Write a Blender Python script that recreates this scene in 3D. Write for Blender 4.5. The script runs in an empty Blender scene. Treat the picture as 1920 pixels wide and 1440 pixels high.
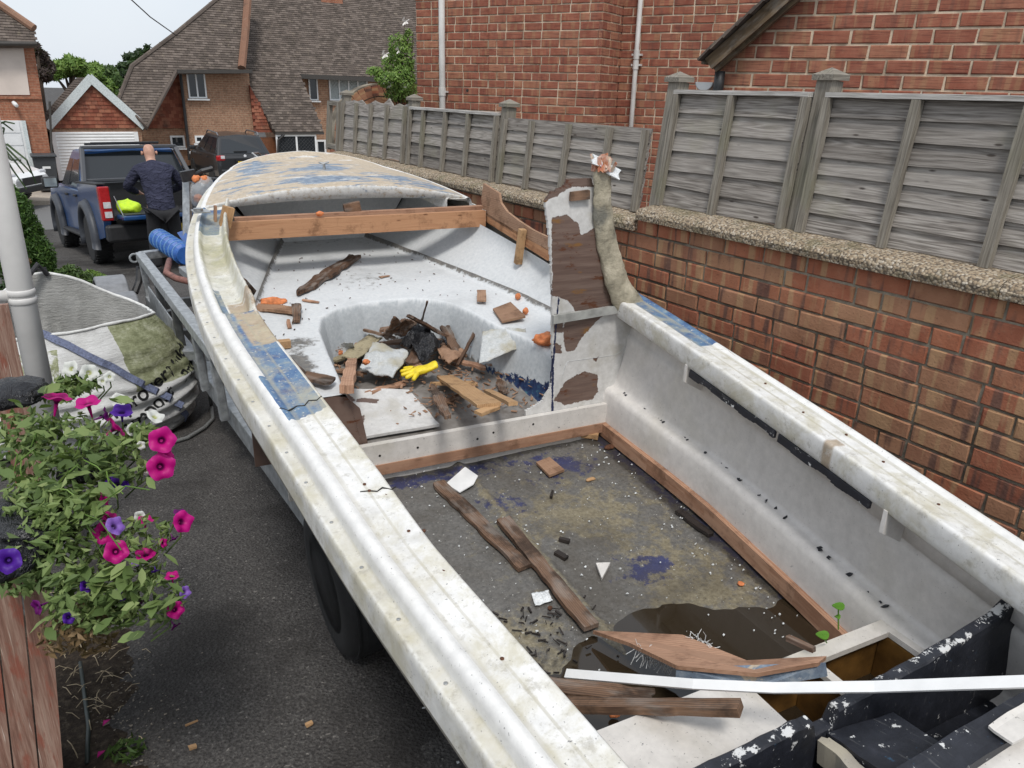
import bpy, bmesh, math, random
import numpy as np
from mathutils import Vector, Matrix
random.seed(7); RNG = np.random.default_rng(7)
scene = bpy.context.scene
COL = scene.collection
PI = math.pi

# ------------------------------------------------------------------ camera
F_PX = 1442.0
PITCH, YAW, ROLL = math.radians(20.8), math.radians(32.6), math.radians(-1.5)
_fw = np.array([math.sin(YAW)*math.cos(PITCH), math.cos(YAW)*math.cos(PITCH), -math.sin(PITCH)])
_rt = np.array([math.cos(YAW), -math.sin(YAW), 0.0]); _up = np.cross(_rt, _fw)
CR = math.cos(ROLL)*_rt - math.sin(ROLL)*_up
CU = math.cos(ROLL)*_up + math.sin(ROLL)*_rt
cam_d = bpy.data.cameras.new('camera'); cam = bpy.data.objects.new('camera', cam_d); COL.objects.link(cam)
cam_d.sensor_width = 36.0; cam_d.lens = F_PX/1920*36.0; cam_d.clip_start = 0.05; cam_d.clip_end = 2000
mw = Matrix.Identity(4)
for i in range(3):
    mw[i][0] = CR[i]; mw[i][1] = CU[i]; mw[i][2] = -_fw[i]
cam.matrix_world = mw
scene.camera = cam

# ------------------------------------------------------------------ world, sun, exposure (bright overcast)
SUN_EL, SUN_AZ = math.radians(58), math.radians(205)
world = bpy.data.worlds.new('World'); scene.world = world; world.use_nodes = True
wn = world.node_tree; wn.nodes.clear()
sky = wn.nodes.new('ShaderNodeTexSky'); sky.sky_type = 'NISHITA'; sky.sun_disc = False
sky.sun_elevation = SUN_EL; sky.sun_rotation = SUN_AZ; sky.dust_density = 3.0; sky.air_density = 1.2
wtc = wn.nodes.new('ShaderNodeTexCoord')
wno = wn.nodes.new('ShaderNodeTexNoise'); wno.inputs['Scale'].default_value = 2.6; wno.inputs['Detail'].default_value = 5
wn.links.new(wtc.outputs['Generated'], wno.inputs['Vector'])
wra = wn.nodes.new('ShaderNodeValToRGB')
wra.color_ramp.elements[0].position = .3; wra.color_ramp.elements[0].color = (5.1, 5.6, 6.25, 1)
wra.color_ramp.elements[1].position = .75; wra.color_ramp.elements[1].color = (6.1, 6.4, 6.8, 1)
wn.links.new(wno.outputs['Fac'], wra.inputs['Fac'])
wmx = wn.nodes.new('ShaderNodeMix'); wmx.data_type = 'RGBA'; wmx.inputs['Factor'].default_value = .86
wn.links.new(sky.outputs['Color'], wmx.inputs['A']); wn.links.new(wra.outputs['Color'], wmx.inputs['B'])
wbg = wn.nodes.new('ShaderNodeBackground'); wbg.inputs['Strength'].default_value = .1
wout = wn.nodes.new('ShaderNodeOutputWorld')
wn.links.new(wmx.outputs['Result'], wbg.inputs['Color']); wn.links.new(wbg.outputs['Background'], wout.inputs['Surface'])
sun_d = bpy.data.lights.new('sun', 'SUN'); sun_d.energy = 1.5; sun_d.angle = math.radians(13); sun_d.color = (1.0, .965, .92)
sun = bpy.data.objects.new('sun', sun_d); COL.objects.link(sun)
# light comes from azimuth SUN_AZ (measured from +Y clockwise)
sd = Vector((math.sin(SUN_AZ)*math.cos(SUN_EL), math.cos(SUN_AZ)*math.cos(SUN_EL), math.sin(SUN_EL)))
sun.rotation_euler = sd.to_track_quat('Z', 'Y').to_euler()
scene.view_settings.view_transform = 'Standard'; scene.view_settings.look = 'None'
scene.view_settings.exposure = 0.62; scene.view_settings.gamma = 1.0
scene.view_settings.use_curve_mapping = False
scene.cycles.max_bounces = 6

# ------------------------------------------------------------------ measuring helpers: a sight line through the photograph meets a plane of the place
def V(*a): return np.array(a, float)
def ray(x, y): return _fw + CR*((x-960)/F_PX) - CU*((y-720)/F_PX)
def atz(x, y, z): v = ray(x, y); return v*(z/v[2])
def atx(x, y, X): v = ray(x, y); return v*(X/v[0])
def aty(x, y, Y): v = ray(x, y); return v*(Y/v[1])
def atd(x, y, d): return ray(x, y)*d
def atp(x, y, p, n): v = ray(x, y); return v*(np.dot(p, n)/np.dot(v, n))
# boat frame: s along the keel, b to starboard, z up
BA = math.radians(5.5)
_bow = atz(565, 287, -.4)
BO = V(_bow[0]-_bow[1]*math.tan(BA), 0, 0)
AX = V(math.sin(BA), math.cos(BA), 0); LT = V(math.cos(BA), -math.sin(BA), 0)
def b2w(s, b, z): return BO + AX*s + LT*b + V(0, 0, z)
def w2b(p): q = p-BO; return V(q@AX, q@LT, q[2])
def ats(x, y, s): v = ray(x, y); return v*((BO@AX+s)/(v@AX))
def atb(x, y, b): v = ray(x, y); return v*((BO@LT+b)/(v@LT))
BOAT_L = float(w2b(_bow)[0])
def ground_z(Y): return float(np.interp(Y, [-20, 0, 12, 18, 20, 200], [-1.9+.3, -1.9, -2.63, -3.12, -3.15, -3.15]))
def atg(x, y):
    v = ray(x, y); z = -2.3
    for _ in range(40):
        p = v*(z/v[2]); z = ground_z(p[1])
    return v*(z/v[2])

# ------------------------------------------------------------------ numpy noise
_perm = RNG.random(4096)
def _h(ix, iy, iz): return _perm[(ix*73+iy*179+iz*283+ix*iy*7+iy*iz*13) % 4096]
def vnoise(x, y, z=0.0):
    x = np.asarray(x, float); y = np.asarray(y, float); z = np.asarray(z, float)+x*0
    ix, iy, iz = np.floor(x).astype(int), np.floor(y).astype(int), np.floor(z).astype(int)
    fx, fy, fz = x-ix, y-iy, z-iz
    fx, fy, fz = fx*fx*(3-2*fx), fy*fy*(3-2*fy), fz*fz*(3-2*fz)
    r = 0
    for dx in (0, 1):
        for dy in (0, 1):
            for dz in (0, 1):
                w = (fx if dx else 1-fx)*(fy if dy else 1-fy)*(fz if dz else 1-fz)
                r = r + w*_h(ix+dx, iy+dy, iz+dz)
    return r
def fbm(x, y, z=0.0, oct=4, f=1.0):
    r = 0; a = .5; t = 0
    for o in range(oct):
        r = r+a*vnoise(np.asarray(x)*f+o*17.3, np.asarray(y)*f+o*9.1, np.asarray(z)*f+o*5.7); t += a; a *= .55; f *= 2.07
    return r/t
def inpoly(px, py, poly):
    px = np.asarray(px, float); py = np.asarray(py, float)
    c = np.zeros(px.shape, bool); n = len(poly)
    for i in range(n):
        x0, y0 = poly[i]; x1, y1 = poly[(i+1) % n]
        if y0 == y1: continue
        k = ((y0 > py) != (y1 > py)) & (px < (x1-x0)*(py-y0)/(y1-y0)+x0)
        c ^= k
    return c
def sdpoly(px, py, poly):
    """signed distance, positive inside"""
    px = np.asarray(px, float); py = np.asarray(py, float); d = np.full(px.shape, 1e9); n = len(poly)
    for i in range(n):
        x0, y0 = poly[i]; x1, y1 = poly[(i+1) % n]
        ex, ey = x1-x0, y1-y0; L = ex*ex+ey*ey+1e-12
        t = np.clip(((px-x0)*ex+(py-y0)*ey)/L, 0, 1)
        d = np.minimum(d, np.hypot(px-x0-t*ex, py-y0-t*ey))
    return np.where(inpoly(px, py, poly), d, -d)

# ------------------------------------------------------------------ objects
def wloc(o):
    p = V(0, 0, 0)
    while o is not None:
        p = p+V(*o.location); o = o.parent
    return p
def props(o, label=None, cat=None, group=None, kind=None):
    if label: o['label'] = label
    if cat: o['category'] = cat
    if group: o['group'] = group
    if kind: o['kind'] = kind
    return o
def thing(name, label, cat, loc=(0, 0, 0), group=None):
    o = bpy.data.objects.new(name, None); COL.objects.link(o); o.empty_display_size = .1
    o.location = tuple(float(v) for v in loc)
    return props(o, label, cat, group)
class MB:
    def __init__(s): s.v = []; s.f = []; s.gr = []; s.rnd = []; s.mi = []; s.att = {}; s.cur = 0
    def add(s, verts, faces, gr=None, rnd=None, mi=None):
        k = len(s.v); verts = [tuple(map(float, p)) for p in verts]
        s.v += verts; s.f += [tuple(i+k for i in f) for f in faces]
        s.gr += [tuple(map(float, g)) for g in gr] if gr is not None else verts
        r = random.random() if rnd is None else rnd
        s.rnd += [r]*len(verts); s.mi += [s.cur if mi is None else mi]*len(faces)
        return s
    def box(s, c, size, R=None, jit=0, rnd=None, mi=None, taper=(1, 1)):
        """axis 0 is the grain direction"""
        c = np.asarray(c, float); R = np.eye(3) if R is None else np.asarray(R, float)
        off = np.random.default_rng(random.randrange(1 << 30)).random(3)*40
        P = []; G = []
        for x in (-.5, .5):
            for y in (-.5, .5):
                for z in (-.5, .5):
                    l = V(x*size[0], y*size[1]*(taper[0] if x > 0 else 1), z*size[2]*(taper[1] if x > 0 else 1))
                    if jit: l = l+V(random.uniform(-jit, jit), random.uniform(-jit, jit), random.uniform(-jit, jit))
                    P.append(c+R@l); G.append(l+off)
        return s.add(P, [(0, 1, 3, 2), (4, 6, 7, 5), (0, 4, 5, 1), (2, 3, 7, 6), (0, 2, 6, 4), (1, 5, 7, 3)], G, rnd, mi)
    def bar(s, p0, p1, w, h, up=(0, 0, 1), jit=0, rnd=None, mi=None, taper=(1, 1), over=0):
        p0 = np.asarray(p0, float); p1 = np.asarray(p1, float); d = p1-p0; L = np.linalg.norm(d); x = d/L
        y = np.cross(np.asarray(up, float), x); n = np.linalg.norm(y)
        y = y/n if n > 1e-6 else V(0, 1, 0)
        z = np.cross(x, y)
        return s.box((p0+p1)/2, (L+2*over, w, h), np.array([x, y, z]).T, jit, rnd, mi, taper)
    def plank(s, p0, p1, w, h, up=(0, 0, 1), n=14, amp=.004, ragged=.0, warp=0., rnd=None, mi=None, wfun=None):
        """a worn plank: uneven edges, ragged ends, a little warp"""
        p0 = np.asarray(p0, float); p1 = np.asarray(p1, float); d = p1-p0; L = np.linalg.norm(d); x = d/L
        y = np.cross(np.asarray(up, float), x); y = y/np.linalg.norm(y); z = np.cross(x, y)
        P = []; G = []; off = np.random.default_rng(random.randrange(1 << 30)).random(3)*40
        sd_ = random.uniform(0, 99)
        m = 5
        for i in range(n+1):
            t = i/n
            for k in range(m):
                q = -1+2*k/(m-1)
                ww = w*(wfun(t) if wfun else 1)
                e = 0
                if i == 0: e = -ragged*random.random()
                if i == n: e = ragged*random.random()
                a = float(vnoise(t*L*25+sd_, k*3.1, 1))-.5
                ly = q*ww/2+(a*amp*2 if k in (0, m-1) else 0)
                lz = warp*(math.sin(t*PI))+(float(vnoise(t*L*10+sd_, k*.7, 5))-.5)*amp
                lx = (t-.5)*L+e
                for u in (1, -1):
                    l = V(lx, ly, lz+u*h/2)
                    P.append((p0+p1)/2+x*l[0]+y*l[1]+z*l[2]); G.append(l+off)
        Fc = []
        A = lambda i, k, u: (i*m+k)*2+u
        for i in range(n):
            for k in range(m-1):
                Fc.append((A(i, k, 0), A(i+1, k, 0), A(i+1, k+1, 0), A(i, k+1, 0)))
                Fc.append((A(i, k, 1), A(i, k+1, 1), A(i+1, k+1, 1), A(i+1, k, 1)))
            Fc.append((A(i, 0, 0), A(i, 0, 1), A(i+1, 0, 1), A(i+1, 0, 0)))
            Fc.append((A(i, m-1, 0), A(i+1, m-1, 0), A(i+1, m-1, 1), A(i, m-1, 1)))
        for k in range(m-1):
            Fc.append((A(0, k, 0), A(0, k+1, 0), A(0, k+1, 1), A(0, k, 1)))
            Fc.append((A(n, k, 0), A(n, k, 1), A(n, k+1, 1), A(n, k+1, 0)))
        return s.add(P, Fc, G, rnd, mi)
    def prism(s, poly3, n, th, rnd=None, mi=None, gdir=None):
        """flat polygon (3-D points) given thickness th along -n"""
        poly3 = [np.asarray(p, float) for p in poly3]; n = np.asarray(n, float); n = n/np.linalg.norm(n)
        k = len(poly3); nn = V(0, 0, 0)
        for i in range(k): nn = nn+np.cross(poly3[i], poly3[(i+1) % k])
        if np.dot(nn, n) < 0: poly3 = poly3[::-1]
        if gdir is None: gdir = poly3[1]-poly3[0]
        gx = np.asarray(gdir, float); gx = gx/np.linalg.norm(gx); gy = np.cross(n, gx); off = np.random.default_rng(random.randrange(1 << 30)).random(3)*40
        P = poly3+[p-n*th for p in poly3]
        G = [V(p@gx, p@gy, p@n)+off for p in P]
        Fc = [tuple(range(k)), tuple(range(2*k-1, k-1, -1))]+[(i, i+k, (i+1) % k+k, (i+1) % k) for i in range(k)]
        return s.add(P, Fc, G, rnd, mi)
    def tube(s, pts, r, n=8, rnd=None, mi=None, cap=True):
        pts = [np.asarray(p, float) for p in pts]; m = len(pts)
        rr = list(r) if hasattr(r, '__len__') else [r]*m
        P = []; ref = V(0, 0, 1); G = []; acc = 0
        for i, p in enumerate(pts):
            t = pts[min(i+1, m-1)]-pts[max(i-1, 0)]; t = t/(np.linalg.norm(t)+1e-9)
            if i: acc += np.linalg.norm(p-pts[i-1])
            a = ref-t*(ref@t)
            if np.linalg.norm(a) < 1e-3: a = V(1, 0, 0)-t*t[0]
            a = a/np.linalg.norm(a); ref = a; b = np.cross(t, a)
            for k in range(n):
                q = 2*PI*k/n; P.append(p+(a*math.cos(q)+b*math.sin(q))*rr[i]); G.append((acc, math.cos(q)*rr[i], math.sin(q)*rr[i]))
        Fc = []
        for i in range(m-1):
            for k in range(n):
                Fc.append((i*n+k, i*n+(k+1) % n, (i+1)*n+(k+1) % n, (i+1)*n+k))
        if cap: Fc += [tuple(range(n-1, -1, -1)), tuple((m-1)*n+k for k in range(n))]
        return s.add(P, Fc, G, rnd, mi)
    def lathe(s, c, axis, prof, n=20, rnd=None, mi=None):
        """prof: (along axis, radius)"""
        c = np.asarray(c, float); t = np.asarray(axis, float); t = t/np.linalg.norm(t)
        a = np.cross(t, V(0, 0, 1) if abs(t[2]) < .9 else V(1, 0, 0)); a = a/np.linalg.norm(a); b = np.cross(t, a)
        P = []
        for h, r in prof:
            for k in range(n):
                q = 2*PI*k/n; P.append(c+t*h+(a*math.cos(q)+b*math.sin(q))*r)
        Fc = []
        for i in range(len(prof)-1):
            for k in range(n): Fc.append((i*n+k, i*n+(k+1) % n, (i+1)*n+(k+1) % n, (i+1)*n+k))
        Fc += [tuple(range(n-1, -1, -1)), tuple((len(prof)-1)*n+k for k in range(n))]
        return s.add(P, Fc, None, rnd, mi)
    def grid(s, P, mi=None, gr=None):
        """P: array (n,m,3)"""
        n, m = P.shape[:2]; k = len(s.v)
        Fc = [(i*m+j, (i+1)*m+j, (i+1)*m+j+1, i*m+j+1) for i in range(n-1) for j in range(m-1)]
        return s.add(P.reshape(-1, 3), Fc, None if gr is None else gr.reshape(-1, 3), 0.0, mi)
    def build(s, name, mats, parent=None, smooth=False, local=False, bevel=0, solid=0, sub=0):
        me = bpy.data.meshes.new(name)
        Vv = np.array(s.v, float).reshape(-1, 3)
        base = wloc(parent) if (parent is not None and not local) else V(0, 0, 0)
        org = V(0, 0, 0)
        if parent is None and not local and len(Vv):
            org = V((Vv[:, 0].min()+Vv[:, 0].max())/2, (Vv[:, 1].min()+Vv[:, 1].max())/2, Vv[:, 2].min())
        me.from_pydata([tuple(p) for p in (Vv-base-org)], [], s.f)
        a = me.attributes.new('gr', 'FLOAT_VECTOR', 'POINT'); a.data.foreach_set('vector', np.array(s.gr, np.float32).ravel())
        a = me.attributes.new('rnd', 'FLOAT', 'POINT'); a.data.foreach_set('value', np.array(s.rnd, np.float32))
        for kname, arr in s.att.items():
            a = me.attributes.new(kname, 'FLOAT', 'POINT'); a.data.foreach_set('value', np.asarray(arr, np.float32).ravel())
        if not isinstance(mats, (list, tuple)): mats = [mats]
        for m in mats: me.materials.append(m)
        if len(mats) > 1: me.polygons.foreach_set('material_index', s.mi)
        if smooth: me.polygons.foreach_set('use_smooth', [True]*len(me.polygons))
        me.update()
        o = bpy.data.objects.new(name, me); COL.objects.link(o)
        if parent is not None: o.parent = parent
        else: o.location = tuple(org)
        if bevel:
            b = o.modifiers.new('bevel', 'BEVEL'); b.width = bevel; b.segments = 2; b.limit_method = 'ANGLE'
        if solid:
            b = o.modifiers.new('solid', 'SOLIDIFY'); b.thickness = solid; b.offset = -1
        if sub:
            b = o.modifiers.new('sub', 'SUBSURF'); b.levels = sub; b.render_levels = sub
        return o
def link_copy(o, parent=None):
    c = o.copy(); COL.objects.link(c)
    if parent is not None: c.parent = parent
    return c
def tree_copy(root):
    r = root.copy(); COL.objects.link(r)
    def rec(a, b):
        for ch in list(a.children):
            c = ch.copy(); COL.objects.link(c); c.parent = b; rec(ch, c)
    rec(root, r)
    return r
def text_mesh(txt, size, mat, name='lettering', extrude=.001, font_bold=0.0):
    cu = bpy.data.curves.new('txt', 'FONT'); cu.body = txt; cu.size = size; cu.extrude = extrude; cu.offset = font_bold
    cu.align_x = 'CENTER'; cu.align_y = 'CENTER'
    o = bpy.data.objects.new('txt', cu); COL.objects.link(o)
    dg = bpy.context.evaluated_depsgraph_get(); me = bpy.data.meshes.new_from_object(o.evaluated_get(dg))
    bpy.data.objects.remove(o); bpy.data.curves.remove(cu)
    me.name = name; me.materials.clear(); me.materials.append(mat)
    t = bpy.data.objects.new(name, me); COL.objects.link(t)
    return t
def frame_mat(c, x, n):
    """matrix whose X is the reading direction and whose Z faces the reader"""
    x = np.asarray(x, float); x = x/np.linalg.norm(x); n = np.asarray(n, float); n = n-x*(n@x); n = n/np.linalg.norm(n); y = np.cross(n, x)
    m = Matrix.Identity(4)
    for i in range(3): m[i][0] = x[i]; m[i][1] = y[i]; m[i][2] = n[i]; m[i][3] = c[i]
    return m

# ------------------------------------------------------------------ materials
class NT:
    def __init__(s, name):
        s.m = bpy.data.materials.new(name); s.m.use_nodes = True; s.t = s.m.node_tree; s.t.nodes.clear()
        s.o = s.t.nodes.new('ShaderNodeOutputMaterial'); s.p = s.t.nodes.new('ShaderNodeBsdfPrincipled')
        s.t.links.new(s.p.outputs[0], s.o.inputs[0])
    def N(s, k): return s.t.nodes.new(k)
    def L(s, a, b): s.t.links.new(a, b)
    def put(s, sock, v):
        if hasattr(v, 'is_linked') or isinstance(v, bpy.types.NodeSocket): s.L(v, sock)
        elif isinstance(v, (tuple, list)) and len(v) == 3 and sock.type == 'RGBA': sock.default_value = (*v, 1)
        else: sock.default_value = v
    def obj(s): return s.N('ShaderNodeTexCoord').outputs['Object']
    def attv(s, n): a = s.N('ShaderNodeAttribute'); a.attribute_name = n; return a.outputs['Vector']
    def att(s, n): a = s.N('ShaderNodeAttribute'); a.attribute_name = n; return a.outputs['Fac']
    def rand(s):
        a = s.att('rnd'); b = s.N('ShaderNodeObjectInfo').outputs['Random']
        return s.math('FRACT', s.math('ADD', s.math('MULTIPLY', a, 7.31), b))
    def map(s, v, sc=(1, 1, 1), loc=(0, 0, 0)):
        m = s.N('ShaderNodeMapping'); s.L(v, m.inputs[0]); m.inputs['Scale'].default_value = sc
        if isinstance(loc, tuple): m.inputs['Location'].default_value = loc
        else: s.L(loc, m.inputs['Location'])
        return m.outputs[0]
    def vadd(s, v, k):
        m = s.N('ShaderNodeVectorMath'); m.operation = 'ADD'; s.L(v, m.inputs[0]); s.put(m.inputs[1], k); return m.outputs[0]
    def noise(s, v, sc=5, det=4, ro=.55, di=0.0):
        n = s.N('ShaderNodeTexNoise'); s.L(v, n.inputs['Vector']); n.inputs['Scale'].default_value = sc
        n.inputs['Detail'].default_value = det; n.inputs['Roughness'].default_value = ro; n.inputs['Distortion'].default_value = di
        return n.outputs['Fac']
    def vor(s, v, sc=5, feat='F1', out='Distance'):
        n = s.N('ShaderNodeTexVoronoi'); n.feature = feat; s.L(v, n.inputs['Vector']); n.inputs['Scale'].default_value = sc; return n.outputs[out]
    def wave(s, v, sc, di=2, det=3, dsc=1, dirn='Y'):
        n = s.N('ShaderNodeTexWave'); s.L(v, n.inputs['Vector']); n.inputs['Scale'].default_value = sc; n.inputs['Distortion'].default_value = di
        n.inputs['Detail'].default_value = det; n.inputs['Detail Scale'].default_value = dsc; n.bands_direction = dirn; return n.outputs['Fac']
    def math(s, op, a, b=0.0, clamp=False):
        m = s.N('ShaderNodeMath'); m.operation = op; m.use_clamp = clamp; s.put(m.inputs[0], a); s.put(m.inputs[1], b); return m.outputs[0]
    def step(s, v, lo, hi):
        m = s.N('ShaderNodeMapRange'); m.interpolation_type = 'SMOOTHSTEP'; s.put(m.inputs['Value'], v)
        m.inputs['From Min'].default_value = lo; m.inputs['From Max'].default_value = hi; return m.outputs['Result']
    def ramp(s, v, stops):
        r = s.N('ShaderNodeValToRGB'); e = r.color_ramp.elements
        while len(e) < len(stops): e.new(.5)
        for i, (p, c) in enumerate(stops): e[i].position = p; e[i].color = (*c, 1)
        s.put(r.inputs[0], v); return r.outputs[0]
    def mix(s, f, a, b, mode='MIX'):
        m = s.N('ShaderNodeMix'); m.data_type = 'RGBA'; m.blend_type = mode
        s.put(m.inputs[0], f); s.put(m.inputs[6], a); s.put(m.inputs[7], b); return m.outputs[2]
    def bump(s, h, st=.3, d=.01, prev=None):
        b = s.N('ShaderNodeBump'); b.inputs['Strength'].default_value = st; b.inputs['Distance'].default_value = d; s.put(b.inputs['Height'], h)
        if prev is not None: s.L(prev, b.inputs['Normal'])
        return b.outputs[0]
    def fin(s, col, rough=.6, nor=None, metal=0.0, spec=.5, **kw):
        s.put(s.p.inputs['Base Color'], col); s.put(s.p.inputs['Roughness'], rough); s.put(s.p.inputs['Metallic'], metal)
        s.put(s.p.inputs['Specular IOR Level'], spec)
        if nor is not None: s.L(nor, s.p.inputs['Normal'])
        for k, v in kw.items(): s.put(s.p.inputs[k.replace('_', ' ')], v)
        return s.m
MT = {}
def plain(name, col, rough=.6, metal=0.0, var=.12, sc=30, bump=.08, spec=.5, **kw):
    if name in MT: return MT[name]
    n = NT(name); v = n.obj(); f = n.noise(v, sc, 4)
    c0 = tuple(x*(1-var*2) for x in col); c1 = tuple(min(1, x*(1+var*2)) for x in col)
    c = n.ramp(f, [(.25, c0), (.75, c1)])
    MT[name] = n.fin(c, n.math('ADD', n.math('MULTIPLY', f, .15), rough-.07), n.bump(f, bump, .004), metal, spec, **kw)
    return MT[name]
def wood(name, dark, light, rough=.75, sc=1.0, rot=0.0, rotc=(.05, .03, .02), grey=0.0):
    n = NT(name); g = n.vadd(n.attv('gr'), n.N('ShaderNodeObjectInfo').outputs['Random'])
    st = n.map(g, (1.6*sc, 26*sc, 26*sc)); f = n.noise(st, 4, 6, .6, .6)
    w = n.wave(n.map(g, (1.2*sc, 14*sc, 14*sc)), 3.2, 5, 3, 1.2)
    h = n.math('ADD', n.math('MULTIPLY', f, .65), n.math('MULTIPLY', w, .35))
    c = n.ramp(h, [(.28, dark), (.5, tuple((a+b)/2 for a, b in zip(dark, light))), (.72, light)])
    r = n.rand(); c = n.mix(n.math('MULTIPLY', r, .55), c, tuple(x*.6 for x in dark)); c = n.mix(n.math('MULTIPLY', n.math('FRACT', n.math('MULTIPLY', r, 5.7)), .35), c, tuple(min(1, x*1.15+.03) for x in light)); c = n.mix(n.math('MULTIPLY', n.step(n.noise(n.obj(), 11, 6, .7), .5, .68), .6), c, tuple(x*.35 for x in dark))
    kn = n.vor(n.map(g, (3*sc, 9*sc, 9*sc)), 2.2); c = n.mix(n.step(kn, .13, .03), c, tuple(x*.5 for x in dark))
    if rot:
        q = n.noise(n.obj(), 7, 5, .65); c = n.mix(n.math('MULTIPLY', n.step(q, .47, .62), rot), c, rotc)
    if grey:
        q = n.noise(n.map(g, (3, 10, 10)), 3, 4); c = n.mix(n.math('MULTIPLY', n.step(q, .45, .7), grey), c, (.36, .34, .31))
    MT[name] = n.fin(c, rough, n.bump(h, .5, .004), 0, .3)
    return MT[name]

def brickmat(name, reds, buff=0.3, rustic=True):
    n = NT(name); o = n.obj(); rr = n.rand(); g = n.attv('gr')
    base = n.ramp(rr, reds)
    sh = n.N('ShaderNodeCombineXYZ'); n.L(n.math('MULTIPLY', rr, 37.0), sh.inputs[0]); n.L(n.math('MULTIPLY', rr, 91.0), sh.inputs[1])
    gg = n.vadd(g, sh.outputs[0])
    band = n.noise(n.map(gg, (9, 1.0, 1.0)), 2.0, 2, .5)
    c = n.mix(n.math('MULTIPLY', n.step(band, .53, .62), buff), base, (.44, .27, .14))
    c = n.mix(n.math('MULTIPLY', n.step(band, .42, .33), buff*1.05), c, (.085, .045, .04))
    fine = n.noise(gg, 42, 5, .7); c = n.mix(n.math('MULTIPLY', n.step(fine, .5, .75), .4), c, (.36, .2, .12))
    pit = n.noise(gg, 120, 3, .6); c = n.mix(n.math('MULTIPLY', n.step(pit, .62, .72), .7), c, (.08, .04, .03))
    big = n.noise(n.map(gg, (1, 1, 1)), 9, 3); c = n.mix(.22, c, n.ramp(big, [(.3, (.1, .05, .04)), (.7, (.52, .3, .2))]))
    if rustic:
        st = n.noise(n.map(gg, (4, 90, 90)), 1.6, 4, .6); h = n.math('ADD', n.math('MULTIPLY', st, .7), n.math('MULTIPLY', fine, .5))
        c = n.mix(n.math('MULTIPLY', n.step(st, .5, .36), .5), c, (.09, .035, .03))
    else: h = n.math('ADD', fine, n.math('MULTIPLY', pit, .5))
    MT[name] = n.fin(c, .9, n.bump(h, .7, .004), 0, .25)
def mortar(name, a, b):
    n = NT(name); o = n.obj(); f = n.noise(o, 60, 5, .7); q = n.noise(o, 6, 3)
    c = n.mix(n.step(q, .4, .65), n.ramp(f, [(.3, a), (.7, b)]), tuple(x*.62 for x in a)); MT[name] = n.fin(c, .95, n.bump(f, .8, .004), 0, .2)

brickmat('brick_house', [(0, (.25, .075, .047)), (.4, (.33, .1, .06)), (.7, (.27, .08, .052)), (1, (.4, .17, .1))], .4, True)
brickmat('brick_low', [(0, (.3, .088, .048)), (.25, (.38, .125, .062)), (.5, (.31, .145, .08)), (.75, (.4, .21, .115)), (1, (.23, .08, .05))], .85, False)
mortar('mortar_house', (.6, .48, .35), (.72, .6, .46)); mortar('mortar_low', (.2, .17, .13), (.33, .29, .225))
# far brickwork, too far to tell single bricks
def farbrick(name, a, b, m):
    n = NT(name); o = n.obj(); br = n.N('ShaderNodeTexBrick')
    sep = n.N('ShaderNodeSeparateXYZ'); n.L(o, sep.inputs[0]); cb = n.N('ShaderNodeCombineXYZ')
    n.L(n.math('ADD', sep.outputs[0], sep.outputs[1]), cb.inputs[0]); n.L(sep.outputs[2], cb.inputs[1]); n.L(cb.outputs[0], br.inputs['Vector'])
    br.inputs['Scale'].default_value = 1; br.inputs['Brick Width'].default_value = .225; br.inputs['Row Height'].default_value = .075
    br.inputs['Mortar Size'].default_value = .009; br.inputs['Color1'].default_value = (*a, 1); br.inputs['Color2'].default_value = (*b, 1); br.inputs['Mortar'].default_value = (*m, 1)
    f = n.noise(o, 3, 4); g2 = n.noise(o, 14, 3)
    c = n.mix(.45, br.outputs['Color'], n.ramp(g2, [(.3, tuple(x*.6 for x in a)), (.7, tuple(min(1, x*1.5) for x in b))]))
    c = n.mix(n.math('MULTIPLY', n.step(f, .5, .7), .35), c, tuple(x*.5 for x in a))
    MT[name] = n.fin(c, .9, n.bump(br.outputs['Fac'], .5, -.006), 0, .2)
farbrick('brick_far', (.25, .135, .088), (.34, .2, .13), (.38, .3, .21)); farbrick('brick_far_red', (.27, .1, .06), (.34, .15, .09), (.34, .23, .16))

# roof tiles with per-tile tone
def tilemat(name, stops, lichen=.5):
    n = NT(name); r = n.rand(); o = n.obj(); c = n.ramp(r, stops); f = n.noise(o, 8, 5, .7); q = n.noise(o, 2.2, 4, .6)
    c = n.mix(n.math('MULTIPLY', n.step(f, .56, .7), lichen), c, (.3, .25, .18)); c = n.mix(n.math('MULTIPLY', n.step(q, .5, .7), .5), c, (.06, .05, .042))
    MT[name] = n.fin(c, .92, n.bump(n.noise(o, 40, 4), .6, .006), 0, .2)
tilemat('roof_tile', [(0, (.085, .07, .06)), (.5, (.12, .097, .083)), (1, (.17, .14, .12))]); tilemat('hung_tile', [(0, (.17, .055, .036)), (.5, (.24, .08, .05)), (1, (.31, .13, .08))], .25)
tilemat('hip_tile', [(0, (.2, .105, .07)), (1, (.27, .16, .11))], .4)

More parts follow.
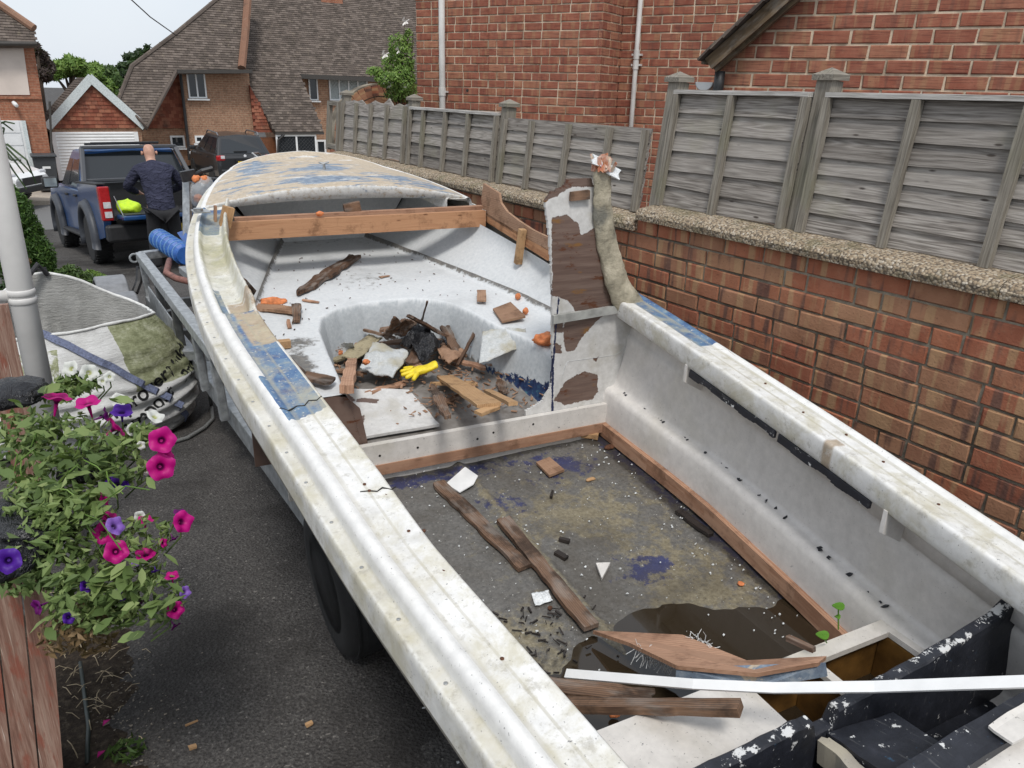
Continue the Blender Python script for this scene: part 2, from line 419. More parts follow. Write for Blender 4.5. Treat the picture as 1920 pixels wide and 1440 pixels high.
n = NT('asphalt'); o = n.obj(); f = n.noise(o, 85, 4, .75); v = n.vor(o, 80); q = n.noise(o, .9, 6, .65)
c = n.ramp(f, [(.3, (.028, .025, .024)), (.5, (.072, .067, .063)), (.7, (.15, .142, .132))]); c = n.mix(n.step(n.noise(o, 55, 2), .66, .72), c, (.23, .215, .195))
c = n.mix(n.math('MULTIPLY', n.step(q, .46, .62), .7), c, (.024, .021, .019)); MT['asphalt'] = n.fin(c, .88, n.bump(n.math('ADD', f, n.math('MULTIPLY', v, .8)), 1.0, .008), 0, .3)
n = NT('road_tar'); o = n.obj(); f = n.noise(o, 90, 4, .7); c = n.ramp(f, [(.3, (.1, .1, .1)), (.7, (.18, .175, .17))]); MT['road'] = n.fin(c, .9, n.bump(f, .5, .006))
n = NT('paving'); o = n.obj(); f = n.noise(o, 30, 5, .7); q = n.noise(o, .8, 4); c = n.mix(n.step(q, .4, .7), n.ramp(f, [(.3, (.33, .28, .22)), (.7, (.46, .4, .33))]), (.3, .26, .22)); MT['paving'] = n.fin(c, .9, n.bump(f, .4, .006))
n = NT('soil'); o = n.obj(); f = n.noise(o, 45, 6, .75); q = n.noise(o, 7, 4); c = n.ramp(f, [(.28, (.018, .013, .01)), (.5, (.05, .037, .027)), (.68, (.11, .085, .06)), (.8, (.26, .22, .17))]); MT['soil'] = n.fin(c, .95, n.bump(n.math('ADD', f, q), 1, .02), 0, .2)
n = NT('pebble_concrete'); o = n.obj(); v1 = n.vor(o, 105, out='Color'); d1 = n.vor(o, 105); f = n.noise(o, 8, 4)
c = n.mix(.8, (.3, .26, .2), n.ramp(n.math('MULTIPLY', v1, 1.0), [(0, (.16, .12, .085)), (.35, (.34, .25, .16)), (.65, (.44, .36, .26)), (1, (.6, .55, .47))]))
c = n.mix(n.step(d1, .45, .75), c, (.13, .105, .08)); c = n.mix(n.math('MULTIPLY', n.step(f, .5, .66), .45), c, (.12, .115, .06)); MT['pebble'] = n.fin(c, .92, n.bump(d1, .7, -.005), 0, .2)

# weathered silver-grey fence timber
n = NT('fence_timber'); g = n.attv('gr'); sh = n.N('ShaderNodeCombineXYZ'); n.L(n.math('MULTIPLY', n.rand(), 53.0), sh.inputs[0]); n.L(n.math('MULTIPLY', n.rand(), 17.0), sh.inputs[1]); g = n.vadd(g, sh.outputs[0])
lo = n.noise(n.map(g, (1.6, 26, 26)), 1.1, 3, .5); ring = n.math('FRACT', n.math('MULTIPLY', lo, 7.0)); ring = n.math('ABSOLUTE', n.math('SUBTRACT', ring, .5))
fine = n.noise(n.map(g, (2.5, 60, 60)), 1.6, 6, .7); h = n.math('ADD', n.math('MULTIPLY', ring, .55), n.math('MULTIPLY', fine, .8))
c = n.ramp(h, [(.3, (.095, .083, .073)), (.48, (.23, .207, .185)), (.62, (.325, .297, .268)), (.8, (.46, .427, .39))])
c = n.mix(n.math('MULTIPLY', n.rand(), .6), c, n.mix(n.step(n.math('FRACT', n.math('MULTIPLY', n.rand(), 13.0)), .4, .6), (.11, .098, .086), (.33, .305, .275))); gn = n.noise(n.obj(), 3.5, 4); c = n.mix(n.math('MULTIPLY', n.step(gn, .52, .7), .3), c, (.25, .24, .17))
kn = n.vor(n.map(g, (3.2, 11, 11)), 1.7); c = n.mix(n.step(kn, .12, .05), c, (.07, .058, .05)); MT['fence'] = n.fin(c, .9, n.bump(h, .8, .003), 0, .2)
n = NT('fence_post_timber'); g = n.attv('gr'); f = n.noise(n.map(g, (3, 60, 60)), 2, 5, .6); q = n.noise(n.obj(), 4, 3); c = n.ramp(f, [(.25, (.1, .087, .07)), (.5, (.22, .198, .165)), (.75, (.33, .305, .26))]); c = n.mix(n.math('MULTIPLY', n.step(q, .5, .68), .35), c, (.18, .18, .11)); MT['fence_post'] = n.fin(c, .9, n.bump(f, .8, .004), 0, .2)
n = NT('bleached_timber'); g = n.attv('gr'); f = n.noise(n.map(g, (3, 80, 80)), 2, 5, .6); c = n.ramp(f, [(.25, (.22, .2, .175)), (.5, (.45, .43, .4)), (.7, (.62, .6, .57))]); MT['bleached'] = n.fin(c, .9, n.bump(f, .8, .003), 0, .2)

wood('fresh_wood', (.3, .13, .06), (.5, .27, .14)); wood('tan_wood', (.33, .18, .08), (.52, .33, .17)); wood('old_wood', (.07, .04, .026), (.23, .135, .082), .8, 1, .7, (.035, .024, .018), .3); wood('rotten_wood', (.05, .028, .018), (.16, .085, .048), .85, 1.3, .6, (.025, .018, .014), .35)
wood('plywood', (.24, .13, .075), (.38, .235, .15), .75, .8, .25, (.16, .08, .045)); wood('pink_wood', (.33, .17, .1), (.48, .29, .19), .8, .7, .3, (.2, .1, .06)); wood('olive_ply', (.22, .18, .11), (.36, .31, .2), .85, .7, .2); wood('dark_stick', (.012, .01, .009), (.04, .03, .025), .6); wood('verge_timber', (.11, .075, .045), (.24, .17, .1), .85, .8, .5, (.08, .06, .045), .3)
n = NT('brown_post'); g = n.attv('gr'); f = n.noise(n.map(g, (1.2, 22, 22)), 2.2, 6, .7, .3); f2 = n.noise(n.map(g, (2, 60, 60)), 2, 4, .6); q = n.noise(n.map(g, (2, 7, 7)), 2.4, 5, .65)
c = n.ramp(f, [(.3, (.11, .055, .04)), (.45, (.24, .13, .095)), (.6, (.36, .24, .185)), (.75, (.46, .33, .27))]); c = n.mix(n.math('MULTIPLY', n.step(q, .52, .62), .75), c, (.27, .08, .05)); c = n.mix(n.step(f2, .64, .7), c, (.55, .45, .38)); MT['brown_post'] = n.fin(c, .65, n.bump(n.math('ADD', f, f2), .6, .004), 0, .35)

# ================================================================== boat materials
def gelcoat(name, base=(.6, .585, .55), stain=.35, chip=.5, blue=False, cool=0.0, rough=.5):
    n = NT(name); o = n.obj()
    f = n.noise(o, 5, 6, .65); f2 = n.noise(o, 26, 5, .7); f3 = n.noise(o, 90, 3, .6); st = n.noise(o, 2.3, 5, .6, .5)
    c = n.ramp(f2, [(.28, tuple(x*.84 for x in base)), (.6, base), (.8, tuple(min(1, x*1.12) for x in base))])
    dk = n.math('ADD', n.math('MULTIPLY', n.att('deck'), .8), .2) if blue else 1.0
    c = n.mix(n.math('MULTIPLY', n.math('MULTIPLY', n.step(st, .47, .7), stain), dk), c, (.44, .39, .27))
    c = n.mix(n.math('MULTIPLY', n.math('MULTIPLY', n.step(f, .54, .72), stain*.9), dk), c, (.36, .34, .3))
    if blue:
        bl = n.math('ADD', n.att('blue'), n.math('MULTIPLY', n.math('SUBTRACT', n.noise(o, 22, 6, .7), .5), .9)); bm = n.step(bl, .46, .54)
        bc = n.ramp(n.noise(o, 15, 5, .7), [(.25, (.03, .04, .14)), (.42, (.06, .12, .24)), (.55, (.1, .18, .29)), (.72, (.2, .26, .3))])
        bc = n.mix(n.step(f3, .62, .7), bc, (.5, .5, .46)); c = n.mix(bm, c, bc)
        al = n.math('MULTIPLY', n.att('algae'), n.step(n.noise(o, 9, 5, .7), .25, .6)); c = n.mix(n.math('MULTIPLY', al, .8, True), c, n.ramp(f2, [(.3, (.2, .19, .07)), (.7, (.42, .4, .22))]))
        br = n.math('MULTIPLY', n.att('raw'), n.step(n.noise(o, 14, 5, .7), .35, .5)); c = n.mix(br, c, n.ramp(f2, [(.3, (.28, .2, .13)), (.7, (.46, .37, .27))]))
        gv = n.att('groove'); c = n.mix(n.math('MULTIPLY', gv, n.math('MULTIPLY', n.noise(o, 4, 4), 1.0)), c, (.34, .31, .22))
    if blue:
        y2 = n.noise(n.vadd(o, (7., 3., 1.)), 8, 6, .7, .4); c = n.mix(n.math('MULTIPLY', n.math('MULTIPLY', n.step(y2, .42, .66), .62), n.att('deck')), c, (.43, .39, .26))
        y3 = n.noise(n.vadd(o, (2., 9., 4.)), 30, 5, .75); c = n.mix(n.math('MULTIPLY', n.math('MULTIPLY', n.step(y3, .52, .68), .5), n.att('deck')), c, (.3, .275, .22))
        ck = n.vor(n.vadd(o, n.mix(.05, (0., 0., 0.), n.N('ShaderNodeTexNoise').outputs['Color'])), 7.5, 'DISTANCE_TO_EDGE'); c = n.mix(n.math('MULTIPLY', n.step(ck, .007, .001), n.step(n.noise(o, 2.3, 3), .62, .68)), c, (.2, .17, .13))
    ch = n.noise(o, 34, 6, .72); cm = n.math('MULTIPLY', n.step(ch, .665, .69), chip); c = n.mix(cm, c, (.045, .05, .07))
    sp = n.noise(o, 160, 2, .5); c = n.mix(n.math('MULTIPLY', n.step(sp, .69, .74), .7*chip), c, (.06, .055, .05))
    h = n.math('SUBTRACT', n.math('ADD', n.math('MULTIPLY', f2, .35), n.math('MULTIPLY', f3, .25)), n.math('MULTIPLY', cm, .6))
    MT[name] = n.fin(c, n.math('ADD', n.math('MULTIPLY', f2, .3), rough-.15), n.bump(h, .13, .004), 0, .4)
gelcoat('gel_gunwale', (.72, .71, .685), .5, .8, True); gelcoat('gel_side', (.68, .65, .615), .25, .4, False, 0, .6); gelcoat('gel_liner', (.5, .52, .535), .22, .25, False, 0, .6)
gelcoat('gel_box', (.64, .61, .57), .4, .9, False, 0, .55); gelcoat('gel_hull', (.36, .33, .28), .6, .9, False, 0, .55)
# liner with mould, dirt and blue chips steered by attributes
n = NT('cabin_liner'); o = n.obj(); f = n.noise(o, 60, 5, .7); q = n.noise(o, 4, 5, .6)
c = n.ramp(f, [(.25, (.5, .525, .54)), (.5, (.585, .6, .605)), (.75, (.66, .67, .67))]); c = n.mix(n.math('MULTIPLY', n.step(q, .5, .7), .3), c, (.3, .31, .31))
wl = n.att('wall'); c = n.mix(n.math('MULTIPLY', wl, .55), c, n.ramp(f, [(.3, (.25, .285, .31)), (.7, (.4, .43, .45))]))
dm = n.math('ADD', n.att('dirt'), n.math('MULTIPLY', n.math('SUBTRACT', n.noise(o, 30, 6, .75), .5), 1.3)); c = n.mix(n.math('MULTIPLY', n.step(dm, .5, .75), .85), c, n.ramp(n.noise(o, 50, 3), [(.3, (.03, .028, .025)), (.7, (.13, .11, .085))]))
fl = n.att('floor'); c = n.mix(fl, c, n.ramp(n.noise(o, 12, 5, .65), [(.3, (.12, .105, .09)), (.6, (.23, .215, .2)), (.8, (.3, .28, .25))]))
bm = n.math('ADD', n.att('blue'), n.math('MULTIPLY', n.math('SUBTRACT', n.noise(o, 24, 6, .75), .5), 1.2)); bk = n.step(bm, .52, .58); c = n.mix(bk, c, n.ramp(n.noise(o, 33, 4), [(.35, (.008, .012, .05)), (.6, (.02, .045, .11)), (.75, (.06, .17, .19))]))
MT['cabin_liner'] = n.fin(c, .55, n.bump(n.math('ADD', n.math('MULTIPLY', f, .35), n.math('MULTIPLY', q, .5)), .3, .004), 0, .35)
# cockpit floor: worn grey, sand, navy and turquoise coats
n = NT('cockpit_paint'); o = n.obj(); f = n.noise(o, 70, 5, .75); f2 = n.noise(o, 13, 6, .7)
c = n.ramp(f, [(.3, (.075, .072, .066)), (.6, (.15, .143, .132)), (.8, (.225, .215, .2))])
sm = n.math('ADD', n.att('sand'), n.math('MULTIPLY', n.math('SUBTRACT', n.noise(o, 16, 7, .75), .5), 1.6)); c = n.mix(n.math('MULTIPLY', n.step(sm, .38, .68), .85), c, n.ramp(f, [(.25, (.1, .084, .052)), (.5, (.22, .187, .118)), (.75, (.34, .3, .205))]))
nm = n.math('ADD', n.att('navy'), n.math('MULTIPLY', n.math('SUBTRACT', n.noise(o, 19, 7, .75), .5), 1.7)); c = n.mix(n.math('MULTIPLY', n.step(nm, .46, .6), .9), c, n.ramp(f2, [(.3, (.012, .014, .06)), (.7, (.035, .045, .14))]))
tm = n.math('ADD', n.att('turq'), n.math('MULTIPLY', n.math('SUBTRACT', n.noise(o, 33, 6, .75), .5), 1.8)); c = n.mix(n.step(tm, .55, .6), c, (.2, .4, .38))
c = n.mix(n.step(n.noise(o, 95, 3, .6), .685, .71), c, (.55, .54, .5)); c = n.mix(n.step(n.noise(n.vadd(o, (3., 1., 2.)), 60, 4, .7), .66, .7), c, (.02, .018, .016))
bw = n.noise(o, 3.2, 6, .7, .5); c = n.mix(n.math('MULTIPLY', n.step(bw, .42, .68), .5), c, (.055, .043, .028)); dm = n.math('ADD', n.att('dirt'), n.math('MULTIPLY', n.math('SUBTRACT', n.noise(o, 21, 7, .8), .5), 1.5)); c = n.mix(n.math('MULTIPLY', n.step(dm, .36, .76), .75), c, (.022, .018, .014))
MT['cockpit_floor'] = n.fin(c, n.math('SUBTRACT', .62, n.math('MULTIPLY', n.att('wet'), .38)), n.bump(n.math('ADD', f, f2), .5, .004), 0, .45)
# foredeck: sanded tan and blue-grey under flaking white
n = NT('foredeck_paint'); o = n.obj(); f = n.noise(o, 40, 5, .7); st = n.noise(n.map(o, (3.0, 9.0, 9.0)), 1.5, 6, .7, .6)
c = n.ramp(f, [(.25, (.36, .29, .21)), (.55, (.47, .395, .3)), (.8, (.56, .49, .39))])
bm = n.math('ADD', n.math('MULTIPLY', n.att('blue'), .35), st); bk = n.step(bm, .57, .62); c = n.mix(bk, c, n.ramp(n.noise(o, 26, 6, .7), [(.3, (.1, .13, .185)), (.5, (.185, .235, .3)), (.7, (.36, .395, .425))]))
wm = n.noise(n.map(o, (4., 10., 10.)), 1.7, 7, .75); c = n.mix(n.math('MULTIPLY', n.step(wm, .57, .64), .85), c, (.62, .62, .6)); c = n.mix(n.math('MULTIPLY', n.step(n.math('ADD', n.att('rim'), n.math('MULTIPLY', n.math('SUBTRACT', f, .5), .8)), .5, .6), .9), c, n.ramp(f, [(.3, (.46, .47, .46)), (.7, (.66, .66, .64))]))
c = n.mix(n.step(n.noise(o, 120, 3), .68, .72), c, (.1, .09, .08)); MT['foredeck'] = n.fin(c, .65, n.bump(n.math('ADD', n.math('MULTIPLY', bk, .2), f), .35, .003), 0, .35)
# bulkhead: white paint peeling off dark varnished plywood
n = NT('bulkhead_paint'); o = n.obj(); g = n.attv('gr'); f = n.noise(n.map(g, (2.2, 2.2, 30)), 2.6, 5, .6); ff = n.noise(o, 35, 6, .7)
wd = n.ramp(f, [(.2, (.085, .052, .042)), (.5, (.14, .092, .073)), (.8, (.2, .142, .115))]); wd = n.mix(n.step(n.noise(n.map(o, (3, 3, 9)), 4, 5, .7), .56, .64), wd, (.1, .035, .015)); wd = n.mix(n.step(n.noise(n.map(o, (1, 1, 3)), 9, 5), .62, .7), wd, (.2, .1, .035))
wh = n.ramp(ff, [(.3, (.47, .46, .44)), (.7, (.64, .63, .61))]); wh = n.mix(n.math('MULTIPLY', n.step(n.noise(o, 9, 5), .53, .7), .45), wh, (.36, .33, .26))
pm = n.math('ADD', n.att('paint'), n.math('MULTIPLY', n.math('SUBTRACT', n.noise(o, 28, 7, .75), .5), .55)); pk = n.step(pm, .49, .51); c = n.mix(pk, wd, wh)
nv = n.math('ADD', n.att('blue'), n.math('MULTIPLY', n.math('SUBTRACT', n.noise(o, 30, 6, .75), .5), 1.2)); c = n.mix(n.step(nv, .5, .54), c, (.012, .018, .06))
c = n.mix(n.math('MULTIPLY', n.step(n.noise(o, 48, 6, .7), .68, .7), .9), c, (.03, .035, .05)); MT['bulkhead'] = n.fin(c, n.math('ADD', n.math('MULTIPLY', pk, .12), .45), n.bump(n.math('ADD', n.math('MULTIPLY', pk, 1.0), n.math('MULTIPLY', f, .3)), .6, .0025), 0, .4)
# near-black navy paint, chipped to white
n = NT('black_paint'); o = n.obj(); f = n.noise(o, 30, 6, .72); e = n.att('edge')
c = n.ramp(n.noise(o, 18, 5, .7), [(.3, (.009, .01, .014)), (.6, (.02, .022, .03)), (.8, (.04, .042, .055))]); cm = n.step(n.math('ADD', f, n.math('MULTIPLY', e, .13)), .655, .675); c = n.mix(cm, c, (.58, .58, .57))
c = n.mix(n.step(n.noise(n.vadd(o, (4., 2., 1.)), 13, 6, .75), .64, .69), c, (.03, .07, .12)); sc_ = n.noise(n.map(o, (60, 6, 20)), 2, 4); c = n.mix(n.math('MULTIPLY', n.step(sc_, .62, .7), .35), c, (.12, .12, .12))
MT['black_paint'] = n.fin(c, .5, n.bump(n.math('ADD', f, cm), .5, .003), 0, .45)
n = NT('raw_fibreglass'); o = n.obj(); f = n.noise(o, 18, 6, .7); f2 = n.noise(o, 70, 4, .7); c = n.ramp(f, [(.28, (.14, .128, .1)), (.42, (.3, .27, .2)), (.58, (.42, .375, .28)), (.75, (.55, .5, .39))]); c = n.mix(n.step(n.noise(o, 6, 5), .55, .68), c, (.16, .155, .13)); MT['raw_glass'] = n.fin(c, .7, n.bump(n.math('ADD', f2, f), .8, .006), 0, .3)
n = NT('torn_laminate'); o = n.obj(); f = n.noise(o, 28, 4, .6); c = n.ramp(f, [(.3, (.42, .1, .1)), (.42, (.5, .2, .09)), (.55, (.55, .32, .25)), (.66, (.62, .58, .45))]); MT['torn'] = n.fin(c, .7, n.bump(f, .8, .006))
n = NT('bilge_water'); o = n.obj(); f = n.noise(o, 5, 3); MT['water'] = n.fin((.028, .02, .012), .04, n.bump(f, .03, .01), 0, .5)
n = NT('amber_resin'); o = n.obj(); f = n.noise(o, 10, 5, .65); c = n.ramp(f, [(.3, (.05, .025, .008)), (.6, (.17, .085, .022)), (.8, (.26, .15, .05))]); MT['amber'] = n.fin(c, .35, n.bump(f, .3, .006))
plain('galv', (.36, .375, .38), .45, .55, .2, 25); plain('galv_dark', (.12, .125, .125), .5, .5, .2, 25); plain('rubber', (.014, .014, .014), .75, 0, .25, 40, .3); plain('white_plastic', (.74, .74, .73), .35, 0, .05, 12); plain('steel', (.45, .45, .44), .35, .9, .15, 40)
plain('black_plastic', (.02, .02, .021), .5, 0, .2, 40); plain('foam_orange', (.62, .2, .07), .7, 0, .25, 40, .5); plain('white_fibre', (.66, .68, .68), .85, 0, .15, 120, .9); plain('grey_plastic', (.2, .205, .215), .5, 0, .12, 20); plain('pvc_pipe', (.6, .585, .56), .4, 0, .06, 6)

# ================================================================== boat shape tables (s along keel, half beam, sheer height)
_S = [.4, .6, .9, 1.1, 1.3, 1.5, 1.7, 1.9, 2.1, 2.3, 2.5, 2.7, 2.9, 3.1, 3.3, 3.5, 3.7, 3.9, 4.1, 4.3, 4.5, 4.7, 4.9, 4.98, 5.03, 5.06, BOAT_L]
_B = [.655, .685, .722, .749, .772, .79, .806, .825, .844, .862, .876, .886, .889, .888, .882, .868, .845, .812, .77, .721, .669, .602, .51, .43, .32, .2, .0]
_Z = [-1.005, -.985, -.962, -.947, -.93, -.912, -.895, -.878, -.862, -.845, -.828, -.807, -.785, -.76, -.735, -.71, -.682, -.649, -.615, -.584, -.558, -.535, -.51, -.49, -.465, -.445, -.43]
_sd = np.arange(.2, BOAT_L+.0001, .01)
def _smooth(tab):
    y = np.interp(_sd, _S, tab); k = np.exp(-(np.arange(-30, 31)/14.)**2); k /= k.sum(); e = np.concatenate([2*y[0]-y[30:0:-1], y, 2*y[-1]-y[-2:-32:-1]]); sm = np.convolve(e, k, 'valid'); w = np.clip((BOAT_L-.15-_sd)/.35, 0, 1); return sm*w+y*(1-w)
_bd, _zd = _smooth(_B), _smooth(_Z)
def hb(s): return np.interp(s, _sd, _bd)
def zs(s): return np.interp(s, _sd, _zd)
def z_floor(s): return np.interp(s, [.6, 1.15, 1.66, 2.0, 2.45], [-1.52, -1.475, -1.442, -1.415, -1.389])
def kb(s): return np.interp(s, [.45, .7, .9, 1.3, 1.75], [.82, .85, .88, .94, 1.0])
def z_face(s): return np.interp(s, [.6, 1.1, 1.29, 1.54, 1.98, 2.45], [-1.45, -1.41, -1.392, -1.372, -1.342, -1.319])
def z_ledge(s): return np.interp(s, [.6, 1.03, 1.42, 1.9, 2.45], [-1.32, -1.29, -1.25, -1.217, -1.174])
def z_berth(s): return -1.0+.078*(s-2.9)
def z_well(s): return -1.245+.075*(s-2.5)
def seam(s): return np.interp(s, [2.3, 2.6, 3.2, 3.6, 4.1, 4.6], [.76, .74, .67, .56, .41, .25])
ZWATER = -1.466
def b2wv(S, B, Z):
    return BO[None, None, :]+S[..., None]*AX+B[..., None]*LT+Z[..., None]*V(0, 0, 1)

boat = thing('motor_boat', 'stripped white and blue fibreglass motor boat with broken cabin bulkhead', 'boat', b2w(2.6, 0, -1.75))
# ---- gunwales
def gunwale(side, s0, s1, mode):
    prof = [(0, -.075), (0, -.04), (0, -.006), (.004, 0), (.016, .001), (.030, .002), (.035, .006), (.037, .02), (.040, .034), (.047, .043), (.058, .047), (.068, .045), (.075, .041), (.08, .0395), (.086, .0392), (.1, .0405), (.115, .041), (.125, .041), (.13, .0408), (.135, .041), (.15, .042), (.165, .044), (.175, .047), (.182, .047), (.187, .043), (.189, .03), (.189, .005), (.187, -.02), (.182, -.028), (.16, -.034), (.13, -.04), (.105, -.05)]
    cut = [(0, -.075), (0, -.04), (0, -.006), (.004, 0), (.016, .001), (.030, .002), (.035, .006), (.037, .02), (.040, .034), (.047, .043), (.058, .047), (.066, .045), (.072, .036), (.076, .028), (.082, .024), (.09, .022), (.1, .021), (.11, .021), (.12, .021), (.13, .021), (.14, .022), (.15, .023), (.158, .028), (.165, .05), (.172, .085), (.178, .092), (.185, .086), (.187, .02), (.184, -.02), (.165, -.034), (.13, -.04), (.105, -.05)]
    nar = [(min(d, .05+.0*d), h*.6-.01) for d, h in prof]
    def dens(p):
        p = np.array(p); t = np.linspace(0, len(p)-1, 2*len(p)-1); return np.stack([np.interp(t, range(len(p)), p[:, 0]), np.interp(t, range(len(p)), p[:, 1])], 1)
    prof, cut = dens(prof), dens(cut); nar = dens(nar)
    n_ = int((s1-s0)/.009)+1; S = np.linspace(s0, s1, n_)
    out = np.zeros((n_, len(prof), 3)); D = np.zeros((n_, len(prof))); Hh = np.zeros((n_, len(prof))); SS = np.zeros((n_, len(prof)))
    for i, s in enumerate(S):
        p = prof
        if mode == 'port' and 2.72 < s < 4.06: p = cut
        if mode == 'fore': p = nar
        k = min(1, (BOAT_L-s)/.3+.25) if s > BOAT_L-.3 else (np.interp(s, [.6, 1.2, 1.5, 2.2], [.83, .85, .92, 1.0]) if side < 0 else 1)
        wob = (float(fbm(s*1.5, 3.1 if side < 0 else 8.2, 0, 2))-.5)*.004
        d = p[:, 0]; h = p[:, 1]+wob*np.clip(p[:, 0]/.1, 0, 1)
        if mode == 'port' and 2.72 < s < 4.06: h = h+(p[:, 0] > .15)*(float(fbm(s*30, 1, 1, 3))-.5)*.012
        D[i] = d; Hh[i] = h; SS[i] = s
        out[i] = b2wv(np.full((1, len(p)), s), side*(hb(s)-d*k)[None], (zs(s)+h)[None])[0]
    if side > 0: out = out[:, ::-1]; D = D[:, ::-1]; SS = SS[:, ::-1]; Hh = Hh[:, ::-1]
    mb = MB(); mb.grid(out)
    top = (Hh > .012)
    if side < 0:
        bl = np.where(top & (D > .055) & (D < .178), 1.0, 0)*np.where((SS > 1.86+.35*(D-.1)) & (SS < 2.72), 1.05, 0)
        bl = bl*np.where((SS < 2.15) | (D > .075), 1, .3)*np.where((SS > 2.45) & (D > .13), .55, 1)
        bl += np.where((SS > 2.72) & (SS < 4.06) & (D > .07) & (D < .1), .62*np.clip((3.25-SS)*3, 0, 1), 0)+np.where((SS > 3.72) & (SS < 4.06) & (D > .06) & (D < .15), .9, 0)
        al = np.where((SS > 2.72) & (SS < 4.02) & (D > .06), np.clip(1.1-abs(SS-3.45)*1.7, .35, 1), 0)+np.where(D < .04, .3, 0)*fbm(SS*3, D*10)
        rw = np.where((SS > 2.4) & (SS < 2.85) & (D > .1), 1.0, 0)
    else:
        bl = np.where((SS > 1.93) & (SS < 2.5) & (D > .045) & (D < .135), 1.1, 0); al = 0*SS; rw = np.where((SS > 1.2) & (SS < 1.24) & (D > .14), .9, 0)
    gv = np.where(((abs(D-.082) < .006) | (abs(D-.13) < .004)) & ~((SS > 2.72) & (SS < 4.06) & (side < 0)), .85, 0)+np.where((D < .036) & (D > .008), .55, 0)
    mb.att = dict(blue=bl, algae=al, raw=rw, groove=gv, deck=np.clip((D-.074)/.012, 0, 1)+np.where(D < .036, 1.0, 0))
    return mb.build('gunwale', MT['gel_gunwale'], boat, smooth=True)
gunwale(-1, .45, BOAT_L-.002, 'port')
gs = gunwale(1, .45, 2.5, 'stb'); gunwale(1, 2.5, 4.06, 'fore'); gunwale(1, 4.06, BOAT_L-.002, 'stb')
# dark strip of old paint under the starboard lip, brackets
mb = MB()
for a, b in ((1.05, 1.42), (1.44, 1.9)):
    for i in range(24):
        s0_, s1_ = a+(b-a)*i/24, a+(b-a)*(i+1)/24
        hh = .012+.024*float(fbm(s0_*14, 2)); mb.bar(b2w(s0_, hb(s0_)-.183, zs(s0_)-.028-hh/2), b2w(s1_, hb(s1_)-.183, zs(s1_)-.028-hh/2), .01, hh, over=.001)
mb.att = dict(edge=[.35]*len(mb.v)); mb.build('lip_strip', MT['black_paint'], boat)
for s_ in (1.0, 1.93):
    mb = MB(); mb.prism([b2w(s_, hb(s_)-.19, zs(s_)-.02), b2w(s_, hb(s_)-.19, zs(s_)-.085), b2w(s_, hb(s_)-.11, zs(s_)-.13), b2w(s_, hb(s_)-.1, zs(s_)-.02)], AX, .012)
    mb.build('lip_bracket', MT['gel_side'], boat)
# screw heads and holes along the gunwales
scr = MB(); scr.lathe((0, 0, 0), (0, 0, 1), [(-.002, .0045), (.0012, .0045), (.0018, .003)], 8); scr_o = scr.build('screw', MT['steel'], boat, local=True); first = True
for side, ss in ((-1, np.arange(.9, 4.0, .17)), (1, np.arange(.7, 2.45, .17))):
    for s_ in ss:
        o_ = scr_o if first else link_copy(scr_o, boat); first = False
        s_ += random.uniform(-.02, .02); o_.location = tuple(b2w(s_, side*(hb(s_)-.018), zs(s_)+.0012)-wloc(boat))
hole = MB(); hole.lathe((0, 0, 0), (0, 0, 1), [(-.004, .0035), (.0006, .004)], 9); hole_o = hole.build('screw_hole', plain('rust', (.09, .035, .015), .85, 0, .3, 60), boat, local=True); first = True
for s_, d_, side in ((1.42, .15, -1), (1.36, .16, -1), (1.27, .135, -1), (1.26, .165, -1), (1.12, .14, -1), (.86, .11, -1), (1.0, .15, -1), (1.48, .12, -1), (1.45, .12, -1), (1.1, .1, 1), (.9, .12, 1), (1.4, .12, 1), (1.6, .1, 1), (1.25, .09, 1)):
    o_ = hole_o if first else link_copy(hole_o, boat); first = False
    o_.location = tuple(b2w(s_, side*(hb(s_)-d_), zs(s_)+.0425)-wloc(boat)); o_.scale = (1, 1, 1)
# cracks in the port gunwale
cm_ = plain('crack_dark', (.02, .018, .015), .9)
for pts in ([(1.455, .1), (1.45, .12), (1.44, .135), (1.447, .15), (1.43, .165), (1.435, .178)], [(1.93, .04), (1.92, .055), (1.905, .07), (1.93, .1), (1.925, .12), (1.95, .14), (1.94, .16), (1.955, .178)]):
    mb = MB(); P = [b2w(s_, -(hb(s_)-d_), zs(s_)+np.interp(d_, [.036, .045, .058, .075, .09, .13, .18], [.02, .043, .048, .041, .039, .0415, .0475])) for s_, d_ in pts]
    mb.tube(P, [.0015+.0015*random.random() for _ in P], 5); mb.build('crack', cm_, boat)
# ---- hull outside
S = np.linspace(.45, BOAT_L-.004, 90); rows = []; rowl = []
for s_ in S:
    B_, Z_ = float(hb(s_)), float(zs(s_)); kz = np.interp(s_, [.4, 3.0, 4.4, 5.1], [-1.72, -1.66, -1.35, -.62]); f_ = min(1., B_/.6)
    zz3 = max(kz, min(-1.2, Z_-.3)) if s_ < 3.6 else Z_*.5+kz*.5
    right = [(B_-.003, Z_-.06), (B_-.008, Z_-.1), (B_-.02*f_, Z_-.125), (B_-.045*f_, Z_*.75+zz3*.25-.05*f_), (B_-.045*f_, zz3*.6+Z_*.4-.04*f_), (min(.72, B_*.9), zz3*.5+kz*.5), (min(.6, B_*.7), zz3*.25+kz*.75), (B_*.35, kz*.97+Z_*.03), (.0, kz)]
    left = [(B_-.003, Z_-.06), (B_-.008, Z_-.1), (B_-.03*f_, Z_-.125), (B_-.11*f_, Z_*.75+zz3*.25-.05*f_), (B_-.18*f_, zz3*.6+Z_*.4-.04*f_), (B_*.68, zz3*.5+kz*.5), (B_*.5, zz3*.25+kz*.75), (B_*.3, kz*.97+Z_*.03), (.0, kz)]
    rows.append(right); rowl.append(left)
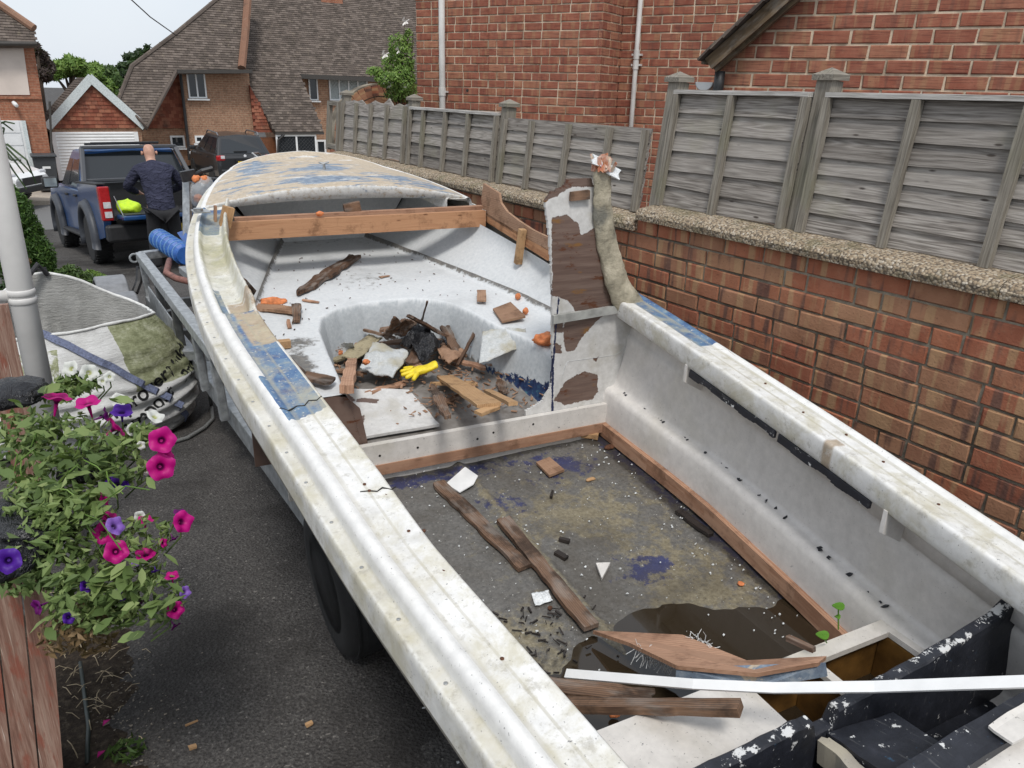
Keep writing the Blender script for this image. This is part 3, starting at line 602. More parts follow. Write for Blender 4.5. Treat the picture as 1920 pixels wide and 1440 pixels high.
arr = np.array(rows); P = b2wv(np.repeat(S[:, None], arr.shape[1], 1), arr[..., 0], arr[..., 1]); arl = np.array(rowl); Pm = b2wv(np.repeat(S[:, None], arr.shape[1], 1), -arl[..., 0], arl[..., 1])
for q_, fl_ in ((P, 1), (Pm, 0)):
    mb = MB(); qq = q_[:, :3]; mb.grid(qq[:, ::-1] if fl_ else qq); mb.build('hull_band', MT['gel_hull'], boat, smooth=True)
mb = MB(); PB = np.concatenate([P[:, 2:], Pm[:, 2:-1][:, ::-1]], 1); mb.grid(PB[:, ::-1]); mb.build('hull_bottom', plain('hull_shade', (.022, .022, .026), .7, 0, .3, 12), boat, smooth=True)  # near-black colour paints in the shade below the hull, blending it into the shadow
# ---- cockpit sides: hull inside, rounded stringer ledge, face
for side in (1, -1):
    S = np.linspace(.5, 2.46, 120); rows = []
    for s_ in S:
        B_, Z_, zl = float(hb(s_)), float(zs(s_)), float(z_ledge(s_)); zf = float(z_face(s_)); t0 = B_-.105
        pts = [(t0, Z_-.05), (t0+.01, Z_-.075), (t0+.004+.0*s_, Z_-.12)]
        for t in np.linspace(.25, .93, 8): pts.append((t0+(.712-t0)*t+.012*math.sin(t*PI), (Z_-.05)*(1-t)+zl*t))
        pts += [(.713, zl+.012), (.706, zl+.003), (.695, zl), (.682, zl-.001), (.672, zl-.005), (.664, zl-.014), (.66, zl-.028), (.657, (zl+zf)/2), (.655, zf), (.654, zf-.12)]
        rows.append(pts)
    arr = np.array(rows); arr[:, 3:, 0] *= np.linspace(0, 1, arr.shape[1]-3)[None]**.4*(kb(S)[:, None]-1)+1; arr[..., 0] += (fbm(np.repeat(S[:, None], arr.shape[1], 1)*5, arr[..., 1]*6)-.5)*.006
    P = b2wv(np.repeat(S[:, None], arr.shape[1], 1), (1 if side > 0 else -.84)*arr[..., 0], arr[..., 1])
    mb = MB(); mb.grid(P if side > 0 else P[:, ::-1]); mb.build('side_liner', MT['gel_side'], boat, smooth=True)
    mb = MB()
    for i in range(12):
        a, b = 1.02+(2.44-1.02)*i/12, 1.02+(2.44-1.02)*(i+1)/12; zz = lambda q: (z_face(q)+z_floor(q))/2+.004
        ks = 1 if side > 0 else .84; mb.bar(b2w(a, side*.644*kb(a)*ks, zz(a)), b2w(b, side*.644*kb(b)*ks, zz(b)), .022, .058, rnd=.3)
    mb.build('side_batten', MT['pink_wood'], boat)
mb = MB()
for i in range(26):
    s_ = random.uniform(.9, 2.4); mb.box(b2w(s_, .706*kb(s_)+random.uniform(-.008, .004), float(z_ledge(s_))+.003), (random.uniform(.004, .02), random.uniform(.003, .01), .003), jit=.003)
props(mb.build('peeled_paint', MT['black_paint'], boat), kind='stuff')
# ---- cockpit floor
n1, n2 = 230, 190; S, B = np.meshgrid(np.linspace(.55, 2.455, n1), np.linspace(-.66, .66, n2), indexing='ij')
Z = z_floor(S)+(fbm(S*4, B*4)-.5)*.02-.016*np.exp(-((B-.08)/.28)**2-((S-1.25)/.25)**2)-.012*np.exp(-((B+.25)/.3)**2-((S-1.05)/.2)**2)
B = np.where(B < 0, B*.84, B)*kb(S); ridge = np.exp(-((B-(-.03-.03*(S-2.4)))/.022)**2); Z = Z+.016*ridge*(S > 1.12)
mb = MB(); mb.grid(b2wv(S, B, Z))
nz = lambda f, q: fbm(S*f, B*f, q, 5)
g = lambda s0, b0, rs, rb: np.exp(-((S-s0)/rs)**2-((B-b0)/rb)**2)
mb.att = dict(sand=.3+.35*g(1.95, .2, .22, .28)+.35*g(1.45, .35, .3, .25)+.3*g(1.55, -.35, .3, .2)+.5*g(1.25, -.4, .2, .25)-.5*g(1.7, -.35, .14, .14)-.45*g(1.62, .12, .2, .12)-.2*g(2.1, -.25, .2, .2)+.3*ridge,
    navy=.14+.5*g(2.38, -.2, .07, .5)+.45*g(2.25, .35, .12, .18)+.55*g(1.6, .3, .1, .14)+.4*g(2.1, .02, .12, .12)+.3*g(1.7, -.4, .12, .12)+.45*np.exp(-((B-.62)/.04)**2), turq=-.15+.75*g(1.72, -.42, .13, .1)+.45*g(1.62, .42, .06, .05)+.35*g(2.05, .5, .06, .05),
    dirt=.1+.75*np.exp(-((B-.61)/.05)**2)+.45*g(1.35, -.25, .12, .2)+.7*np.exp(-((S-2.43)/.05)**2)+.35*g(1.5, .0, .14, .1)+.6*np.clip((1.16-S)*6, 0, 1), wet=np.clip(g(1.3, -.1, .35, .6)+.25, 0, 1))
mb.build('cockpit_floor', MT['cockpit_floor'], boat, smooth=True)
# ---- bilge water at the low stern end
mb = MB(); S, B = np.meshgrid(np.linspace(.6, 1.5, 10), np.linspace(-.645, .645, 10), indexing='ij'); mb.grid(b2wv(S, np.where(B < 0, .84*B, B)*kb(S), S*0+ZWATER))
props(mb.build('bilge_water', MT['water'], None), kind='structure')
# ---- cabin berth liner with horseshoe footwell
WELL = [(2.2, -.47), (2.9, -.41), (3.12, -.385), (3.26, -.34), (3.35, -.25), (3.395, -.12), (3.405, .02), (3.395, .13), (3.35, .22), (3.26, .29), (3.12, .33), (2.95, .36), (2.75, .42), (2.2, .5)]
n1, n2 = 250, 200; S, T = np.meshgrid(np.linspace(2.46, 4.6, n1), np.linspace(-1, 1, n2), indexing='ij'); B = T*seam(S)
sd_ = sdpoly(S, B, WELL)
w_ = np.clip((sd_+.012)/.065, 0, 1); w_ = w_*w_*(3-2*w_)
Z = z_berth(S)*(1-w_)+z_well(S)*w_+.006*(fbm(S*6, B*6)-.5)+.03*np.clip((abs(T)-.93)/.07, 0, 1)**2
mb = MB(); mb.grid(b2wv(S, B, Z)); e_ = np.clip(1-abs(abs(T)-1)/.06, 0, 1)
gg = lambda s0, b0, rs, rb: np.exp(-((S-s0)/rs)**2-((B-b0)/rb)**2)
wallm = np.where((w_ > .04) & (w_ < .97), 1, 0)*1.0
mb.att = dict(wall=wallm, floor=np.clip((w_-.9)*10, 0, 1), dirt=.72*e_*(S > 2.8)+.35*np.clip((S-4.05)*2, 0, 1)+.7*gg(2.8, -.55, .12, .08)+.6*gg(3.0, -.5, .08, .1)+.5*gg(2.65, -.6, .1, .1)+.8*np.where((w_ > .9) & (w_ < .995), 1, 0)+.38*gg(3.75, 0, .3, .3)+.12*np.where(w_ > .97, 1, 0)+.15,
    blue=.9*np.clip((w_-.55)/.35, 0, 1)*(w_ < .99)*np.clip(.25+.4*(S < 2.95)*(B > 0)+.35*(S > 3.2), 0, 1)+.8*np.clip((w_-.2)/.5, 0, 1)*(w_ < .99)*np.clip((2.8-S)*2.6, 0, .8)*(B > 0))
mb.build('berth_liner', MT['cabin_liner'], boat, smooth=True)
for side in (1, -1):
    S = np.linspace(2.46, 4.62, 110); rows = []
    for s_ in S:
        B_, Z_ = float(hb(s_)), float(zs(s_)); t0 = B_-.1; sb = float(seam(s_)); zb = float(z_berth(s_))
        rows.append([(t0+(sb-t0)*t+.07*math.sin(t*PI)*(1-t*.5), (Z_-.05)*(1-t)+(zb-.004)*t) for t in np.linspace(0, 1, 16)])
    arr = np.array(rows); P = b2wv(np.repeat(S[:, None], 16, 1), side*arr[..., 0], arr[..., 1])
    mb = MB(); mb.grid(P if side > 0 else P[:, ::-1]); z0 = np.zeros(P.shape[:2]); tt = np.repeat(np.linspace(0, 1, 16)[None], len(S), 0)
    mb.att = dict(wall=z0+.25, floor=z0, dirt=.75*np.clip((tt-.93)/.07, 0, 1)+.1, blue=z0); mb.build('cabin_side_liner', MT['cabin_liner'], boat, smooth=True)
mb = MB(); S0 = 4.585; mb.prism([b2w(S0, -.3, -.95), b2w(S0, .3, -.95), b2w(S0, .55, -.55), b2w(S0, -.55, -.55)], -AX, .02); mb.att = {k: [0.3 if k == 'dirt' else 0]*len(mb.v) for k in ('wall', 'floor', 'dirt', 'blue')}; mb.build('locker_panel', MT['cabin_liner'], boat)
# ---- foredeck with arched aft edge
n1, n2 = 90, 90; S, T = np.meshgrid(np.linspace(0, 1, n1), np.linspace(-1, 1, n2), indexing='ij')
s_aft = 4.07+.10*(1-T**2)*0; SS = s_aft+(BOAT_L-.012-s_aft)*S
def deck_pt(SS, T):
    Bm = np.maximum(hb(SS)-.06*np.minimum(1, (BOAT_L-SS)/.25), .0); camber = .085*np.clip((BOAT_L-SS)/.95, 0, 1)**.7
    return b2wv(SS, T*Bm, zs(SS)+.044+camber*(1-abs(T)**2.2)+.003*(fbm(SS*8, T*6)-.5))
P = deck_pt(SS, T); mb = MB()
lip = []
for k, (ds, dz) in enumerate([(.045, -.075), (.015, -.07), (.0, -.045), (-.006, -.02), (-.004, -.004)]):
    q = P[0]+AX*ds+V(0, 0, dz)*np.clip(.35+.65*(1-T[0]**2), .3, 1)[:, None]; lip.append(q)
P = np.concatenate([np.array(lip), P], 0); mb.grid(P)
full = lambda a: np.concatenate([np.repeat(a[:1], 5, 0), a], 0)
TT = full(T); S_ = full(SS); bump_ = np.exp(-((S_-4.62)/.12)**2-((TT-.05)/.22)**2)+.8*np.exp(-((S_-4.25)/.1)**2-((TT+.15)/.35)**2)+.6*np.exp(-((S_-4.75)/.2)**2-((TT+.7)/.25)**2)+.5*np.exp(-((S_-4.3)/.16)**2-((TT-.6)/.3)**2)
rim = np.clip((abs(TT)-.93)*8, 0, .6)+np.clip((4.105-S_)*12, 0, .55); rim[:5] = .62
mb.att = dict(blue=bump_, rim=rim); mb.build('foredeck', MT['foredeck'], boat, smooth=True)
# deck cleat, fairleads
def cleat(p, ax, name='deck_cleat', sc=1.0):
    mb = MB(); p = np.asarray(p); t = np.cross(ax, V(0, 0, 1)); mb.bar(p-ax*.05*sc, p+ax*.05*sc, .045*sc, .008*sc); mb.tube([p+V(0, 0, .004), p+V(0, 0, .045*sc)], [.012*sc, .01*sc], 10)
    mb.tube([p-t*.04*sc+V(0, 0, .055*sc), p+V(0, 0, .046*sc), p+t*.04*sc+V(0, 0, .058*sc)], [.006*sc, .009*sc, .006*sc], 8); return mb.build(name, MT['steel'], boat, smooth=False)
pc = atz(608, 318, -.455); cleat(pc, AX, sc=.75)
mb = MB(); p = atz(485, 297, -.45); mb.tube([p, p+V(-.03, .03, .03), p+V(.02, .08, .028), p+V(.05, .1, 0)], .007, 8); mb.bar(p-AX*.01, p+AX*.1, .03, .006); mb.build('bow_fairlead', MT['steel'], boat)
mb = MB(); p = atz(372, 395, -.565); mb.prism([p+AX*.05-LT*.03, p+AX*.05+LT*.04, p-AX*.05+LT*.05, p-AX*.05-LT*.025], (0, 0, 1), .006); mb.lathe(p+V(0, 0, .001), (0, 0, 1), [(0, .022), (.01, .022), (.012, .012)], 14); mb.build('deck_plate', MT['steel'], boat)
# ---- riser board across the cockpit, its battens
SB = 2.45
mb = MB(); mb.bar(b2w(SB-.014, -.69, -1.282), b2w(SB-.014, .665, -1.282), .028, .085, jit=.001); mb.build('riser_board', MT['gel_box'], boat)
mb = MB(); mb.bar(b2w(SB-.022, -.69, -1.342), b2w(SB-.022, .66, -1.342), .03, .04, jit=.001, rnd=.2); mb.build('riser_batten', MT['pink_wood'], boat)
mb = MB(); mb.bar(b2w(SB-.01, -.69, -1.384), b2w(SB-.01, .62, -1.38), .022, .045, jit=.001); mb.build('lower_board', MT['gel_box'], boat)
mb = MB(); mb.lathe(b2w(SB-.03, 0, 0), -AX, [(0, .005), (.0012, .005)], 8)
for b_, z_ in ((-.2, -1.28), (.05, -1.29), (.12, -1.275), (.3, -1.27), (-.35, -1.285)): mb.lathe(b2w(SB-.0275, b_, z_), -AX, [(0, .005), (.001, .005)], 8)
mb.build('board_hole', cm_, boat)
mb = MB(); P_ = [b2w(SB+.012, -.79, -1.26), b2w(SB+.012, -.38, -1.26), b2w(SB+.012, -.405, -1.1), b2w(SB+.012, -.45, -1.05), b2w(SB+.012, -.5, -1.035), b2w(SB+.012, -.56, -1.045), b2w(SB+.012, -.6, -1.03), b2w(SB+.012, -.79, -.9)]; mb.prism(P_, -AX, .012, gdir=(0, 0, 1)); mb.att = dict(paint=[.1]*len(mb.v), blue=[0]*len(mb.v)); mb.build('bulkhead_stub', MT['bulkhead'], boat)
# ---- starboard bulkhead panel (grid cut to its broken outline, paint mask from the photograph)
px = lambda L: [tuple(w2b(ats(x, y, SB))[1:]) for x, y in L]
OUT = px([(1021, 376), (1026, 430), (1031, 520), (1035, 600), (1039, 690), (1034, 728), (1018, 752), (985, 772), (975, 790), (1128, 770), (1162, 760), (1185, 690), (1215, 640), (1225, 605), (1170, 565), (1145, 500), (1128, 420), (1116, 350), (1108, 330), (1092, 322), (1068, 327), (1062, 345), (1040, 356)])
n1, n2 = 150, 230; bb = np.linspace(.28, .84, n1); zz = np.linspace(-1.27, -.3, n2); B, Z = np.meshgrid(bb, zz, indexing='ij')
inside = sdpoly(B, Z, OUT)+(fbm(B*40, Z*40, 2)-.5)*.012*np.where((Z > -.4), 2.0, .5) > 0
W = [px(p) for p in ([(1033, 408), (1062, 402), (1082, 418), (1088, 440), (1112, 428), (1120, 470), (1140, 545), (1152, 572), (1080, 585), (1062, 562), (1033, 552)], [(1012, 345), (1110, 318), (1118, 350), (1070, 352), (1045, 368), (1015, 382)], [(1060, 597), (1132, 590), (1112, 612), (1088, 640), (1080, 660), (1064, 660), (1058, 632)], [(1040, 752), (1062, 717), (1098, 698), (1124, 704), (1122, 735), (1112, 750), (1060, 760)], [(1040, 590), (1056, 590), (1056, 625), (1040, 625)], [(1112, 672), (1126, 670), (1122, 682)], [(1040, 645), (1054, 648), (1056, 664), (1042, 664)])]
mask = np.full(B.shape, -9.)
for p in W: mask = np.maximum(mask, sdpoly(B, Z, p))
paint = np.clip(.5-mask/.03*.5, 0, 1); nav = np.clip(.75-abs(B-w2b(ats(1040, 690, SB))[1])/.02, 0, .8)*np.where((Z < -.75), 1, .3)
keep = {}; vs = []; fs = []; ai = []
def vid(i, j):
    if (i, j) not in keep: keep[(i, j)] = len(vs); vs.append(b2w(SB+.012*math.sin(j*.03), bb[i], zz[j])); ai.append((i, j))
    return keep[(i, j)]
for i in range(n1-1):
    for j in range(n2-1):
        if inside[i, j] and inside[i+1, j] and inside[i, j+1] and inside[i+1, j+1]: fs.append((vid(i, j), vid(i+1, j), vid(i+1, j+1), vid(i, j+1)))
mb = MB(); mb.add(vs, fs, rnd=0); ii = np.array(ai); mb.att = dict(paint=paint[ii[:, 0], ii[:, 1]], blue=nav[ii[:, 0], ii[:, 1]]); mb.build('bulkhead', MT['bulkhead'], boat, solid=.014)
mb = MB(); mb.bar(ats(1034, 598, SB)-AX*.012, ats(1168, 576, SB)-AX*.012, .016, .034, jit=.001); mb.build('bulkhead_trim', plain('grey_trim', (.3, .3, .28), .6, 0, .2, 20), boat)
mb = MB(); mb.bar(ats(1066, 367, SB)-AX*.012, ats(1101, 364, SB)-AX*.012, .016, .034, jit=.002); mb.build('bulkhead_block', MT['old_wood'], boat)
# cut-off stump of the cabin side moulding
path = [(1215, 612), (1190, 588), (1168, 556), (1153, 520), (1143, 480), (1136, 440), (1130, 400), (1127, 365), (1128, 335), (1130, 318)]; rad = [.035, .056, .058, .052, .047, .043, .04, .038, .036, .034]
mb = MB(); P = [ats(x, y, SB-.02) for x, y in path]; t_ = np.linspace(0, 9, 40); PP = [V(*[np.interp(u, range(10), [p[k] for p in P]) for k in range(3)]) for u in t_]; RR = [np.interp(u, range(10), rad)*(1+.3*(float(fbm(u*2, 3))-.5)) for u in t_]
mb.tube(PP, RR, 22); mb.v = [tuple(np.array(v)-AX*(float((np.array(v)-BO)@AX)-(SB-.02))*.45+V(*[(float(fbm(v[0]*16+k, v[1]*16, v[2]*16, 4))-.5)*.03 for k in (0, 7, 13)])) for v in mb.v]; mb.build('moulding_stump', MT['raw_glass'], boat, smooth=True)
mb = MB(); top = PP[-1]
for i in range(44):
    a = random.uniform(0, 2*PI); r_ = random.uniform(.005, .04); q = top+V(math.cos(a)*r_, math.sin(a)*r_, -.004); mb.bar(q, q+V(random.uniform(-.012, .016), random.uniform(-.012, .012), random.uniform(.012, .062)), random.uniform(.008, .024), random.uniform(.003, .008), up=(math.cos(a), math.sin(a), .3), jit=.003)
mb.build('torn_laminate', MT['torn'], boat)
mb = MB(); mb.plank(ats(1116, 302, SB-.03), ats(1156, 322, SB-.03), .05, .005, up=(-.3, -.6, .6), n=14, amp=.016, ragged=.02); mb.build('torn_skin', MT['white_fibre'], boat)
# ---- starboard plywood cheek, its timbers, cross beam
bp = lambda L, b: [atb(x, y, b) for x, y in L]
mb = MB(); mb.prism(bp([(902, 375), (906, 344), (935, 362), (938, 380), (950, 397), (972, 414), (1000, 432), (1030, 446), (1031, 470), (960, 434), (908, 402)], .76), -LT, .014, gdir=AX); mb.build('side_plywood', MT['plywood'], boat)
mb = MB(); mb.bar(atb(912, 405, .775), atb(1032, 479, .775), .03, .05, rnd=.1); mb.build('side_timber', MT['fresh_wood'], boat)
mb = MB(); mb.bar(atb(980, 430, .74), atb(971, 494, .735), .03, .035, up=LT, rnd=.6); mb.build('side_stake', MT['tan_wood'], boat)
mb = MB(); mb.bar(ats(416, 434, 3.90), ats(908, 409, 3.90), .04, .088, rnd=.15); mb.build('cross_beam', MT['fresh_wood'], boat)
mb = MB(); mb.bar(ats(440, 419, 3.96), ats(906, 395, 3.96), .045, .06, rnd=.5); mb.build('cross_beam', MT['pink_wood'], boat)
mb = MB(); mb.bar(ats(421, 425, 3.86), ats(429, 388, 3.86), .055, .05, up=LT, rnd=.4); mb.build('beam_block', MT['tan_wood'], boat)
mb = MB(); mb.plank(ats(404, 390, 3.92), ats(404, 440, 3.92), .03, .012, up=LT, n=8, ragged=.02); mb.build('edge_splinter', MT['plywood'], boat)
mb = MB(); mb.bar(ats(645, 395, 3.97), ats(675, 388, 3.97), .03, .06, up=(0, 0, 1), rnd=.4, jit=.004); mb.build('beam_scrap', MT['old_wood'], boat)
# ---- stern seat box with broken opening
ZB = -1.31
def box_top(a, b0, b1, s0=.7, s1=.955, name='stern_box_top'):
    mb = MB(); mb.box((b2w(s0, b0, ZB)+b2w(s1, b1, ZB))/2-V(0, 0, .008), (1, 1, 1), np.array([AX*(s1-s0), LT*(b1-b0), V(0, 0, .016)]).T, jit=.0008); return mb.build(name, MT['gel_box'], boat)
box_top(0, -.5, .09, .7, .97); box_top(0, .09, .57, .925, .97); box_top(0, .57, .615, .7, .97); box_top(0, .285, .31, .7, .925)
mb = MB(); mb.box(b2w(.97, .04, ZB-.13), (1, 1, 1), np.array([AX*.014, LT*1.08, V(0, 0, .24)]).T); mb.build('stern_box_front', MT['gel_box'], boat)
mb = MB()
for b_ in (.084, .298, .576): mb.box(b2w(.83, b_, ZB-.12), (1, 1, 1), np.array([AX*.235, LT*.012, V(0, 0, .2)]).T)
mb.box(b2w(.83, .33, ZB-.19), (1, 1, 1), np.array([AX*.235, LT*.5, V(0, 0, .012)]).T); mb.box(b2w(.952, .33, ZB-.11), (1, 1, 1), np.array([AX*.004, LT*.49, V(0, 0, .18)]).T); mb.box(b2w(.708, .33, ZB-.11), (1, 1, 1), np.array([AX*.006, LT*.49, V(0, 0, .18)]).T); mb.build('box_locker', MT['amber'], boat)
# ---- black motor-well wall and transom
n2 = 120; bb = np.linspace(-.67, .69, n2)
topz = np.interp(bb, [-.7, -.3, 0, .3, .55, .63, .69], [-1.2, -1.165, -1.15, -1.125, -1.085, -1.03, -.96])+(vnoise(bb*40, 1)-.5)*.006
notch = (bb > .0) & (bb < .055); topz = np.where(notch, topz-.035, topz)
rows = [np.stack([b2w(s_, b_, z_) for b_, z_ in zip(bb, zz_)]) for s_, zz_ in ((.7, topz-.02), (.7, topz-.003), (.696, topz), (.676, topz), (.672, topz-.004), (.67, topz-.02), (.668, topz-.1), (.66, topz-.2), (.65, topz*0-1.5))]
mb = MB(); mb.grid(np.array(rows)[::-1]); ed = np.zeros((9, n2)); ed[1:6] = [[.5]*n2, [.85]*n2, [.85]*n2, [.6]*n2, [.15]*n2]; mb.att = dict(edge=ed[::-1]); mb.build('well_wall', MT['black_paint'], boat)
mb = MB(); S, B = np.meshgrid(np.linspace(.36, .66, 12), np.linspace(-.58, .6, 30), indexing='ij'); mb.grid(b2wv(S, B, -1.33+.02*fbm(S*20, B*20))); mb.att = dict(edge=np.zeros(S.size)); mb.build('well_floor', MT['black_paint'], boat)
def blk(nm, p0, p1, w, h, mat='black_paint', **k):
    mb = MB(); mb.plank(p0, p1, w, h, **k); mb.att = dict(edge=[.25]*len(mb.v)); return mb.build(nm, MT[mat], boat)
blk('transom_top', b2w(.455, -.5, -1.13), b2w(.47, .62, -1.06), .06, .03, amp=.006)
mb = MB(); mb.box(b2w(.44, .05, -1.42), (1, 1, 1), np.array([AX*.035, LT*1.25, V(0, 0, .56)]).T); mb.att = dict(edge=[0]*8); mb.build('transom', MT['black_paint'], boat)
blk('motor_pad', b2w(.655, .12, -1.21), b2w(.475, .1, -1.17), .17, .04, amp=.004); blk('pad_edge', b2w(.655, .018, -1.22), b2w(.475, .0, -1.185), .03, .05, 'gel_hull', amp=.006, ragged=.01)
blk('transom_bracket', b2w(.40, -.02, -1.12), b2w(.41, .6, -1.06), .08, .02, 'gel_box'); blk('transom_plate', b2w(.445, .19, -1.06), b2w(.45, .6, -1.02), .05, .006, 'gel_box')

# ================================================================== ground
def sheet(name, xs, ys, mat, dz=0.0, zf=None, amp=0.0, kind='structure'):
    X, Y = np.meshgrid(xs, ys, indexing='ij'); Z = np.vectorize(ground_z)(Y)+dz
    if amp: Z = Z+amp*(fbm(X*2, Y*2, 0, 5)-.5)
    mb = MB(); mb.grid(np.stack([X, Y, Z], -1)); return props(mb.build(name, MT[mat], None, smooth=True), kind=kind)
sheet('ground', np.linspace(-150, 200, 8), np.concatenate([[-30], np.linspace(-10, 21, 63), [60, 400]]), 'asphalt', -.004)
sheet('driveway', np.linspace(-.55, 2.75, 40), np.linspace(-3, 17.5, 160), 'asphalt', 0.0, None, .03)
sheet('road', np.linspace(-40, 60, 30), np.linspace(20.2, 24.4, 6), 'road', .004)
def slab(name, x0, x1, y0, y1, z0, z1, mat):
    mb = MB(); mb.box(((x0+x1)/2, (y0+y1)/2, (z0+z1)/2), (x1-x0, y1-y0, z1-z0)); return props(mb.build(name, MT[mat], None, bevel=.01), kind='structure')
slab('kerb', -40, 60, 24.41, 24.56, -3.3, -3.04, 'paving'); slab('pavement', -40, 60, 24.56, 27.2, -3.3, -3.05, 'paving'); slab('forecourt', -12, 30, 27.2, 34, -3.3, -3.046, 'paving'); slab('near_kerb', -30, -1.5, 19.8, 20.0, -3.3, -3.05, 'paving')
# flower bed along the left of the drive
X, Y = np.meshgrid(np.linspace(-6, .16, 60), np.linspace(5.9, 11.2, 70), indexing='ij'); ex = np.clip((.12+.25*(fbm(Y*1.2, X*0)-.5)*2-.1*np.clip(Y-8, 0, 9)-X)/.12, 0, 1)
mb = MB(); mb.grid(np.stack([X, Y, np.vectorize(ground_z)(Y)-.03+.075*ex+.05*(fbm(X*5, Y*5)-.5)*ex], -1)); props(mb.build('flower_bed', MT['soil'], None, smooth=True), kind='structure')
# soil patch beside the post, bottom left
X, Y = np.meshgrid(np.linspace(-.75, .28, 90), np.linspace(1.6, 3.3, 120), indexing='ij'); ed = np.clip((.12+.3*(fbm(Y*2.2, 3+0*Y)-.5)-(X-.0)+.06*(fbm(X*14, Y*14)-.5)*2-.12*np.clip(Y-2.7, 0, 1))/.14, 0, 1)
mb = MB(); mb.grid(np.stack([X, Y, np.vectorize(ground_z)(Y)-.02+.036*ed+.02*(fbm(X*12, Y*12)-.5)*ed], -1)); props(mb.build('soil_patch', MT['soil'], None, smooth=True), kind='structure')

# ================================================================== bricks
HB = .0655
def brick_mesh(L, seed):
    r = random.Random(seed); mb = MB(); c = .004; H, D = HB, .05
    P = []; 
    for x in (-L/2, L/2):
        for z in (-H/2, H/2):
            j = lambda: r.uniform(-.0022, .0022)
            P += [(x+(c if x < 0 else -c)+j(), 0+j()*.5, z+(c if z < 0 else -c)+j()), (x+j(), .006, z+j()), (x, D, z)]
    # order: 0 x-z-,3 x-z+,6 x+z-,9 x+z+ ; layers front, edge, back
    f = [(0, 6, 9, 3)]
    cyc = [0, 6, 9, 3]
    for a, b in zip(cyc, cyc[1:]+cyc[:1]): f += [(a, a+1, b+1, b), (a+1, a+2, b+2, b+1)]
    mb.add(P, f, rnd=0); return mb
BR = {}
for k, L in (('s', .214), ('h', .103), ('t', .155)):
    for i in range(4): BR[k, i] = brick_mesh(L, i*7+len(k)+int(L*1000))
BRL = dict(BR); HB = .0705
for k, L in (('s', .2115), ('h', .103), ('t', .155)):
    for i in range(4): BR[k, i] = brick_mesh(L, i*7+len(k)+int(L*1000))
BRH = dict(BR)
_bcache = {}
def brick_wall_face(parent, p0, u, length, z0, rows, nrm, matb, matm, single, bond='stretcher', keep=None, thick=.1, course=.075, seed=1):
    """p0: start at wall foot level 0, u: direction to the right, nrm: towards the viewer. keep(dist,z)->bool, single(dist,z)->bool"""
    r = random.Random(seed); p0 = np.asarray(p0, float); u = np.asarray(u, float); nrm = np.asarray(nrm, float)
    R = np.array([u, -nrm, V(0, 0, 1)]).T; st = MB(); placed = 0; BR = BRL if matb == 'brick_low' else BRH; course = .075 if matb == 'brick_low' else .0835
    for i in range(rows):
        z = z0+i*course+course/2; x = -(.1125 if i % 2 else 0.0)+r.uniform(-.006, .006)
        while x < length:
            k = 's'
            if bond == 'mixed' and r.random() < .16: k = 'h'
            L = {'s': .214, 'h': .103, 't': .155}[k]; a, b = max(x, 0), min(x+L, length)
            if b-a > .03:
                cx = (a+b)/2; sc_ = (b-a)/L
                if keep is None or keep(cx, z):
                    v = r.randrange(4); pos = p0+u*cx+V(0, 0, z)+nrm*r.uniform(-.002, .003); q = r.uniform(-.004, .004)
                    if single(cx, z):
                        if (k, v, matb) not in _bcache:
                            o_ = BR[k, v].build('brick', MT[matb], parent, local=True); _bcache[k, v, matb] = o_
                        else:
                            o_ = _bcache[k, v, matb].copy(); COL.objects.link(o_); o_.parent = parent
                        m = Matrix.Identity(4)
                        for a_ in range(3):
                            m[a_][0] = R[a_, 0]*sc_; m[a_][1] = R[a_, 1]; m[a_][2] = R[a_, 2]; m[a_][3] = pos[a_]-wloc(parent)[a_]
                        o_.matrix_local = m @ Matrix.Rotation(q, 4, 'Y'); placed += 1
                    else:
                        B_ = BR[k, v]; st.add([pos+R@(np.array(p)*V(sc_, 1, 1)) for p in B_.v], B_.f, [np.array(p)+V(cx, 0, z)*3 for p in B_.v], r.random())
            x += L+.0105+r.uniform(-.0015, .0015)
    if st.v: props(st.build('bricks', MT[matb], parent), kind='stuff')
    return placed
# ---- low garden wall
WX = 2.68
wall = thing('garden_wall', 'low weathered brick garden wall with pebble coping under the fence', 'wall', (WX+.1, 3.9, -2.2))
mb = MB(); mb.box((WX+.112, 3.55, -1.45), (.201, 8.1, 1.7)); mb.build('mortar_core', MT['mortar_low'], wall)
YS = 3.02
cnt = brick_wall_face(wall, (WX+.004, 7.6, 0), (0, -1, 0), 7.3, -.594-.075*16, 16, (-1, 0, 0), 'brick_low', 'mortar_low', lambda d, z: z > -1.29 and 7.6-d > .75 and 7.6-d < 6.6 and z > -1.29+.0*d and not (7.6-d > 3.4 and z < -.95), 'mixed', seed=3)
print('low wall bricks', cnt)
def coping(y0, y1, zt):
    mb = MB(); n_ = 12; rows = []
    for i in range(n_+1):
        y = y0+.002+(y1-y0-.004)*i/n_; j = lambda q: (float(fbm(y*20, q, 3, 3))-.5)*.008
        rows.append([V(WX-.03+j(1), y, zt-.058), V(WX-.034+j(2), y, zt-.03), V(WX-.022+j(3), y, zt-.008+j(4)), V(WX+.0+j(5), y, zt+j(6)), V(WX+.1, y, zt+.012+j(7)), V(WX+.22, y, zt+.0), V(WX+.25, y, zt-.05), V(WX+.1, y, zt-.058)])
    k = 8; P = [p for r_ in rows for p in r_]; Fc = [(i*k+j, (i+1)*k+j, (i+1)*k+(j+1) % k, i*k+(j+1) % k) for i in range(n_) for j in range(k)]+[tuple(range(k)), tuple(n_*k+q for q in range(k-1, -1, -1))]
    mb.add(P, Fc); return mb.build('coping_stone', MT['pebble'], wall)
ys = [.2, .62, 1.22, 1.82, 2.42, 3.02]
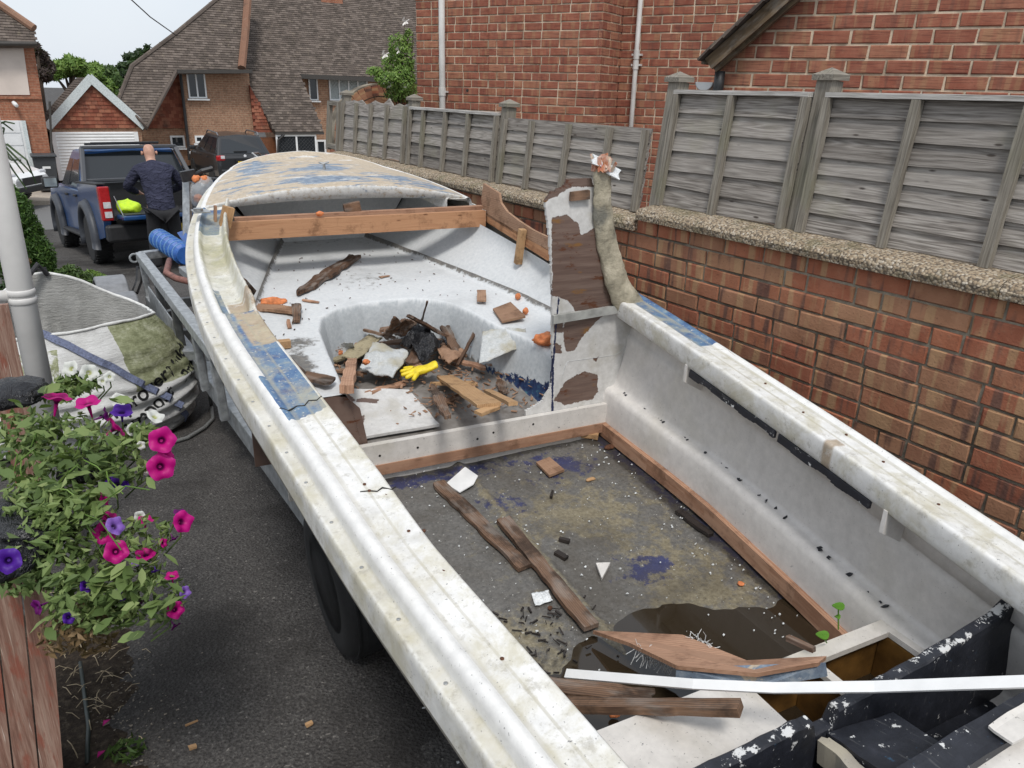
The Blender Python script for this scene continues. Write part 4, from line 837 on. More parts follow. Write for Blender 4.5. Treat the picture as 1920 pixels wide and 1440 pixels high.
for a, b in zip(ys, ys[1:]): coping(a, b, -.535)
mb = MB(); mb.box((WX+.112, 1.6, -.6), (.2, 2.82, .05)); mb.build('mortar_bed', MT['mortar_low'], wall)
for i in range(8): coping(3.03+i*.57, 3.03+(i+1)*.57, -.595)
# ---- fence
LEAN = .1
def fx(z, d=0.0): return 2.80+LEAN*(z+.55)+d
def fence(name, label, y_posts, caps, zt, zb, battens, nb, rails, cat='fence', broken=()):
    t = thing(name, label, cat, (2.82, (y_posts[0]+y_posts[-1])/2, zb))
    for y, zp in zip(y_posts, caps):
        if zp is None: continue
        mb = MB(); mb.bar((fx(zb-.1, .03), y, zb-.1), (fx(zp, .03), y, zp), .075, .075, up=(0, 1, 0), jit=.0015); po = mb.build('post', MT['fence_post'], t, bevel=.003)
        c = V(fx(zp, .03), y, zp); w = .052; mb = MB()
        q = [c+V(-w, -w, 0), c+V(w, -w, 0), c+V(w, w, 0), c+V(-w, w, 0)]; q2 = [p+V(0, 0, .022) for p in q]; ap = c+V(0, 0, .05)
        mb.add(q+q2+[ap], [(3, 2, 1, 0), (0, 1, 5, 4), (1, 2, 6, 5), (2, 3, 7, 6), (3, 0, 4, 7), (4, 5, 8), (5, 6, 8), (6, 7, 8), (7, 4, 8)]); mb.build('post_cap', MT['fence_post'], po)
    for i in range(len(y_posts)-1):
        y0, y1 = sorted((y_posts[i], y_posts[i+1])); a, b = y0+.042, y1-.042; ztop = zt[i]; h = (ztop-zb-.01)/nb[i]
        for k in range(nb[i]):
            z0 = zb+.01+k*h; z1 = z0+h+.022; mb = MB(); nn = 14; P = []; G = []; off = random.uniform(0, 90); tilt = random.uniform(-.006, .006)
            for q in range(nn+1):
                y = a+(b-a)*q/nn; e0 = (float(vnoise(y*5+off, k))-.5)*.006; e1 = (float(vnoise(y*7+off, k+9.5))-.5)*.006
                if k == nb[i]-1 and i in broken: e1 = (float(vnoise(y*16+off, 3))-.55)*.07
                for (zz_, dx) in ((z0+e0+tilt*(q/nn-.5)*2, -.012), (z1+e1, .004), (z1+e1, .014), (z0+e0+tilt*(q/nn-.5)*2, .0)):
                    zc = min(zz_, ztop+.004 if i not in broken else zz_); P.append((fx(zc, dx), y, zc)); G.append((y, zc, dx))
            Fc = []
            for q in range(nn):
                for s_ in range(4): Fc.append((q*4+s_, q*4+(s_+1) % 4, (q+1)*4+(s_+1) % 4, (q+1)*4+s_))
            Fc += [(3, 2, 1, 0), tuple(nn*4+s_ for s_ in range(4))]; mb.add(P, Fc, G); mb.build('board', MT['fence'], t)
        for y in [a+.012, b-.012]+[yy for yy in battens if a+.03 < yy < b-.03]:
            mb = MB(); mb.plank((fx(zb+.005, -.026), y+random.uniform(-.004, .004), zb+.005), (fx(ztop-.004, -.026), y+random.uniform(-.004, .004), ztop-.004), .034, .028, up=(-1, 0, 0), n=6, amp=.003); mb.build('batten', MT['fence_post'], t)
        if rails[i]:
            mb = MB(); mb.plank((fx(ztop+.006, -.005), a, ztop+.008), (fx(ztop+.006, -.005), b, ztop+.008), .065, .018, n=16, amp=.004); mb.build('capping_rail', MT['bleached'], t)
    return t
Yb = lambda x, y: float(atx(x, y, 2.82)[1])
yp = [Yb(1885, 300)-.9, Yb(1512, 300), Yb(1240, 300)]
fence('fence', 'taller weathered grey lap fence on the near brick wall, by the camera', [yp[0], yp[1], yp[2]], [None, .075, .065], [.012, .012], -.53, [Yb(1900, 330), Yb(1690, 330), Yb(1358, 290), Yb(1690, 330)-.95], [7, 6], [True, True])
yl = [Yb(1238, 330)+.075, Yb(940, 290), Yb(767, 260), Yb(643, 250)]
fence('fence', 'lower weathered grey lap fence running on past the boat bow', yl, [None, -.095, -.085, -.07], [-.165, -.15, -.13], -.585, [Yb(x, 280) for x in (1143, 1066, 998, 880, 838, 797, 729, 700, 673)], [6, 5, 4], [False, True, False], broken=(2,))
# gate-like end frame
mb = MB(); yy = yl[-1]+.1
t = thing('trellis_post', 'narrow grey timber end frame of the lower fence by the arch', 'post', (2.83, yy, -.6))
for dy in (0, .28): 
    mb = MB(); mb.bar((fx(-.6), yy+dy, -.6), (fx(-.13), yy+dy, -.13), .045, .045, up=(0, 1, 0)); mb.build('upright', MT['fence_post'], t)
mb = MB(); mb.bar((fx(-.15), yy, -.15), (fx(-.15), yy+.28, -.15), .04, .04); mb.build('top_rail', MT['fence_post'], t); mb = MB(); mb.bar((fx(-.56), yy, -.56), (fx(-.56), yy+.28, -.56), .04, .04); mb.build('bottom_rail', MT['fence_post'], t)

# ================================================================== neighbouring brick house on the right
HA = math.radians(27); hu = V(math.sin(HA), -math.cos(HA), 0); hn = V(-math.cos(HA), -math.sin(HA), 0)
house = thing('brick_house', 'red brick neighbour house behind the grey fence with white downpipes', 'house', (5, 6, -2.6))
pA = atd(915, 200, 8.85); pA = V(pA[0], pA[1], 0)                        # left arris of the projecting stack
def hit(x, y, off): return atp(x, y, pA-hn*off, hn)
dist = lambda p: float((p-pA)@hu)
Lb = dist(hit(1126, 100, 0)); ret = .52
d_pipe2 = hit(1190, 120, ret)
far0 = dist(hit(781, 120, .03)); main1 = dist(hit(1500, 60, ret))+1.2
def core(a, b, off, z0=-2.7, z1=3.4, th=.25):
    mb = MB(); p = pA-hn*(off+.008); q = [p+hu*a, p+hu*b]; mb.prism([q[0]+V(0, 0, z0), q[1]+V(0, 0, z0), q[1]+V(0, 0, z1), q[0]+V(0, 0, z1)], hn, th); return mb.build('wall', MT['mortar_house'], house)
w1 = core(far0, 0.02, .03); w2 = core(0, Lb, 0, th=.6); w3 = core(Lb-.1, main1, ret)
vis = lambda d, z: -.5 < z < 1.35
tot = 0
tot += brick_wall_face(w2, pA, hu, Lb, -1.3, 50, hn, 'brick_house', '', lambda d, z: -.2 < z < 1.25, 'mixed', None, seed=11)
tot += brick_wall_face(w1, pA-hn*.03+hu*far0, hu, -far0, -1.3, 50, hn, 'brick_house', '', lambda d, z: False, 'mixed', seed=12)
tot += brick_wall_face(w2, pA+hu*(Lb+.007), -hn, ret, -1.3, 50, hu, 'brick_house', '', lambda d, z: False, 'mixed', seed=13)
tot += brick_wall_face(w3, pA-hn*ret+hu*Lb, hu, main1-Lb, -1.3, 50, hn, 'brick_house', '', lambda d, z: False, 'mixed', seed=14)
# near gable wall
gA = atd(1345, 170, 5.15); gA = V(gA[0], gA[1], 0)
def ghit(x, y): return atp(x, y, gA, hn)
gl = float((ghit(1920, 60)-gA)@hu)+.5
vr0 = ghit(1342, 112); vr1 = ghit(1500, -28); vd = vr1-vr0; sl = vd[2]/float(vd@hu); vz = lambda d: vr0[2]+sl*(d-float((vr0-gA)@hu))
mb = MB(); p = gA-hn*.008; mb.prism([p+V(0, 0, -2.7), p+hu*gl+V(0, 0, -2.7), p+hu*gl+V(0, 0, vz(gl)), p+V(0, 0, vz(0))], hn, .25); w4 = mb.build('wall', MT['mortar_house'], house)
tot += brick_wall_face(w4, gA, hu, gl, -1.1, 66, hn, 'brick_house', '', lambda d, z: z > -.15 and z < 1.0, 'stretcher', lambda d, z: z-.01 < vz(d-.02), seed=15)
print('house bricks single', tot)
# roof verge of the near gable: timber board, tiles, soffit end
rf = MB(); a = vr0+hn*.13-hu*.03; b = a+hu*(gl+.6)+V(0, 0, sl*(gl+.6)); nrm = np.cross(hn, (b-a)/np.linalg.norm(b-a)); nrm = nrm*(1 if nrm[2] > 0 else -1)
vb = MB(); vb.bar(a-nrm*.042, b-nrm*.042, .025, .08, up=nrm, rnd=.2); roof = vb.build('roof', MT['verge_timber'], house)
tm = MB()
dl = (b-a)/np.linalg.norm(b-a); nT = int(np.linalg.norm(b-a)/.1)
for i in range(nT):
    c = a+dl*(i*.1+.05)+nrm*.012; tm.bar(c-dl*.075-nrm*.004, c+dl*.075+nrm*.006, .165, .012, up=nrm, jit=.002)
    tm.bar(c-dl*.075-nrm*.004-hn*.17, c+dl*.075+nrm*.006-hn*.17, .165, .012, up=nrm, jit=.002)
props(tm.build('tiles', MT['roof_tile'], roof), kind='stuff')
ub = MB(); ub.bar(a-nrm*.09-hn*.06, b-nrm*.09-hn*.06, .05, .03, up=nrm); ub.build('soffit_board', MT['verge_timber'], roof)
bx = MB(); c = a-nrm*.06-hu*.02; bx.bar(c-hn*.02+V(0, 0, .03), c-hn*.5+V(0, 0, .03), .1, .04, jit=.004); bx.build('eaves_box', MT['verge_timber'], roof)
# gutter end, dark downpipe
gt = MB(); g0 = ghit(1322, 154)+hn*.02; rr = .052; n_ = 14; P = []
for q in (0, 1):
    for k in range(n_+1):
        th_ = PI+PI*k/n_; P.append(g0+hu*math.cos(th_)*rr*1.1-hn*(.0+.55*q)+V(0, 0, math.sin(th_)*rr))
Fc = [(k, k+1, n_+1+k+1, n_+1+k) for k in range(n_)]; gt.add(P, Fc); gut = gt.build('gutter', plain('gutter_grey', (.3, .3, .3), .45), house, solid=.004)
ge = MB(); ge.add(P[:n_+1], [tuple(range(n_+1))]); ge.build('gutter_end', MT['white_plastic'], gut, solid=.008)
dp = MB(); c = ghit(1354, 140)+hn*.05; dp.tube([c+V(0, 0, .02), c+V(0, 0, -.08), c-hu*.012+V(0, 0, -.16), c-hu*.014+V(0, 0, -2.3)], .034, 10); dp.build('downpipe', MT['black_plastic'], house, smooth=True)
def vpipe(x, y, off, r, mat, name, joints):
    c = hit(x, y, off-.05); mb = MB(); mb.tube([V(c[0], c[1], 3.2), V(c[0], c[1], -2.7)], r, 14); o_ = mb.build(name, MT[mat], house, smooth=True)
    for z_ in joints:
        mb = MB(); mb.lathe((c[0], c[1], z_), (0, 0, 1), [(-.045, r+.006), (.045, r+.006)], 14); mb.bar((c[0], c[1], z_), tuple(V(c[0], c[1], z_)-hn*.05), .11, .02); mb.build('pipe_collar', MT[mat], o_)
vpipe(829, 120, .03, .036, 'pvc_pipe', 'downpipe', [float(hit(829, 172, .03)[2])]); vpipe(1192, 120, ret, .026, 'pvc_pipe', 'waste_pipe', [float(hit(1188, 103, ret)[2]), float(hit(1186, 122, ret)[2])])
cb = MB(); c = hit(1161, 120, ret-.02); cb.tube([V(c[0], c[1], 3), V(c[0], c[1], -2.5)], .008, 6); cb.build('cable', MT['black_plastic'], house)

# ================================================================== far buildings
glass_m = NT('window_glass'); o = glass_m.obj(); MT['glass'] = glass_m.fin((.02, .024, .028), .06, None, 0, .6)
plain('curtain_pale', (.34, .37, .37), .7); plain('window_white', (.72, .73, .73), .4, 0, .04, 5); plain('render_pink', (.6, .52, .46), .85, 0, .06, 2); plain('soffit_dark', (.05, .045, .04), .7); plain('lead', (.09, .09, .095), .6); plain('door_brown', (.16, .06, .025), .5, 0, .2, 12)
EX, EZ = V(1, 0, 0), V(0, 0, 1)
def tiled(parent, poly, n, w, g, mat, th=.014, name='tiles'):
    """courses of tiles over a sloping polygon; n outward normal"""
    poly = [np.asarray(p, float) for p in poly]; n = np.asarray(n, float)/np.linalg.norm(n)
    up = EZ-n*n[2]; up = up/np.linalg.norm(up); ac = np.cross(up, n); c = poly[0]
    q = [((p-c)@ac, (p-c)@up) for p in poly]; xs = [a for a, b in q]; ys = [b for a, b in q]
    mb = MB(); r = random.Random(int(abs(c[0]*1000)) % 997); i = 0; y = min(ys)
    GX, GY = [], []
    while y < max(ys):
        x = min(xs)-(w/2 if i % 2 else 0)
        while x < max(xs): GX.append(x+w/2); GY.append(y+g/2); x += w
        y += g; i += 1
    ok = inpoly(np.array(GX), np.array(GY), q)
    for x, y, k in zip(GX, GY, ok):
        if not k: continue
        lift = r.uniform(0, .006); e = r.uniform(-.004, .004)
        lo = c+ac*(x+e)+up*(y-g*.5)+n*(.022+lift); hi = c+ac*(x+e)+up*(y+g*.62)+n*.004
        a = ac*w*.485; P = [lo-a, lo+a, hi+a, hi-a, lo-a-n*th, lo+a-n*th]
        mb.add(P, [(0, 1, 2, 3), (4, 5, 1, 0), (4, 0, 3), (5, 2, 1)], None, r.random())
    return props(mb.build(name, MT[mat], parent), kind='stuff')
def window(parent, c0, c1, nrm, cols, frame=.05, lattice=False, curtain=False, nm='window'):
    """c0 lower left, c1 upper right on a wall facing -Y"""
    c0, c1 = np.asarray(c0, float), np.asarray(c1, float); Y = c0[1]-.02; x0, x1, z0, z1 = c0[0], c1[0], c0[2], c1[2]
    fr = MB()
    for z_ in (z0+frame/2, z1-frame/2): fr.box(((x0+x1)/2, Y, z_), (x1-x0, .06, frame))
    for k in range(cols+1): fr.box((x0+frame/2+(x1-x0-frame)*k/cols, Y-.002, (z0+z1)/2), (frame, .06, z1-z0-2*frame))
    w = fr.build(nm, MT['window_white'], parent)
    for k in range(cols):
        a = x0+frame+(x1-x0-frame)*k/cols; b = a+(x1-x0-frame)/cols-frame; g = MB(); g.box(((a+b)/2, Y+.012, (z0+z1)/2), (b-a, .01, z1-z0-2*frame)); g.build('pane', MT['curtain_pale' if curtain else 'glass'], w)
        if lattice:
            lm = MB(); H = z1-z0-2*frame; st = .13; q = -H
            while q < (b-a)+H:
                for sg in (1, -1):
                    xa, za = (q, 0) if sg > 0 else (q, H); t0, t1 = max(0, -xa), min(H, (b-a)-xa)
                    if t1 > t0: lm.bar((a+xa+t0, Y+.002, z0+frame+(t0 if sg > 0 else H-t0)), (a+xa+t1, Y+.002, z0+frame+(t1 if sg > 0 else H-t1)), .004, .012, up=(0, 1, 0))
                q += st
            lm.build('lattice', MT['lead' if not curtain else 'curtain_pale'], w)
    sl_ = MB(); sl_.box(((x0+x1)/2, Y-.05, z0-.04), (x1-x0+.12, .14, .05)); sl_.build('sill', MT['window_white'], w)
    return w
def wallbox(parent, pts, Y, depth, mat, name='wall'):
    mb = MB(); mb.prism([aty(x, y, Y) for x, y in pts], (0, -1, 0), depth); return mb.build(name, MT[mat], parent)

# ---- garage with white door
YG = 28.5
gar = thing('garage', 'small brick garage with white roller door and tile-hung gable', 'garage', (1.6, YG, -3.1))
wallbox(gar, [(93, 236), (266, 236), (268, 345), (122, 345)], YG, 5.2, 'brick_far')
gb = wallbox(gar, [(96, 238), (263, 238), (170, 152)], YG-.02, .3, 'hung_tile', 'gable'); 
pl = [aty(x, y, YG-.03) for x, y in ((100, 240), (262, 240), (170, 155))]; tiled(gb, pl, (0, -1, .0), .165, .115, 'hung_tile')
ap = aty(170, 147, YG-.15); el = aty(88, 240, YG-.15); er = aty(272, 238, YG-.15)
for e, nm in ((el, 'bargeboard'), (er, 'bargeboard')):
    mb = MB(); mb.bar(e, ap+(ap-e)*.03, .045+(.004 if e is er else 0), .24, up=(0, 0, 1)); mb.build(nm, plain('barge_white', (.55, .6, .6), .5), gar)
for e in (el, er):
    d = V(0, 5.4, 0); e2 = e+(e-ap)*.02+V(0, .06, -.02); ap_ = ap+V(0, .06, -.02); nn = np.cross(ap_-e2, d); nn = nn*(1 if nn[2] > 0 else -1); mb = MB(); mb.prism([e2, ap_, ap_+d, e2+d], nn, .12); rf = mb.build('roof', MT['roof_tile'], gar); tiled(rf, [e2, ap_, ap_+d, e2+d], nn, .165, .1, 'roof_tile')
mb = MB()
c0, c1 = aty(119, 338, YG-.03), aty(250, 247, YG-.03); nS = 16
dr = MB(); dr.box(((c0[0]+c1[0])/2, YG-.02, (c0[2]+c1[2])/2), (c1[0]-c0[0], .04, c1[2]-c0[2])); door = dr.build('garage_door', MT['window_white'], gar)
for i in range(nS):
    z0 = c0[2]+(c1[2]-c0[2])*i/nS; h_ = (c1[2]-c0[2])/nS; s_ = MB(); s_.add([(c0[0], YG-.045, z0+.008), (c1[0], YG-.045, z0+.008), (c1[0], YG-.06, z0+h_*.5), (c0[0], YG-.06, z0+h_*.5), (c1[0], YG-.045, z0+h_-.004), (c0[0], YG-.045, z0+h_-.004), (c0[0], YG-.03, z0), (c1[0], YG-.03, z0)], [(0, 1, 2, 3), (3, 2, 4, 5), (6, 7, 1, 0)]); s_.build('slat', MT['window_white'], door)
for x_ in (c0[0]-.06, c1[0]+.06):
    mb = MB(); mb.box((x_, YG-.04, (c0[2]+c1[2])/2), (.12, .1, c1[2]-c0[2])); mb.build('door_jamb', MT['window_white'], gar)

# ---- house at the far left
YL = 27.4
hl = thing('brick_house', 'brick house at the left edge with pale rendered panel and white garage door', 'house', (-2, YL, -3.1))
wallbox(hl, [(-330, 76), (62, 80), (97, 300), (105, 352), (-330, 352)], YL, 8, 'brick_far_red')
mb = MB(); mb.prism([aty(x, y, YL-.03) for x, y in ((-200, 84), (43, 84), (56, 178), (-200, 178))], (0, -1, 0), .05); mb.build('render_panel', MT['render_pink'], hl)
mb = MB(); mb.prism([aty(x, y, YL-.05) for x, y in ((-200, 179), (78, 181), (79, 186), (-200, 185))], (0, -1, 0), .06); mb.build('string_course', MT['brick_far_red'], hl)
pe = aty(66, 80, YL-.35); nrm = V(0, -math.sin(math.radians(48)), math.cos(math.radians(48))); rp = [atp(x, y, pe, nrm) for x, y in ((-330, 80), (68, 80), (62, 52), (0, 9), (-330, -210))]
mb = MB(); mb.prism(rp, nrm, .2); rf = mb.build('roof', MT['roof_tile'], hl); tiled(rf, [atp(x, y, pe, nrm) for x, y in ((-60, 80), (68, 80), (62, 52), (0, 9), (-60, -33))], nrm, .165, .1, 'roof_tile')
mb = MB(); mb.tube([atp(x, y, pe+nrm*.06, nrm) for x, y in ((64, 53), (0, 9), (-300, -195))], .11, 8); mb.build('hip_tiles', MT['hip_tile'], rf)
mb = MB(); mb.tube([aty(-250, 80, YL-.4), aty(70, 82, YL-.4)], .06, 8); mb.build('gutter', MT['soffit_dark'], hl)
c0, c1 = aty(-60, 345, YL-.04), aty(40, 226, YL-.04); mb = MB(); mb.box(((c0[0]+c1[0])/2, YL-.03, (c0[2]+c1[2])/2), (c1[0]-c0[0], .06, c1[2]-c0[2])); dd = mb.build('garage_door', MT['window_white'], hl)
for k in range(5):
    mb = MB(); mb.box(((c0[0]+c1[0])/2, YL-.07, c0[2]+(c1[2]-c0[2])*(k+.5)/5), (c1[0]-c0[0]-.14, .03, (c1[2]-c0[2])/5-.03)); mb.build('panel', MT['window_white'], dd)
mb = MB(); mb.box((c1[0]+.05, YL-.05, (c0[2]+c1[2])/2), (.1, .12, c1[2]-c0[2])); mb.build('door_jamb', MT['barge_white'], hl)
mb = MB(); p = aty(28, 195, YL-.15); mb.lathe(p, (.3, -1, -.4), [(-.1, .05), (0, .06), (.12, .05), (.13, .03)], 10); mb.build('security_camera', MT['window_white'], hl)
mb = MB(); mb.tube([aty(93, 190, YL-.08), aty(97, 290, YL-.08)], .03, 6); mb.build('downpipe', MT['soffit_dark'], hl)

# ---- big tiled house in the middle
YC = 30.0
hc = thing('tiled_house', 'brick house with a huge brown tiled roof and leaded windows', 'house', (6, YC, -3.1))
wallbox(hc, [(337, 128), (466, 130), (482, 310), (357, 310)], YC, 6, 'brick_far')
wallbox(hc, [(262, 238), (352, 238), (357, 310), (262, 310)], YC+.25, 5, 'brick_far')
hp = wallbox(hc, [(327, 136), (338, 134), (352, 240), (274, 240)], YC+.2, .25, 'hung_tile', 'hung_panel'); tiled(hp, [aty(x, y, YC+.19) for x, y in ((327, 138), (337, 136), (350, 240), (276, 240))], (0, -1, 0), .165, .115, 'hung_tile')
wallbox(hc, [(548, 130), (830, 140), (830, 310), (600, 310)], YC+1.6, 7, 'brick_far')
def roofplane(pts, peave, pitch, name='roof', th=.2, g=.1):
    nrm = V(0, -math.sin(math.radians(pitch)), math.cos(math.radians(pitch))); P = [atp(x, y, peave, nrm) for x, y in pts]; mb = MB(); mb.prism(P, nrm, th); r_ = mb.build(name, MT['roof_tile'], hc); tiled(r_, P, nrm, .165, g, 'roof_tile'); return r_, nrm
e1 = aty(400, 131, YC-.45)
r1, n1_ = roofplane([(330, 132), (452, 131), (467, -40), (440, -40), (412, -6), (330, 62), (247, 124), (222, 186), (275, 238)], e1, 52)
e2 = aty(600, 140, YC+1.2)
r2, n2_ = roofplane([(452, 131), (560, 138), (692, 146), (812, 152), (812, -15), (690, -30), (467, -40)], e2, 50)
mb = MB(); hp_ = [atp(x, y, e1+n1_*.08, n1_) for x, y in ((453, 128), (460, 60), (467, -40))]; mb.tube(hp_, .14, 8); mb.build('hip_tiles', MT['hip_tile'], r1)
mb = MB(); mb.tube([atp(x, y, e1+n1_*.02, n1_) for x, y in ((331, 133), (303, 185), (276, 238), (222, 187), (247, 124), (330, 62), (412, -6), (440, -40))], .07, 6); mb.build('verge', MT['roof_tile'], r1)
mb = MB(); mb.bar(aty(330, 134, YC-.4), aty(470, 134, YC-.4), .5, .12); mb.build('soffit', MT['soffit_dark'], hc); mb = MB(); mb.bar(aty(560, 143, YC+1.3), aty(830, 155, YC+1.3), .6, .16); mb.build('soffit', MT['soffit_dark'], hc)
r3, n3_ = roofplane([(468, 134), (562, 139), (607, 247), (516, 247), (470, 165)], aty(560, 248, YC-.6), 58)
mb = MB(); mb.bar(aty(516, 250, YC-.55), aty(607, 250, YC-.55), .1, .08); mb.build('gutter', MT['soffit_dark'], hc)
tp = wallbox(hc, [(468, 160), (515, 248), (478, 248)], YC-.15, .2, 'hung_tile', 'hung_panel'); tiled(tp, [aty(x, y, YC-.16) for x, y in ((468, 162), (514, 248), (478, 248))], (0, -1, 0), .165, .115, 'hung_tile')
window(hc, aty(354, 184, YC), aty(383, 136, YC), None, 2); window(hc, aty(321, 277, YC+.25), aty(345, 254, YC+.25), None, 1, .06); window(hc, aty(366, 268, YC), aty(392, 254, YC), None, 2, .06)
window(hc, aty(580, 188, YC+1.6), aty(594, 143, YC+1.6), None, 1); window(hc, aty(618, 188, YC+1.6), aty(688, 146, YC+1.6), None, 4, .05, True, True)
pr = wallbox(hc, [(520, 252), (592, 252), (592, 300), (522, 300)], YC-.3, .2, 'soffit_dark', 'porch'); window(hc, aty(520, 300, YC-.5), aty(592, 252, YC-.5), None, 2, .06, True); window(hc, aty(594, 300, YC+1.5), aty(610, 262, YC+1.5), None, 1, .07)
mb = MB(); c0, c1 = aty(482, 300, YC+.3), aty(513, 256, YC+.3); mb.box(((c0[0]+c1[0])/2, YC-.05, (c0[2]+c1[2])/2), (c1[0]-c0[0], .06, c1[2]-c0[2])); mb.build('door', MT['door_brown'], hc)
mb = MB(); mb.tube([aty(338, 136, YC-.1), aty(353, 272, YC-.1), aty(355, 300, YC-.1)], .05, 8); mb.build('downpipe', MT['black_plastic'], hc); mb = MB(); mb.tube([aty(533, 252, YC-.6), aty(522, 262, YC-.6), aty(521, 300, YC-.6)], .04, 8); mb.build('downpipe', MT['black_plastic'], hc)
mb = MB(); p = atp(622, 4, e2, n2_); mb.box(p+V(0, .3, .35), (.9, .7, 1.2)); mb.build('chimney', MT['brick_far_red'], hc)

# ---- round brick garden arch past the fence end
YA = 8.9
arch = thing('garden_arch', 'round brick garden arch behind the far end of the fence', 'arch', aty(705, 290, YA)-V(0, 0, 1.2))
cc = aty(712, 258, YA); m_px = np.linalg.norm(aty(812, 258, YA)-cc)/100; 
for ro, ri in ((83*m_px, 66*m_px), (64*m_px, 49*m_px)):
    k = int(PI*ro/.085)
    for i in range(-3, k+4):
        a = PI*(i+.5)/k; d = V(-math.cos(a), 0, math.sin(a)); mb = MB(); mb.bar(cc+d*ri, cc+d*ro, .2, PI*ro/k-.008, up=(-d[2], 0, d[0]) if abs(d[0]) < 2 else EZ, jit=.002); b_ = mb.build('brick', MT['brick_low'], arch)
mb = MB(); n_ = 40; P = []
for i in range(n_+1):
    a = -.25+(PI+.5)*i/n_; d = V(-math.cos(a), 0, math.sin(a)); P += [cc+d*48*m_px+V(0, -.085, 0), cc+d*85*m_px+V(0, -.085, 0), cc+d*85*m_px+V(0, .085, 0), cc+d*48*m_px+V(0, .085, 0)]
mb.add(P, [(i*4+j, i*4+(j+1) % 4, i*4+4+(j+1) % 4, i*4+4+j) for i in range(n_) for j in range(4)]); mb.build('mortar_ring', MT['mortar_low'], arch)
for sx in (-1, 1):
    mb = MB(); mb.box(cc+V(sx*74*m_px, 0, -1.3), (18*m_px, .2, 2.4)); mb.build('arch_pier', MT['brick_far_red'], arch)
# ---- overhead wire
mb = MB(); mb.tube([aty(225, -20, 26), aty(282, 32, 27.5), aty(330, 66, 29.5)], .018, 5); props(mb.build('overhead_wire', MT['black_plastic'], None), 'thin dark telephone wire crossing the sky to the tiled roof', 'wire')

# ================================================================== vegetation helpers
def leafmat(name, stops, rough=.55, trans=.25):
    n = NT(name); r = n.rand(); o = n.obj(); f = n.noise(o, 30, 3); c = n.ramp(n.math('ADD', n.math('MULTIPLY', r, .75), n.math('MULTIPLY', f, .25)), stops)
    n.fin(c, rough, None, 0, .35); tr = n.N('ShaderNodeBsdfTranslucent'); n.L(n.mix(.5, c, (.2, .3, .04)), tr.inputs['Color']); mx = n.N('ShaderNodeMixShader'); mx.inputs[0].default_value = trans; n.L(n.p.outputs[0], mx.inputs[1]); n.L(tr.outputs[0], mx.inputs[2]); n.L(mx.outputs[0], n.o.inputs[0]); MT[name] = n.m
leafmat('leaf_mid', [(0, (.03, .055, .015)), (.5, (.06, .11, .028)), (1, (.12, .18, .05))]); leafmat('leaf_dark', [(0, (.012, .026, .01)), (.6, (.03, .06, .018)), (1, (.06, .11, .03))]); leafmat('leaf_conifer', [(0, (.018, .045, .01)), (.5, (.055, .12, .022)), (1, (.13, .22, .05))]); leafmat('leaf_light', [(0, (.08, .15, .03)), (.5, (.16, .27, .055)), (1, (.27, .38, .1))]); leafmat('leaf_purple', [(0, (.03, .022, .02)), (.6, (.07, .05, .045)), (1, (.12, .09, .07))]); leafmat('leaf_dry', [(0, (.1, .06, .03)), (1, (.3, .2, .1))])
plain('bark', (.08, .06, .045), .9, 0, .3, 30, .6)
def leaf_cloud(centers, count, size, mat, name, parent, seed=0, shape=(1, .45), spread=.5, up=.3, kind='stuff'):
    """centers: list of (xyz, rx, ry, rz); leaves fill the outer part of each clump unevenly"""
    r = np.random.default_rng(seed); mb = MB(); P = []; Fc = []; rn = []
    wts = np.array([c[1]*c[2]+c[1]*c[3] for c in centers]); wts = wts/wts.sum()
    for k, c in enumerate(centers):
        m = int(count*wts[k]); tone = r.uniform(-.25, .25)
        d = r.normal(size=(m, 3)); d /= np.linalg.norm(d, axis=1)[:, None]; rad = r.uniform(.35, 1.05, m)**.55
        pos = np.array(c[0])+d*rad[:, None]*np.array(c[1:4])
        nrm = d+r.normal(size=(m, 3))*spread+V(0, 0, up); nrm /= np.linalg.norm(nrm, axis=1)[:, None]
        t = np.cross(nrm, r.normal(size=(m, 3))); t /= np.linalg.norm(t, axis=1)[:, None]; b = np.cross(nrm, t); s = size*r.uniform(.55, 1.25, m)
        for i in range(m):
            a, bb_, n_, q = t[i]*s[i]*shape[0], b[i]*s[i]*shape[1], nrm[i]*s[i]*.16, pos[i]; j = len(P)
            P += [q-a*.5, q-a*.05+bb_*.5-n_, q+a*.55, q-a*.05-bb_*.5-n_, q+n_*.3]; Fc += [(j, j+4, j+1), (j+1, j+4, j+2), (j+2, j+4, j+3), (j+3, j+4, j)]; rn += [min(1, max(0, r.random()+tone))]*5
    mb.add(P, Fc); mb.rnd = rn; o_ = mb.build(name, MT[mat], parent)
    return props(o_, kind=kind) if kind else o_
def tree(name, label, base, clumps, count, size, mat, seed, group=None, cat='tree', trunk=.12, shape=(1, .5)):
    t = thing(name, label, cat, base, group); base = np.asarray(base, float); mb = MB()
    top = max((c[0] for c in clumps), key=lambda q: q[2]); mb.tube([base, base*.5+np.asarray(top)*.5+V(.05, 0, 0), top], [trunk, trunk*.7, trunk*.2], 8)
    for c in clumps: 
        q = np.asarray(c[0], float); f = base*.45+np.asarray(top)*.55; f = V(base[0]*.6+top[0]*.4, base[1]*.6+top[1]*.4, min(q[2], base[2]*.4+top[2]*.6)); mb.tube([f, (f+q)/2+V(0, 0, .03), q], [trunk*.5, trunk*.3, trunk*.1], 6)
    mb.build('trunk', MT['bark'], t); leaf_cloud(clumps, count, size, mat, 'crown', t, seed, shape); return t
def clumps_px(L, Y, k=1.0):
    out = []
    for x, y, rx, ry in L:
        c = aty(x, y, Y+random.uniform(-.3, .3)*k); m = np.linalg.norm(aty(x+10, y, Y)-aty(x, y, Y))/10; out.append((c, rx*m, rx*m*.9, ry*m))
    return out
